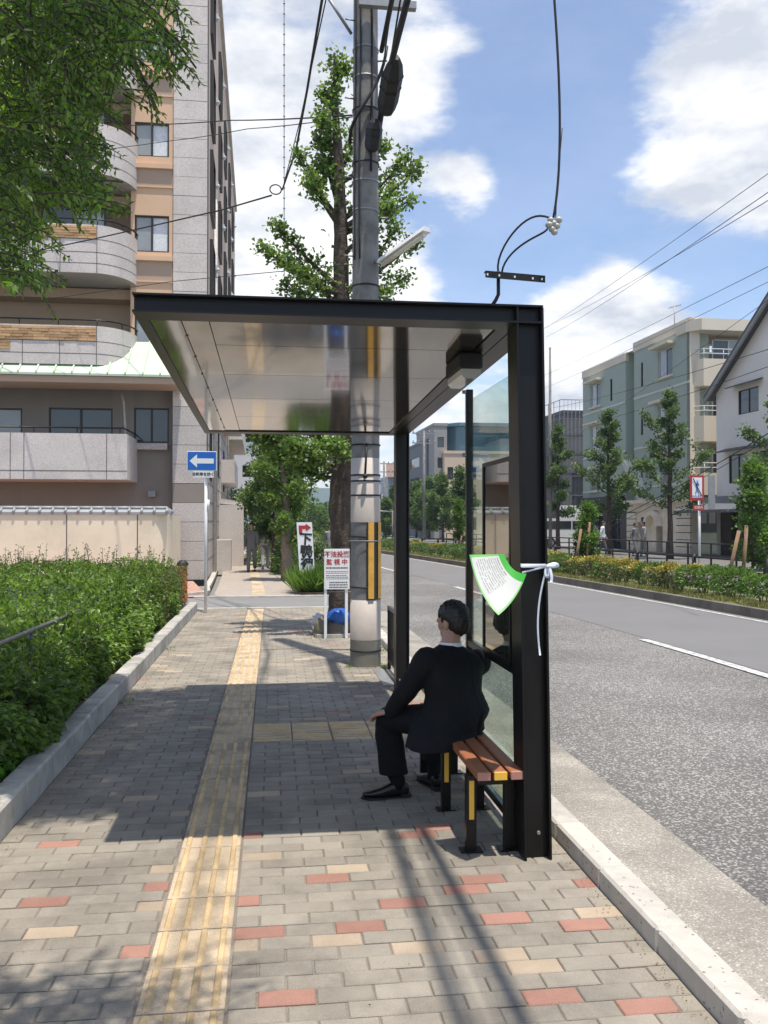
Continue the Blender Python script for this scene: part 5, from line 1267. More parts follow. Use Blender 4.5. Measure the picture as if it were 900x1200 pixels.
# dumping warning board
YD = 12.35
DB = thing('warning_board', at(395, 748, YD)*1, 'white warning board with red Japanese lettering in front of the ginkgo trunk', 'sign'); 
for px in (381.5, 406): x = at(px, 700, YD).x; q = MB(); q.cbox(x-.02, x+.02, YD, YD+.03, 0, zz(645, YD), .003); q.build('leg', m_white, DB)
xa, xb, za, zb = at(380, 660, YD).x, at(409.5, 660, YD).x, zz(691, YD), zz(643.5, YD)
q = MB(); q.cbox(xa, xb, YD-.012, YD-.001, za, zb, .002); pl = q.build('panel', m_white, DB)
cx = (xa+xb)/2; H_ = zb-za; W_ = xb-xa
text('不法投棄', (cx, YD-.0135, zb-H_*.14), W_*.25, m_red, pl, bold=.002); text('監 視 中', (cx, YD-.0135, zb-H_*.33), W_*.24, m_red, pl, bold=.002)
q = MB(); Rt = random.Random(9)
for r0, (f, hgt, red) in enumerate(((.47, .022, 0), (.56, .008, 1), (.60, .007, 1), (.66, .008, 0), (.70, .007, 0), (.74, .007, 0), (.83, .018, 0), (.89, .018, 0), (.95, .018, 0))):
    x = xa+W_*.07 if r0 < 6 else xa+W_*.2
    while x < xb-W_*.10:
        w = Rt.uniform(.008, .02) if hgt > .01 else Rt.uniform(.02, .05)
        q.box(x, min(x+w, xb-W_*.06), YD-.0132, YD-.0121, zb-H_*f-hgt/2, zb-H_*f+hgt/2, red); x += w+.006
o = q.build('small_print', [m_ink, m_red], pl); o['kind'] = 'stuff'
q = MB(); q.tube([(xa, YD+.015, zz(694, YD)), (xb+.1, YD+.015, zz(694, YD))], .006, 5); q.build('tie_wire', m_steel, DB)
# shrine direction board
YA = 20.3
SB = thing('direction_board', at(358, 665, YA), 'tall white board with red arrow and black brush lettering in the grass', 'sign')
c0, c1, c2, c3 = at(347.5, 612, YA), at(365.5, 612, YA), at(369, 672, YA), at(351, 672, YA)
q = MB(); q.prism([c3, c2, c1, c0], (0, .03, 0)); q.build('panel', m_white, SB)
tl = (c2-c1).normalized(); ax = (c1-c0).normalized()
q = MB(); o_ = c0+V(0, -.004, 0)
def L2(u, v): return o_+ax*u+tl*v
wd_ = (c1-c0).length
q.prism([L2(wd_*.12, .26), L2(wd_*.12, .075), L2(wd_*.58, .075), L2(wd_*.58, .03), L2(wd_*.92, .12), L2(wd_*.58, .21), L2(wd_*.58, .155), L2(wd_*.34, .155), L2(wd_*.34, .26)], (0, -.003, 0)); q.build('arrow', m_red, SB)
roll = math.atan2(tl.x, -tl.z)
for ch, v in (('下', .40), ('鴨', .68), ('神', .95)):
    pch = L2(wd_*.52, v); text(ch, (pch.x, pch.y-.002, pch.z), .29, m_ink, SB, rot=(math.pi/2, roll, 0), bold=.012)
# no-crossing sign on the median
YN = 21.2; pb = at(819.5, 613, YN); 
NC = thing('no_crossing_sign', (pb.x, pb.y, 0), 'red bordered no pedestrian crossing sign on white post in the median shrubs', 'road sign')
q = MB(); q.tube([(pb.x, pb.y, 0), (pb.x, pb.y, zz(556, YN))], .032, 10); q.build('post', m_white, NC)
y = YN-.05; xa, xb, za, zb = at(808.5, 570, y).x, at(825, 570, y).x, zz(585, YN), zz(553.5, YN)
q = MB(); q.cbox(xa, xb, y-.006, y+.006, za, zb, .003); pl = q.build('plate', m_red, NC); w, h = xb-xa, zb-za
q = MB(); q.box(xa+w*.15, xb-w*.15, y-.009, y-.0061, za+h*.11, zb-h*.09); q.build('white_field', m_white, pl)
cx, cz = (xa+xb)/2, (za+zb)/2
q = MB(); q.ball((cx+.01, y-.0095, cz+h*.26), .022, 5, 0, (1, .1, 1))
for (a, b, r_) in (((.01, .20), (-.01, .0), .022), ((-.01, .0), (.035, -.14), .013), ((-.01, .0), (-.04, -.15), .013), ((.005, .15), (-.045, .05), .010), ((.01, .15), (.05, .06), .010)):
    q.tube([(cx+a[0], y-.0095, cz+a[1]*h/.65), (cx+b[0], y-.0095, cz+b[1]*h/.65)], r_, 5)
q.build('pictogram', m_blue, pl)
q = MB(); q.prism([(cx-w*.33, y-.022, cz+h*.36), (cx-w*.27, y-.022, cz+h*.38), (cx+w*.33, y-.022, cz-h*.30), (cx+w*.27, y-.022, cz-h*.32)], (0, -.002, 0)); q.build('slash', m_ink, pl)
text('わたるな', (cx, y-.011, cz-h*.335), w*.17, m_blue, pl, bold=.001)
xa, xb, za, zb = at(812, 570, y).x, at(825, 570, y).x, zz(597.5, YN), zz(590.5, YN)
q = MB(); q.cbox(xa, xb, y-.006, y+.006, za, zb, .002); pl = q.build('sub_plate', m_red, NC); text('区間内', ((xa+xb)/2, y-.008, (za+zb)/2), .075, m_white, pl)
q = MB(); q.cbox(at(823, 570, YN+.4).x, at(831, 570, YN+.4).x, YN+.08, YN+.1, zz(596, YN), zz(553, YN), .002); q.build('back_plate', m_steel, NC)
# ================================================================== PLANTS
# --- main ginkgo behind the pole
GT = Vector((1.04, 12.95, 0)); GK = thing('ginkgo_tree', GT, 'pruned street ginkgo with thick trunk right behind the utility pole', 'tree')
R = random.Random(21); rg = np.random.default_rng(21)
YT = 13.0
tpx = [(399, 742), (401, 690), (402, 640), (399, 590), (403, 540), (405, 480), (402, 420), (400, 340), (399, 260), (397, 190), (393, 130), (392, 62)]
tp = [at(x, y, YT) for x, y in tpx]; tp[0].z = -.05
tr = [.235, .185, .175, .18, .165, .15, .135, .12, .10, .075, .05, .015]
q = MB(); 
fine = []; fr_ = []
for i in range(len(tp)-1):
    for k in range(5): t = k/5; fine.append(tp[i].lerp(tp[i+1], t)); fr_.append((tr[i]*(1-t)+tr[i+1]*t)*(1+.06*math.sin(i*3.3+k*1.7)))
fine.append(tp[-1]); fr_.append(tr[-1]); q.tube(fine, fr_, 14)
P = []; D = []
def trunk_at(py):
    for i in range(len(tpx)-1):
        if tpx[i][1] >= py >= tpx[i+1][1]:
            t = (tpx[i][1]-py)/(tpx[i][1]-tpx[i+1][1]); return tp[i].lerp(tp[i+1], t), tr[i]*(1-t)+tr[i+1]*t
    return tp[-1], tr[-1]
def clu(pts, k, sp):
    for _ in range(k):
        i = R.randrange(len(pts)-1); c = pts[i].lerp(pts[i+1], R.random()); o = rg.normal(0, sp, 3); P.append((c.x+o[0], c.y+o[1], c.z+o[2])); D.append((o[0], o[1], o[2]-.03))
BRS = [(345, 305, 288, .3, 150), (340, 322, 262, -.3, 150), (360, 335, 300, .5, 120), (345, 352, 318, -.6, 120), (260, 348, 175, .2, 150), (265, 362, 205, -.4, 130), (250, 372, 160, .3, 110), 
       (260, 478, 182, .2, 160), (270, 492, 195, -.3, 160), (275, 485, 232, .5, 130), (300, 462, 240, -.5, 110), (345, 490, 280, .3, 120), (350, 468, 262, -.6, 90), (370, 478, 322, .4, 120), (365, 455, 342, -.5, 90), (215, 452, 168, -.2, 110),
       (150, 378, 105, .1, 110), (170, 374, 135, -.3, 110), (185, 378, 160, .3, 110), (120, 404, 75, .1, 90), (200, 420, 150, .4, 90), (210, 385, 190, .2, 100),
       (380, 330, 330, .5, 110), (400, 350, 342, -.5, 100),
       (540, 300, 508, -.3, 210), (545, 318, 530, .5, 190), (555, 340, 520, -.6, 190), (560, 352, 548, .4, 170), (540, 372, 505, .8, 190), (530, 388, 520, -.7, 170), (520, 415, 500, .3, 110), (500, 330, 470, .7, 120), (490, 430, 440, -.5, 90), (500, 300, 490, .9, 120), (470, 350, 430, 1.0, 90), (450, 450, 400, .5, 70)]
for (py0, tx, ty, dy, k) in BRS:
    a, ra = trunk_at(py0); b = at(tx, ty, YT+dy); m = a.lerp(b, .5)+V(R.uniform(-.06, .06), R.uniform(-.06, .06), -.10); pts = bez([a, m, b], 7)
    L = (b-a).length; q.tube(pts, [max(.008, min(ra*.5, .05)*(1-.13*i)) for i in range(8)], 6)
    clu(pts[4:], int(k*(.85 if ty < 400 else 1.1)), .07); clu(pts[6:], int(k*.55), .055)
    for _ in range(5):
        j = R.randrange(2, 7); tw = branch_curve(pts[j], (R.uniform(-1, 1), R.uniform(-1, 1), R.uniform(-.2, .9)), R.uniform(.15, .38), .3, 3, .25, R); q.tube(tw, [.010, .008, .006, .004], 4); clu(tw, int(k*.22), .05)
clu([tp[i] for i in range(8, 12)], 170, .08); clu(tp[10:], 160, .06); clu(tp[6:9], 60, .12)
q.build('trunk', m_trunk, GK)
leaf_cloud('crown', P, D, .062, 1.05, L_gink, GK, 5, fan=True, jitter=.7)
# square bed with things at the trunk foot
q = MB()
for (a, b, c, d) in ((.62, 1.42, 12.42, 12.52), (.62, 1.42, 13.6, 13.7), (.60, .70, 12.525, 13.595)): q.box(a, b, c, d, 0, .05)
tag(q.build('tree_pit_kerb', m_kerb), None, None, None, 'structure')
q = MB(); q.box(.70, 1.42, 12.52, 13.6, -.02, .02); tag(q.build('tree_pit_soil', m_soil), None, None, None, 'structure')
def lump(name, c, ax, m, label, cat, seed=1, nz=.25):
    R_ = random.Random(seed); q = MB(); n = 10; mm = 16; vs = []
    from mathutils import noise as _no
    for i in range(n+1):
        for k in range(mm):
            a = math.pi*i/n; b = 2*math.pi*k/mm; d = Vector((math.sin(a)*math.cos(b), math.sin(a)*math.sin(b), -math.cos(a))); s = 1+nz*_no.noise(d*2.2+Vector((seed, 0, 0))); vs.append((c[0]+d.x*ax[0]*s, c[1]+d.y*ax[1]*s, max(c[2]+d.z*ax[2]*s, .004)))
    q.add(vs, [(i*mm+k, i*mm+(k+1) % mm, (i+1)*mm+(k+1) % mm, (i+1)*mm+k) for i in range(n) for k in range(mm)], 0, True); o = q.build(name, m); tag(o, label, cat); return o
lump('blue_bag', (.93, 12.62, .27), (.17, .13, .12), mat('blue_tarp', (.02, .10, .38), .45, .1, 8), 'crumpled blue sheet bundle tied at the ginkgo foot', 'bag', 3, .5)
lump('stone', (.90, 12.56, .08), (.13, .10, .14), mat('dark_stone', (.13, .11, .09), .9, .2, 8, .6, 40), 'dark round stone below the blue bundle', 'stone', 5)
lump('stone', (.68, 12.58, .12), (.09, .09, .16), mat('mossy_stone', (.17, .15, .10), .95, .25, 8, .6, 40), 'brown stone left of the warning board leg', 'stone', 8)
lump('plastic_bag', (.68, 12.95, .19), (.10, .10, .10), mat('pale_plastic', (.55, .56, .60), .35), 'pale plastic bag behind the brown stone', 'bag', 9, .5)
# --- generic shrub maker
def shrub(name, c, ax, k, leaf, lm, label, cat='shrub', group=None, seed=1, up=.3, w=.5, core=True):
    root = thing(name, c, label, cat, group); r = np.random.default_rng(seed)
    d = rdir(r, k); d[:, 2] = np.abs(d[:, 2])*.9+.02*0; rad = r.uniform(.55, 1.0, (k, 1))**.5; ph = r.uniform(0, 6, 3)
    lumpy = 1+.18*np.sin(d[:, :1]*5+ph[0])*np.cos(d[:, 1:2]*6+ph[1])+.08*np.sin(d[:, 2:]*11+ph[2])
    P = np.array(c)+d*rad*lumpy*np.array(ax); D = d+np.array([0, 0, up])
    leaf_cloud('foliage', P, D, leaf, w, lm, root, seed, jitter=.55)
    q = MB(); Rq = random.Random(seed)
    for i in range(7):
        a = Rq.uniform(0, 6.28); e = Vector(c)+V(math.cos(a)*ax[0]*.6, math.sin(a)*ax[1]*.6, ax[2]*.75); q.tube(bez([c, Vector(c)+V(math.cos(a)*.05, math.sin(a)*.05, ax[2]*.4), e], 4), [.014, .012, .010, .008, .005], 5)
    q.build('stems', m_bark2, root)
    return root
# --- left hedge
HD = thing('hedge', (-2.6, 9.5, .1), 'long dense green hedge in the left planter beside the sidewalk', 'hedge')
r = np.random.default_rng(8)
from mathutils import noise as MN
def htop(x, y):
    f = max(0, min(1, (y-5.)/9))
    return .70+.20*f-.22*max(0, min(1, (x+2.05)/.45))**2+.17*MN.noise(Vector((x*1.3, y*1.1, 0)))+.08*MN.noise(Vector((x*4, y*4, 3)))
def hface(y, z):
    return -1.57-.05*math.sin(y*1.7)+.17*MN.noise(Vector((0, y*1.2, z*1.8)))+.05*MN.noise(Vector((2, y*4, z*5)))
P = []; D = []
N_ = 56000
for i in range(N_):
    y = 1.4+15.0*(r.random()**1.1); dep = abs(r.normal(0, .05)) if r.random() < .75 else r.uniform(0, .25)
    if r.random() < .55:
        z = r.uniform(.14, 1)*htop(-1.7, y)
        if dep < .10 and MN.noise(Vector((7, y*3.1, z*3.6))) < -.22: continue
        x = hface(y, z)-dep-max(0, (z/htop(-1.7, y)-.62))**1.5*1.5+.12*(1-z)*0; P.append((x, y, z)); D.append((1, -.25, -.25+r.normal(0, .3)))
    else:
        x = -1.68-(r.random()**1.3)*3.3; z = htop(x, y)-dep; P.append((x, y, z)); D.append((r.normal(0, .5), -.5, .75))
leaf_cloud('foliage', P, D, .062, .55, L_hedge, HD, 8, jitter=.5)
P = []; D = []; sh_ = MB()
for i in range(260):
    y = 3.4+12*r.random()**1.2; x = -1.62-r.random()**2*2.6; z = htop(x, y)-.03; h = r.uniform(.06, .20); e = V(x+r.normal(.02, .05), y+r.normal(0, .05), z+h); sh_.tube([(x, y, z-.12), e], [.004, .002], 4)
    for k in range(7): t = (k+1)/7; P.append((x+(e.x-x)*t, y+(e.y-y)*t, z+h*t)); D.append((r.normal(0, .8), r.normal(0, .8), .35))
sh_.build('shoots', m_bark2, HD)['kind'] = 'stuff'; leaf_cloud('young_leaves', P, D, .05, .5, L_bush, HD, 18, jitter=.3)
P = []; D = []
for i in range(9000):   # fine leaved back rows and far end, twigs standing up
    if i % 3: x = -2.2-r.random()*4.5; y = 14.6+r.random()*2.0; z = .35+r.random()*(.62+.16*MN.noise(Vector((x*1.5, y, 0)))); 
    else: y = 13.0+r.random()*3.6; z = r.uniform(.15, .98); x = -1.53-abs(r.normal(0, .10))-(z > .85)*r.random()*1.2
    P.append((x, y, z)); D.append((r.normal(0, .6), -.3, .6))
tw = MB()
for i in range(90):
    x = -1.75-r.random()*5; y = 14.8+r.random()*1.6; z = .9; h = r.uniform(.12, .38); e = V(x+r.normal(0, .08), y, z+h); tw.tube([(x, y, z-.25), e], [.006, .003], 4)
    for k in range(14): t = r.random(); P.append((x+(e.x-x)*t+r.normal(0, .02), y, z+h*t)); D.append((r.normal(0, 1), r.normal(0, .6), .5))
tw.build('twigs', m_bark2, HD)['kind'] = 'stuff'
leaf_cloud('foliage', P, D, .042, .45, L_hedge2, HD, 9, jitter=.5)
# stems, and a solid core added against see-through, inner shade in its dark colour
q = MB()
for i in range(470):
    y = 1.6+i*.0305+r.normal(0, .02); x = -1.78-r.random()*.5; q.tube(bez([(x-.1, y, .1), (x+r.normal(0, .08), y+r.normal(0, .1), .4), (x+r.normal(.02, .1), y+r.normal(0, .15), .62)], 4), [.011, .009, .008, .006, .004], 4)
q.build('stems', m_bark2, HD)['kind'] = 'stuff'
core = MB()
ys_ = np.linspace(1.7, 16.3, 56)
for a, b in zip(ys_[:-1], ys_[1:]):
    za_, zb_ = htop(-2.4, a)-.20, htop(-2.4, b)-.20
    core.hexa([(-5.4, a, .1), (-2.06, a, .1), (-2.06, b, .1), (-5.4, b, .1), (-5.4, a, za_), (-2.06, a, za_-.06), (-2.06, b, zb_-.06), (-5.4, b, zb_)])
core.build('shade_core', mat('hedge_inner_shade', (.018, .035, .012), .95, .5, 18, 1., 14), HD)
# ivy patch and grass at the near hedge foot
P = []; D = []
for i in range(1500): y = 3.4+r.random()*2.6; x = -1.53-r.random()*.32; P.append((x, y, .12+r.random()*.12*(1+(x < -1.65)))); D.append((.5, -.4, .8))
tag(leaf_cloud('ground_ivy', P, D, .07, .85, leafmat('ivy_leaf', (.05, .15, .02), (.13, .30, .05), .3, .4), None, 12, jitter=.6), None)
# steel rail running inside the hedge and a white flower
p0, p1 = atx(3, 753, -1.86), atx(92, 716, -1.88)
q = MB(); pr = [p0+(p0-p1)*.5, p0, p1, p1+(p1-p0)*.3]; pr[3].z = p1.z-.10; q.tube(pr, .018, 10)
RL = thing('guard_pipe', (p1.x, p1.y, .1), 'grey steel guard pipe half buried in the left hedge', 'guard rail'); q.build('pipe', mat('dull_steel', (.16, .16, .16), .4, .2, 9, metal=.6), RL)
for yy in (5.2, 7.2): q = MB(); q.tube([(-1.87, yy, .1), (-1.87, yy, p0.z-.03)], .022, 8); q.build('post', MATS['dull_steel'], RL)
fl = atx(72, 802, -1.58); q = MB()
for k in range(5):
    a = 2*math.pi*k/5; u = V(.0, math.cos(a), math.sin(a)); w_ = V(0, math.cos(a+.7), math.sin(a+.7)); q.add([fl+V(.03, 0, 0), fl+u*.03+V(.045, 0, 0), fl+(u+w_)*.02+V(.055, 0, 0), fl+w_*.03+V(.045, 0, 0)], [(0, 1, 2, 3)])
FW_ = thing('flower', fl, 'single white flower on the hedge face', 'flower'); q.build('petals', m_white, FW_)
# orange post lantern by the wall end
pb = at(214, 660, 18.6); OPs = thing('orange_bollard', (pb.x, pb.y, 0), 'orange bollard with dark cap behind the far hedge end', 'bollard')
q = MB(); q.lathe((pb.x, pb.y, 0), [(.10, 0), (.095, .74)], 14); q.build('post', mat('orange_plastic', (.55, .13, .05), .5), OPs); q = MB(); q.lathe((pb.x, pb.y, .74), [(.12, 0), (.12, .05), (.06, .11), (.01, .12)], 14); q.build('cap', m_blackm, OPs)
# --- street trees overhanging at upper left
ZK = thing('zelkova_tree', (-3.4, 4.3, .1), 'leafy zelkova whose drooping sprays hang into the upper left', 'tree')
R = random.Random(31); r = np.random.default_rng(31)
q = MB(); tb = V(-3.4, 4.3, .1); q.tube([tb, tb+V(.02, 0, 1.2), tb+V(.1, .05, 2.4), tb+V(.15, .1, 3.4), tb+V(.2, .2, 4.6), tb+V(.3, .4, 6.2)], [.20, .16, .15, .13, .10, .05], 12)
P = []; D = []
blobs = [(20, 60, 60, 90, 11), (75, 40, 60, 60, 10), (118, 55, 36, 50, 8), (130, 20, 36, 36, 6), (50, 130, 60, 50, 10), (20, 190, 45, 60, 9), (20, 260, 40, 50, 8), (70, 205, 45, 30, 8), (100, 160, 22, 40, 5), (10, 150, 40, 60, 8), (-60, 120, 70, 120, 9), (-80, 280, 60, 60, 7), (95, 100, 32, 40, 7), (40, 10, 70, 40, 8), (100, -60, 110, 60, 14), (20, 310, 25, 15, 3), (100, 225, 22, 12, 3), (160, 30, 18, 40, 3), (190, 60, 10, 16, .6), (172, 95, 7, 25, 1), (180, 5, 20, 16, 1.5), (0, 30, 50, 60, 9)]
def spray(c, L, dirx, dense=1.0):
    """a drooping twig with leaves in two ranks along it"""
    d0 = V(dirx[0], dirx[1], dirx[2]).normalized(); p = Vector(c)-d0*L*.5; d = d0.copy(); n = 7; pts = [p.copy()]
    for i in range(n): d = (d+V(R.uniform(-.1, .1), R.uniform(-.1, .1), -.09)).normalized(); p = p+d*L/n; pts.append(p.copy())
    q.tube(pts, [.005*(1-i/9)+.001 for i in range(n+1)], 3, caps=False)
    k = int(L/.019*dense)
    sd0 = V(R.uniform(-1, 1), R.uniform(-1, 1), R.uniform(-.2, .2))
    for j in range(k):
        t = (j+.5)/k*n; i = min(n-1, int(t)); b = pts[i].lerp(pts[i+1], t-i); tg = (pts[i+1]-pts[i]).normalized(); s = tg.cross(sd0).normalized()*(1 if j % 2 else -1)
        P.append(tuple(b)); D.append(tuple(tg*.55+s*.75+V(0, 0, -.35)))
for (bx, by, rx, ry, wgt) in blobs:
    for _ in range(int(wgt*8.5)):
        Yd = R.uniform(4.4, 6.6); px = R.gauss(bx, rx*.5); py = R.gauss(by, ry*.5)
        c = at(px, py, Yd); spray(c, R.uniform(.20, .40), (R.uniform(-.3, 1.0), R.uniform(-.8, .6), R.uniform(-.4, .25)))
for (a, b) in (((125, 225), (-60, 120)), ((185, 130), (60, -60)), ((230, 80), (60, -60)), ((30, 320), (-120, 150)), ((110, 100), (-60, 20)), ((60, 230), (-80, 120)), ((210, 10), (60, -90)), ((40, 60), (-100, -20)), ((150, 60), (0, -80))):
    p_, s_ = at(*a, 5.4), at(*b, 5.2); q.tube(bez([s_, s_.lerp(p_, .5)+V(0, 0, .25), p_], 10), [.022*(1-i/12)+.002 for i in range(11)], 6)
    for _ in range(8): c = s_.lerp(p_, R.uniform(.45, 1.0)); spray(c+V(R.uniform(-.1, .1), R.uniform(-.3, .3), R.uniform(-.1, .05)), R.uniform(.25, .4), (R.uniform(0, 1), R.uniform(-.6, .4), R.uniform(-.8, .0)))
for _ in range(15): c = at(R.uniform(185, 226), R.uniform(30, 80), R.uniform(4.9, 5.4)); spray(c, .22, (.7, -.2, -.55))
# crown outside the picture: casts the dappled shade at the lower left
for _ in range(120):
    a = R.uniform(0, 6.28); rr = R.uniform(0, 1)**.5; c = V(-2.55+1.5*rr*math.cos(a), 3.7+2.0*rr*math.sin(a), R.uniform(4.2, 6.4)); spray(c, R.uniform(.3, .5), (R.uniform(-1, 1), R.uniform(-1, 1), R.uniform(-.4, .2)), .6)
for _ in range(2300):
    c = V(R.uniform(-1.05, -.12), R.uniform(3.7, 7.3), R.uniform(6.5, 7.8)); spray(c, R.uniform(.3, .5), (R.uniform(-1, 1), R.uniform(-1, 1), R.uniform(-.4, .2)), .9)
for _ in range(850):
    c = V(R.uniform(-1.6, .22), R.uniform(1.0, 2.3)-.0, R.uniform(4.3, 5.8)); spray(c, R.uniform(.3, .5), (R.uniform(-1, 1), R.uniform(-1, 1), R.uniform(-.4, .2)), .6)
for k in range(12):
    a = k*2.4; e = V(-2.6+1.6*math.cos(a), 3.8+2.0*math.sin(a), R.uniform(4.2, 5.8)); s_ = tb+V(.15, .1, 2.6+.18*k); q.tube(bez([s_, s_.lerp(e, .5)+V(0, 0, .3), e], 8), [.045*(1-i/10)+.003 for i in range(9)], 6)
q.build('trunk', m_bark2, ZK)
leaf_cloud('crown', P, D, .046, .42, L_zel, ZK, 14, jitter=.2, fold=.12)
print('zelkova leaves', len(P))
# --- bed of plants beyond the side road (right of the far sidewalk)
q = MB(); q.hexa([(.62, 20.0, -.1), (1.5, 20.0, -.1), (1.45, 40, -.1), (.35, 40, -.1), (.62, 20.0, .05), (1.5, 20.0, .05), (1.45, 40, .05), (.35, 40, .05)]); tag(q.build('planting_bed', m_soil), None, None, None, 'structure')
r = np.random.default_rng(41); P = []; D = []
for i in range(5200):
    y = 20.1+abs(r.normal(0, 1.1)); x = .75+r.random()*.8+.02*(y-20)-.3*(r.random() < .25); z = .03+r.random()*.1; P.append((x, y, z)); D.append((r.normal(0, .5), r.normal(0, .5), 1.2))
gt = leaf_cloud('tall_grass', P, D, .52, .045, L_grass, None, 42, jitter=.25); tag(gt, None)
def px_ginkgo(px, Y, ytop, rpx, label, seed, nb=18, per=120, leaf=.10, z0=.03, group=None, low=.24, spread=.2, mats=None, upb=.3):
    c = at(px, 613, Y); H_ = CAMH+(613-ytop)/FPX*Y; return ginkgo('ginkgo_tree', (c.x, c.y, z0), H_-z0, rpx/FPX*Y, label, 'tree', group, nb, per, leaf, .12*H_/7, low, seed, mats or L_gink2, spread, upb=upb)
# second ginkgo beyond the side road, shrub row and garden trees behind it
c = at(338, 613, 25.0); ginkgo('ginkgo_tree', (c.x, c.y, 0), 5.2, .85, 'broad leafy ginkgo with pale trunk beyond the side road', 'tree', None, 22, 230, .085, .17, .16, 51, L_gink, .18, (-.25, 0), mat('pale_bark', (.22, .17, .125), .95, .3, 6, .6, 30))
c = at(322, 613, 29.5); ginkgo('ginkgo_tree', (c.x, c.y, 0), 5.0, 1.0, 'darker low crowned ginkgo farther along the left sidewalk', 'tree', None, 22, 300, .09, .13, .12, 52, L_gink2, .28)
c = at(330, 613, 34); ginkgo('ginkgo_tree', (c.x, c.y, 0), 6.0, 1.2, 'farthest ginkgo of the left sidewalk row', 'tree', None, 22, 260, .10, .14, .12, 53, L_gink2, .3)
c = at(308, 613, 44); shrub('garden_tree', (c.x, c.y, .3), (2.4, 2.0, 3.6), 7000, .16, L_bush, 'bright green garden tree below the white flats', 'tree', None, 54, .2)
c = at(290, 613, 40); shrub('garden_tree', (c.x, c.y, .3), (1.2, 1.5, 3.0), 4000, .14, L_mix, 'yellow green garden tree against the stone canopy', 'tree', None, 55, .2)
for i, (px, Y, hh, rr, lb) in enumerate(((325, 33, 1.9, .8, 'rounded dark bush behind the pedestrians'), (340, 28, 1.5, .55, 'leafy bush left of the direction board'), (318, 38, 2.3, 1.0, 'tall bush at the back of the left sidewalk'), (376, 27, 1.0, .5, 'low bush right of the direction board'), (374, 60, 1.2, 1.3, 'rounded far bush seen between board and trunk'))):
    c = at(px, 613, Y); shrub('bush', (c.x, c.y, .02), (rr, rr, hh), 2600, .09, L_gink2 if i % 2 else L_bush, lb, 'bush', None, 60+i, .2)
# far green masses at the end of the road
for i, (px, Y, rr, hh, lb) in enumerate(((384, 150, 4, 5.0, 'green tree mass at the far left road end'), (405, 190, 9, 7, 'wide green tree at the far end of the road'), (432, 150, 5, 6, 'dark far tree right of the utility pole'), (352, 120, 4, 6, 'tree far behind the direction board'), (470, 130, 5, 7, 'far tree in front of the low grey house'))):
    c = at(px, 613, Y); shrub('distant_tree', (c.x, c.y, -.1), (rr, rr, hh), 3500, .55, L_gink2, lb, 'tree', None, 70+i, .2)
# --- trees on the far pavement
px_ginkgo(785, 37, 446, 44, 'tall young ginkgo in front of the stone entrance', 81, 26, 130, .11, spread=.15)
px_ginkgo(713, 43, 473, 44, 'spreading young ginkgo left of the stone entrance', 82, 24, 140, .12, spread=.17)
px_ginkgo(654, 52, 492, 26, 'narrow ginkgo beside the shelter post in front of the mesh block', 83, 22, 120, .13, spread=.2)
px_ginkgo(916, 27, 440, 60, 'leafy ginkgo cut off by the right edge', 84, 22, 150, .10, spread=.16)
px_ginkgo(540, 66, 548, 22, 'street tree in front of the peach building', 85, 20, 150, .16, spread=.3, low=.15)
px_ginkgo(519, 74, 555, 22, 'street tree in front of the slate building', 86, 20, 150, .17, spread=.3, low=.15)
px_ginkgo(503, 84, 560, 18, 'street tree left of the slate building', 87, 20, 150, .18, spread=.34, low=.12)
px_ginkgo(488, 96, 565, 16, 'street tree right behind the back shelter post', 88, 18, 150, .2, spread=.36, low=.12)
px_ginkgo(462, 100, 568, 14, 'street tree seen left of the back shelter post', 89, 18, 150, .2, spread=.36, low=.12)
px_ginkgo(452, 90, 585, 12, 'small street tree next to the utility pole edge', 90, 16, 150, .2, spread=.36, low=.1)
px_ginkgo(590, 58, 540, 24, 'street tree behind the display case of the shelter', 91, 20, 140, .15, spread=.26, low=.15)
px_ginkgo(623, 62, 540, 20, 'street tree hidden partly by the front shelter post', 92, 20, 120, .15, spread=.26, low=.15)
# --- staked young trees in the median
def staked(px, Y, ytop, rpx, label, seed, stakes):
    c = at(px, 613, Y); H_ = CAMH+(613-ytop)/FPX*Y; r_ = rpx/FPX*Y
    ginkgo('young_tree', (c.x, c.y, .03), H_-.05, r_, label, 'tree', None, 16, 150, .075, .03, .18, seed, L_bush, .17, upb=.5, barkm=m_bark2)
    for (a, b, lb) in stakes:
        A_, B_ = at(a[0], a[1], Y-.1), at(b[0], b[1], Y-.35); A_.z = 0
        q = MB(); q.tube([A_, B_], .042, 8); tag(q.build('tree_stake', mat('stake_wood', (.28, .17, .10), .85, .2, 6, .3, 30)), lb, 'stake')
staked(882, 18.8, 536, 32, 'bushy young tree tied to two stakes near the right edge', 101, (((849, 702), (866, 622), 'leaning wooden stake left of the right edge young tree'), ((869, 704), (875, 616), 'upright wooden stake under the right edge young tree')))
staked(688, 26.5, 590, 16, 'small young tree with two stakes just right of the shelter post', 102, (((672, 680), (681, 620), 'leaning stake under the small young tree'), ((686, 680), (691, 612), 'pale upright stake under the small young tree')))
staked(538, 46, 585, 9, 'small staked tree seen through the shelter opening', 103, (((537, 650), (541, 628), 'tiny stake seen through the shelter opening'),))
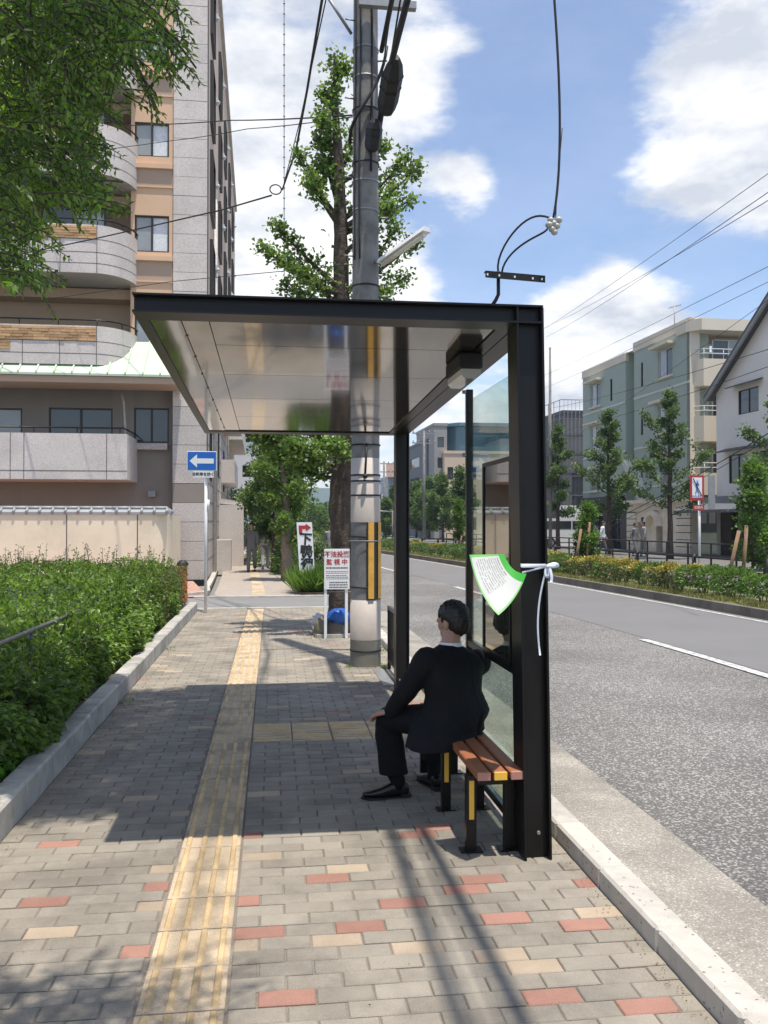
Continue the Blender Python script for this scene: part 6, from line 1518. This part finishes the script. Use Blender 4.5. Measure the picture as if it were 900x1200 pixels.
# --- median shrubs, one by one
protos = []
for i, (lm, lf) in enumerate(((L_mix, .055), (L_yel, .055), (L_bush, .055), (L_yel, .055), (L_mix, .05))):
    pr_ = thing('median_shrub', (0, 0, 0), 'x', 'shrub', 'clipped shrubs along the road median'); rr_ = np.random.default_rng(110+i); n_ = 1500
    d_ = rdir(rr_, n_); d_ = np.sign(d_)*np.abs(d_)**.7; P_ = d_*(rr_.uniform(.6, 1, (n_, 1))**.5)*np.array([.43, .42, .225])*(1+.15*np.sin(d_[:, :1]*6+i)); P_[:, 2] += .36
    top_ = P_[:, 2]+rr_.normal(0, .05, n_) > .47; lo_ = L_hedge2 if i in (1, 3) else lm
    leaf_cloud('top_foliage', P_[top_], d_[top_]+np.array([0, 0, .6]), lf, .6, lm, pr_, 110+i, jitter=.5); leaf_cloud('foliage', P_[~top_], d_[~top_]+np.array([0, 0, .2]), lf, .6, lo_, pr_, 210+i, jitter=.6)
    q = MB(); Rq = random.Random(i)
    for j in range(9): a = Rq.uniform(0, 6.28); q.tube(bez([(math.cos(a)*.06, math.sin(a)*.06, 0), (math.cos(a)*.12, math.sin(a)*.12, .2), (math.cos(a)*.34, math.sin(a)*.34, .45)], 3), [.011, .009, .007, .004], 4)
    q.build('stems', m_bark2, pr_); protos.append(pr_)
R = random.Random(77); y = 15.0; k = 0; placed = []; used_p = set()
desc = {0: 'mixed green median shrub', 1: 'golden topped median shrub', 2: 'bright green median shrub', 3: 'yellowish orange tinged median shrub', 4: 'dull green median shrub'}
while y < 74:
    i = R.choice((2, 2, 0)) if y < 18.3 else R.choice((0, 1, 3, 1, 3)) if y < 36 else R.choice((0, 2, 4, 0, 3))
    if i in used_p: o = copy_tree(protos[i])
    else: o = protos[i]; used_p.add(i)
    s = R.uniform(.85, 1.2); o.location = (9.95+bend(y)+R.uniform(-.12, .12), y, .02); o.scale = (s*R.uniform(.95, 1.15), s*R.uniform(.95, 1.2), R.uniform(.92, 1.14)); o.rotation_euler = (0, 0, R.uniform(0, 6.28))
    placed.append((y, i, o)); y += R.uniform(.62, .86)*(1.0 if y < 40 else 1.5)
for i in set(range(5))-used_p:
    for ch in list(protos[i].children): bpy.data.objects.remove(ch)
    bpy.data.objects.remove(protos[i])
refs = [(17, 'below the right edge young tree'), (20.8, 'between the leaning stake and the red sign post'), (23.3, 'just left of the red sign post'), (26.2, 'in front of the stone entrance'), (29.5, 'beside the small staked tree'), (35, 'right of the shelter post'), (45, 'seen through the shelter glass'), (58, 'seen through the shelter opening'), (75, 'at the far end of the median')]
cnt = {}
for (y, i, o) in placed:
    ref = next(t for (ymax, t) in refs if y <= ymax+1); key = (i, ref); cnt[key] = cnt.get(key, 0)+1
ordn = ['nearest', 'second', 'third', 'fourth', 'fifth', 'sixth', 'seventh', 'eighth', 'ninth', 'tenth', 'eleventh', 'twelfth']; seen = {}
for (y, i, o) in placed:
    ref = next(t for (ymax, t) in refs if y <= ymax+1); key = (i, ref); n = seen.get(key, 0); seen[key] = n+1
    o['label'] = (desc[i] if cnt[key] == 1 else ordn[n]+' '+desc[i])+' '+ref
P = []; D = []; r = np.random.default_rng(55)
for i in range(16000):
    y = 13+r.random()**1.4*40; x = 9.05+abs(r.normal(0, .35)); 
    if MN.noise(Vector((x*1.5, y*.8, 0))) < -.12: continue
    P.append((x+bend(y), y, .03)); D.append((r.normal(0, .5), r.normal(0, .5), 1.0))
leaf_cloud('median_grass', P, D, .13, .10, leafmat('dry_grass', (.14, .17, .04), (.30, .27, .10), .2, .6), None, 56, jitter=.3)
# weeds in the kerb joints and pole foot
P = []; D = []
for (cx, cy, k, s) in ((1.25, 9.85, 60, .05), (.87, 9.9, 30, .04), (1.40, 7.2, 40, .05), (1.39, 11.2, 60, .1), (-1.34, 8.2, 30, .05), (-1.36, 11.5, 40, .08), (.72, 12.5, 40, .08)):
    for _ in range(k): P.append((cx+r.normal(0, s), cy+r.normal(0, s*1.5), .0)); D.append((r.normal(0, .7), r.normal(0, .7), .9))
leaf_cloud('weeds', P, D, .035, .3, L_grass, None, 57, jitter=.4)

# --- the air: pale even haze over the whole place
q = MB(); q.box(-1600, 1600, -60, 2100, -1.3, 90); hz = q.build('haze', m_soil); hz['kind'] = 'stuff'
m_hz = bpy.data.materials.new('haze_air'); m_hz.use_nodes = True; _N = m_hz.node_tree.nodes; _N.remove(_N['Principled BSDF']); _v = _N.new('ShaderNodeVolumePrincipled')
_v.inputs['Color'].default_value = (.80, .88, 1.0, 1); _v.inputs['Density'].default_value = .00035; _v.inputs['Anisotropy'].default_value = .2; m_hz.node_tree.links.new(_v.outputs[0], _N['Material Output'].inputs['Volume'])
hz.data.materials.clear(); hz.data.materials.append(m_hz)
# ================================================================== PEOPLE
from mathutils import noise as MN2
def fuse(mb, name, m, parent, voxel, smooth=4, disp=None):
    """fuse the overlapping volumes of mb into one continuous skin"""
    o = mb.build('tmp_fuse', m, None)
    md = o.modifiers.new('r', 'REMESH'); md.mode = 'VOXEL'; md.voxel_size = voxel; md.use_smooth_shade = True
    sm = o.modifiers.new('s', 'SMOOTH'); sm.factor = .5; sm.iterations = smooth
    dg = bpy.context.evaluated_depsgraph_get(); dg.update(); me = bpy.data.meshes.new_from_object(o.evaluated_get(dg)); bpy.data.objects.remove(o)
    off = wloc(parent); n = len(me.vertices); co = np.empty(n*3, np.float32); me.vertices.foreach_get('co', co); co = co.reshape(-1, 3)
    if disp: co = disp(co)
    co = co-np.array(off, np.float32); me.vertices.foreach_set('co', co.ravel()); me.materials.clear(); me.materials.append(m); me.update()
    me.polygons.foreach_set('use_smooth', [True]*len(me.polygons))
    return mesh_obj(name, me, parent)
def limb(q, pts, rs, n=12):
    P_ = [Vector(p) for p in pts]; q.tube(P_, rs, n)
    for p, r_ in zip(P_, rs): q.ball(p, r_*.995, 6)
def loft(q, secs, n=24):   # secs: (center, axisA vec, axisB vec)
    vs = []
    for (c, a, b) in secs:
        for k in range(n): t = 2*math.pi*k/n; ct, st = math.cos(t), math.sin(t); e = .8; vs.append(Vector(c)+Vector(a)*math.copysign(abs(ct)**e, ct)+Vector(b)*math.copysign(abs(st)**e, st))
    m = len(secs)
    q.add(vs, [(i*n+k, i*n+(k+1) % n, (i+1)*n+(k+1) % n, (i+1)*n+k) for i in range(m-1) for k in range(n)]+[tuple(range(n))[::-1], tuple((m-1)*n+k for k in range(n))], 0, True)
def head(q, c, fwd, s=1., tilt=0.):
    """skull, jaw, nose, ears, neck stub; c = centre of the skull"""
    f = Vector(fwd).normalized(); u = V(0, 0, 1); u = (u+f*tilt).normalized(); f = (f-u*f.dot(u)).normalized(); r_ = f.cross(u)
    def el(o, rx, ry, rz, n=8):   # axes along r_, f, u
        vs = []; 
        for i in range(n+1):
            for k in range(2*n):
                a = math.pi*i/n; b = math.pi*k/n; vs.append(Vector(o)+r_*(rx*math.sin(a)*math.cos(b))+f*(ry*math.sin(a)*math.sin(b))-u*(rz*math.cos(a)))
        m = 2*n; q.add(vs, [(i*m+k, i*m+(k+1) % m, (i+1)*m+(k+1) % m, (i+1)*m+k) for i in range(n) for k in range(m)], 0, True)
    c = Vector(c)
    el(c+u*.02*s, .074*s, .095*s, .098*s); el(c+f*.028*s-u*.055*s, .055*s, .060*s, .062*s); el(c+f*.055*s-u*.088*s, .028*s, .026*s, .026*s)
    el(c+f*.094*s-u*.022*s, .011*s, .016*s, .022*s, 6); el(c+f*.085*s+u*.018*s, .045*s, .014*s, .012*s, 6); el(c+f*.083*s-u*.058*s, .022*s, .012*s, .008*s, 6)
    for sg in (-1, 1): el(c+r_*sg*.077*s-u*.012*s-f*.008*s, .009*s, .018*s, .030*s, 6); el(c+f*.070*s+r_*sg*.033*s-u*.012*s, .018*s, .012*s, .010*s, 6)
    return f, u, r_
def hair_cap(c, fwd, s, tilt, m, parent, nm='hair', long=0.):
    q = MB(); f = Vector(fwd).normalized(); u = (V(0, 0, 1)+f*tilt).normalized(); f = (f-u*f.dot(u)).normalized(); r_ = f.cross(u); c = Vector(c)
    def el(o, rx, ry, rz, n=10):
        vs = []
        for i in range(n+1):
            for k in range(2*n):
                a = math.pi*i/n; b = math.pi*k/n; vs.append(Vector(o)+r_*(rx*math.sin(a)*math.cos(b))+f*(ry*math.sin(a)*math.sin(b))-u*(rz*math.cos(a)))
        mm = 2*n; q.add(vs, [(i*mm+k, i*mm+(k+1) % mm, (i+1)*mm+(k+1) % mm, (i+1)*mm+k) for i in range(n) for k in range(mm)], 0, True)
    el(c+u*.045*s-f*.014*s, .082*s, .096*s, .086*s); el(c-f*.045*s+u*.0*s, .076*s, .066*s, (.085+long)*s)
    def dsp(co):
        out = co.copy()
        for i, p in enumerate(co): v = Vector(p); n_ = MN2.noise(Vector((v.x*60, v.y*60, v.z*22)))*.008+MN2.noise(v*150)*.005; d = (v-c).normalized(); out[i] = v+d*n_
        return out
    return fuse(q, nm, m, parent, .007*max(1, s), 1, dsp)
m_skin = mat('skin', (.46, .26, .18), .5, .06, 9); m_hair = mat('black_hair', (.012, .010, .009), .45, .3, 60); m_suit = mat('black_suit', (.0075, .008, .010), .82, .12, 12, .35, 260, spec=.25); m_trs = mat('black_trousers', (.008, .0085, .010), .85, .12, 12, .3, 260, spec=.2); m_shoe = mat('polished_shoe', (.008, .008, .008), .22, .1, 8)
# --- seated man
f = V(-.66, .75, 0).normalized(); r_ = V(f.y, -f.x, 0)
pel = V(1.035, 4.955, .515)
MAN = thing('person', (pel.x, pel.y, 0), 'person in a black suit sitting on the bench turned away with hands on knees', 'person')
Sl, Sr = at(500, 772, 4.90), at(560, 774, 5.10)
neck = at(528, 758, 5.02); hc = at(530, 729, 5.06)
knL, knR = at(455, 842, 5.22), V(1.02, 5.42, .53); ankL, ankR = at(466, 917, 5.18), V(.985, 5.33, .10)
elL, wrL = at(474, 812, 4.98), at(459, 834, 5.12); elR, wrR = V(1.19, 5.28, .70), V(1.06, 5.40, .60)
hipL, hipR = pel-r_*.09, pel+r_*.09
q = MB(); head(q, hc, f*1+V(0, 0, 0), .98, .15)
limb(q, [neck-V(0, 0, .05), neck+V(0, 0, .02), hc-V(0, 0, .04)], [.062, .056, .056])
loft(q, [(pel+V(0, 0, -.07), r_*.15, f*.11), (pel+V(0, 0, .08), r_*.14, f*.10), (pel.lerp(neck, .6), r_*.15, f*.09), (neck-V(0, 0, .06), r_*.13, f*.07), (neck, r_*.055, f*.055)])
limb(q, [hipL, knL], [.08, .055]); limb(q, [hipR, knR], [.08, .055]); limb(q, [knL, ankL], [.052, .034]); limb(q, [knR, ankR], [.052, .034])
for (ank, d) in ((ankL, V(-.99, .06, 0)), (ankR, V(-.25, .95, 0))): limb(q, [ank, ank+d*.07-V(0, 0, .065)], [.030, .022])
limb(q, [Sl, elL, wrL], [.05, .042, .028]); limb(q, [Sr, elR, wrR], [.05, .042, .028])
def hand(q, w, d, up, side, s=1.):
    """palm and five bent fingers; w wrist, d pointing direction, up = back of the hand, side = towards the thumb"""
    d = Vector(d).normalized(); up = Vector(up); up = (up-d*up.dot(d)).normalized(); sd = Vector(side); sd = (sd-d*sd.dot(d)-up*sd.dot(up)).normalized(); w = Vector(w)
    secs = [(w, sd*.026*s, up*.018*s), (w+d*.035*s, sd*.036*s, up*.016*s), (w+d*.085*s, sd*.041*s, up*.013*s), (w+d*.092*s, sd*.036*s, up*.009*s)]; loft(q, secs, 16)
    for i, (o, L) in enumerate(((.030, .070), (.011, .078), (-.010, .072), (-.030, .057))):
        b = w+d*.083*s+sd*o*s; dd = d; pts_ = [b]; cur = b
        for j, (fr, bend_) in enumerate(((.42, .25), (.33, .65), (.25, .75))): dd = (dd-up*bend_*.75).normalized(); cur = cur+dd*L*fr*s; pts_.append(cur)
        limb(q, pts_, [.0095*s, .0088*s, .008*s, .0068*s], 8)
    b = w+d*.028*s+sd*.030*s; limb(q, [b, b+(d*.6+sd*.75-up*.2).normalized()*.036*s, b+(d*.6+sd*.75-up*.2).normalized()*.036*s+(d*.9+sd*.3-up*.35).normalized()*.030*s], [.0125*s, .011*s, .008*s], 8)
hand(q, wrL+V(-.02, .0, .005), V(-.62, .62, -.30), V(-.1, -.1, 1), V(.7, .6, .1), .98)
hand(q, wrR, V(-.3, .8, -.35), V(0, .1, 1), V(-.8, -.2, 0), .98)
fuse(q, 'body', m_skin, MAN, .0055, 2)
hair_cap(hc, f, 1.0, .15, m_hair, MAN)
# trousers
q = MB(); hl = hipL-V(0, 0, .01); hr = hipR-V(0, 0, .01)
loft(q, [(pel-V(0, 0, .085), r_*.185, f*.14), (pel, r_*.18, f*.135), (pel+V(0, 0, .12), r_*.15, f*.11)])
cufL, cufR = at(461, 906, 5.185), ankR+V(0, 0, .07)
limb(q, [hl, hl.lerp(knL, .5), knL], [.098, .090, .075], 16); limb(q, [hr, hr.lerp(knR, .5), knR], [.098, .090, .075], 16)
loft(q, [(knL+V(0, 0, .02), V(.072, 0, 0), V(0, .072, 0)), (knL-V(0, 0, .08), V(.078, 0, 0), V(0, .068, 0)), (knL.lerp(cufL, .6), V(.083, 0, 0), V(0, .07, 0)), (cufL, V(.086, 0, 0), V(0, .072, 0))])
loft(q, [(knR, V(.07, 0, 0), V(0, .072, 0)), (knR.lerp(cufR, .5), V(.072, 0, 0), V(0, .074, 0)), (cufR, V(.072, 0, 0), V(0, .08, 0))])
def wrinkle(amp, sc, extra=None):
    def g_(co):
        out = co.copy()
        for i, p in enumerate(co):
            v = Vector(p); n_ = MN2.noise(Vector((v.x*sc, v.y*sc, v.z*sc*.55)))*amp+MN2.noise(v*sc*2.6)*amp*.35; d = Vector((v.x-pel.x, v.y-pel.y, 0)); d = d.normalized() if d.length > 1e-4 else V(1, 0, 0)
            v = v+d*n_
            if extra: v = extra(Vector(p), v)
            out[i] = v
        return out
    return g_
fuse(q, 'trousers', m_trs, MAN, .0075, 3, wrinkle(.010, 11))
# jacket: back, shoulders, sleeves, skirt flaring over the seat
q = MB(); mid = Sl.lerp(Sr, .5); sh = (Sr-Sl).normalized(); shf = V(-sh.y, sh.x, 0)
hemc = at(521, 884, 4.90)
loft(q, [(V(hemc.x, hemc.y, .385), r_*.225+V(.02, 0, .015), f*.165), (V(hemc.x+.01, 4.93, .45), r_*.225, f*.165), (pel+V(0.005, -.005, .03), r_*.215, f*.155), (pel.lerp(neck, .33), r_*.195, f*.130), (pel.lerp(neck, .55), r_*.205, f*.128), (pel.lerp(neck, .75)+V(0, 0, .0), sh*.218, shf*.125), (mid+V(0, 0, .0), sh*.205, shf*.105), (mid+V(0, 0, .045), sh*.150, shf*.080), (neck+V(0, 0, .01), sh*.068, shf*.062)], 32)
limb(q, [Sl+V(0, 0, -.01), Sl.lerp(elL, .5), elL, elL.lerp(wrL, .6), wrL], [.080, .070, .060, .053, .046], 16); limb(q, [Sr+V(0, 0, -.01), elR, wrR], [.080, .062, .046], 16)
# skirt panel lying over the left thigh
th = hl.lerp(knL, .42); loft(q, [(pel-r_*.05-V(0, 0, .06), r_*.13, V(0, 0, .08)), (hl.lerp(knL, .25)-V(0, 0, .02), r_*.125, V(0, 0, .105)), (th-V(0, 0, .03), r_*.11, V(0, 0, .10))], 20)
vc = at(531, 850, 4.78)
def vent(p, v):
    w = (p-pel); side_ = w.dot(r_); back = w.dot(f)
    if p.z < .60 and back < -.03:
        k = min(1, (.60-p.z)/.12); s0 = .035-.10*(.60-p.z)
        v = v+f*.028*k*math.exp(-((side_-s0)/.010)**2); 
        if side_ > s0: v = v-f*.010*k*max(0, 1-(side_-s0)/.06)
    # centre back seam
    if p.z >= .60 and back < -.03: v = v+f*.004*math.exp(-((side_-.035)/.006)**2)
    return v
fuse(q, 'jacket', m_suit, MAN, .0065, 4, wrinkle(.013, 9, vent))
q = MB(); limb(q, [wrL+(elL-wrL)*.02, wrL+(elL-wrL).normalized()*-.012], [.036, .035], 14); q.build('shirt_cuff', m_white, MAN)['label'] = 'white shirt cuff'
q = MB(); q.lathe((neck.x, neck.y, neck.z), [(.066, -.012), (.064, .028), (.060, .030)], 20); q.build('shirt_collar', m_white, MAN)
for (a_, c_) in ((ankL, cufL), (ankR, cufR)): q = MB(); limb(q, [V(a_.x, a_.y, .055), V(a_.x, a_.y, .1), V(c_.x, c_.y, c_.z+.02)], [.042, .045, .050]); q.build('sock', m_trs, MAN)
def shoe(ank, d, nm='shoe'):
    d = Vector(d).normalized(); s_ = V(d.y, -d.x, 0); h = V(ank.x, ank.y, 0)-d*.065; q = MB()
    loft(q, [(h+V(0, 0, .045), s_*.030, V(0, 0, .030)), (h+d*.03+V(0, 0, .052), s_*.038, V(0, 0, .045)), (h+d*.10+V(0, 0, .050), s_*.040, V(0, 0, .042)), (h+d*.17+V(0, 0, .038), s_*.046, V(0, 0, .028)), (h+d*.23+V(0, 0, .030), s_*.043, V(0, 0, .020)), (h+d*.275+V(0, 0, .026), s_*.020, V(0, 0, .012))], 16)
    limb(q, [ank-V(0, 0, .045), ank-V(0, 0, .015)], [.042, .040]); o = fuse(q, nm, m_shoe, MAN, .006, 3)
    q = MB(); q.prism([h+s_*x+d*y+V(0, 0, .002) for x, y in ((-.03, -.01), (.03, -.01), (.035, .10), (.046, .18), (.038, .25), (0, .285), (-.038, .25), (-.046, .18), (-.035, .10))], (0, 0, .010)); q.prism([h+s_*x+d*y+V(0, 0, .0) for x, y in ((-.03, -.012), (.03, -.012), (.034, .05), (-.034, .05))], (0, 0, .024)); q.build('sole', m_blackm, o)
shoe(V(ankL.x, ankL.y, .1), V(-.99, -.04, 0)); shoe(ankR, V(-.28, .95, 0))
# --- people on foot, farther off
def walker(loc, rz, H, top, bot, label, stride=.25, seed=1, hairm=m_hair, bag=None, skirt=False):
    loc = Vector(loc); P0 = thing('person', loc, label, 'person'); s = H/1.7; f_ = V(math.sin(rz), math.cos(rz), 0); rr = V(f_.y, -f_.x, 0); Z = lambda z: V(0, 0, z*s)
    hips = loc+Z(.90); ne = loc+Z(1.44)+f_*.02; hd = loc+Z(1.585)+f_*.03
    fa, ba = loc+f_*stride+rr*.08, loc-f_*stride-rr*.08; kn1, kn2 = loc+f_*(stride*.62)+rr*.09+Z(.49), loc-f_*(stride*.15)-rr*.09+Z(.48)
    a1, a2 = fa+Z(.09), ba+Z(.13)
    e1, e2 = loc+Z(1.12)-rr*.22+f_*stride*.3, loc+Z(1.12)+rr*.22-f_*stride*.5; w1, w2 = loc+Z(.90)-rr*.22+f_*stride*.9, loc+Z(.88)+rr*.23-f_*stride*.5
    q = MB(); head(q, hd, f_, s); limb(q, [ne-Z(.06), hd-Z(.03)], [.055*s, .052*s]); loft(q, [(hips, rr*.14*s, f_*.09*s), (loc+Z(1.15), rr*.13*s, f_*.08*s), (loc+Z(1.38), rr*.15*s, f_*.08*s), (ne, rr*.05*s, f_*.05*s)], 16)
    for (h_, k_, a_) in ((hips+rr*.08, kn1, a1), (hips-rr*.08, kn2, a2)): limb(q, [h_, k_, a_], [.08*s, .052*s, .036*s], 10)
    for (sh_, e_, w_) in ((loc+Z(1.38)-rr*.17, e1, w1), (loc+Z(1.38)+rr*.17, e2, w2)): limb(q, [sh_, e_, w_], [.045*s, .036*s, .026*s], 10); hand(q, w_, Z(-1)+f_*.3, rr*(1 if sh_ is e2 else -1), f_, s)
    fuse(q, 'body', m_skin, P0, .009, 1)
    hair_cap(hd, f_, 1.02*s, 0, hairm, P0)
    q = MB(); loft(q, [(hips-Z(.06), rr*.175*s, f_*.12*s), (loc+Z(1.02), rr*.16*s, f_*.115*s), (loc+Z(1.2), rr*.17*s, f_*.12*s), (loc+Z(1.38), rr*.19*s, f_*.105*s), (ne+Z(.01), rr*.075*s, f_*.07*s)], 20)
    for (sh_, e_, w_) in ((loc+Z(1.37)-rr*.17, e1, w1), (loc+Z(1.37)+rr*.17, e2, w2)): limb(q, [sh_, e_, e_.lerp(w_, .8)], [.062*s, .052*s, .042*s], 10)
    fuse(q, 'top', top, P0, .011, 2)
    q = MB()
    if skirt: loft(q, [(loc+Z(.45), rr*.24*s, f_*.2*s), (hips, rr*.17*s, f_*.12*s)], 20)
    else:
        for (h_, k_, a_) in ((hips+rr*.08, kn1, a1), (hips-rr*.08, kn2, a2)): limb(q, [h_, k_, a_+Z(.02)], [.098*s, .072*s, .062*s], 12)
        loft(q, [(hips-Z(.1), rr*.16*s, f_*.11*s), (hips+Z(.06), rr*.15*s, f_*.105*s)], 16)
    fuse(q, 'skirt' if skirt else 'trousers', bot, P0, .012, 2)
    for a_ in (a1, a2): q = MB(); g0 = V(a_.x, a_.y, loc.z+.01); loft(q, [(g0-f_*.06+Z(.04), rr*.03, Z(.03)), (g0+f_*.05+Z(.035), rr*.04, Z(.03)), (g0+f_*.19+Z(.02), rr*.03, Z(.015))], 10); q.build('shoe', m_blackm, P0)
    if bag: q = MB(); c = w1+Z(-.25); q.cbox(c.x-.05, c.x+.05, c.y-.15, c.y+.15, c.z-.15, c.z+.10, .02); tag(q.build('handbag', bag), 'bag carried by the pedestrian in grey near the direction board', 'bag')
m_g1 = mat('grey_cloth', (.19, .19, .195), .9, .08, 6); m_g2 = mat('pale_grey_cloth', (.27, .27, .27), .9, .08, 6); m_g3 = mat('charcoal_cloth', (.10, .10, .11), .9, .1, 6)
def onroad(px, Y, z=0): p = at(px, 613, Y); p.z = z; return p
walker(onroad(295, 29.6), math.pi+.1, 1.62, m_g1, m_g1, 'person in grey walking beside the stone canopy on the far sidewalk', .22, 1)
walker(onroad(327, 29.8), math.pi-.15, 1.68, m_g2, m_g3, 'person in pale grey top walking next to the direction board', .24, 2)
walker(onroad(311, 31.5), .0, 1.66, m_g1, m_g2, 'person in grey walking away between the two other pedestrians', .2, 3)
walker(onroad(388, 30.0), math.pi, 1.60, m_g2, m_g1, 'person in grey half hidden behind the dumping warning board', .15, 4)
walker(onroad(754, 39.5, .03), -math.pi/2, 1.66, m_g2, m_g1, 'person in light grey standing before the arched stone entrance', .08, 5)
walker(onroad(744, 40.0, .03), math.pi*.8, 1.60, m_g1, m_g1, 'shorter person in grey left of the arched stone entrance', .15, 6)
walker(onroad(706, 41, .03), math.pi*.6, 1.68, mat('white_shirt', (.62, .66, .72), .8), m_g3, 'person in a white shirt walking left of the green block', .2, 7)
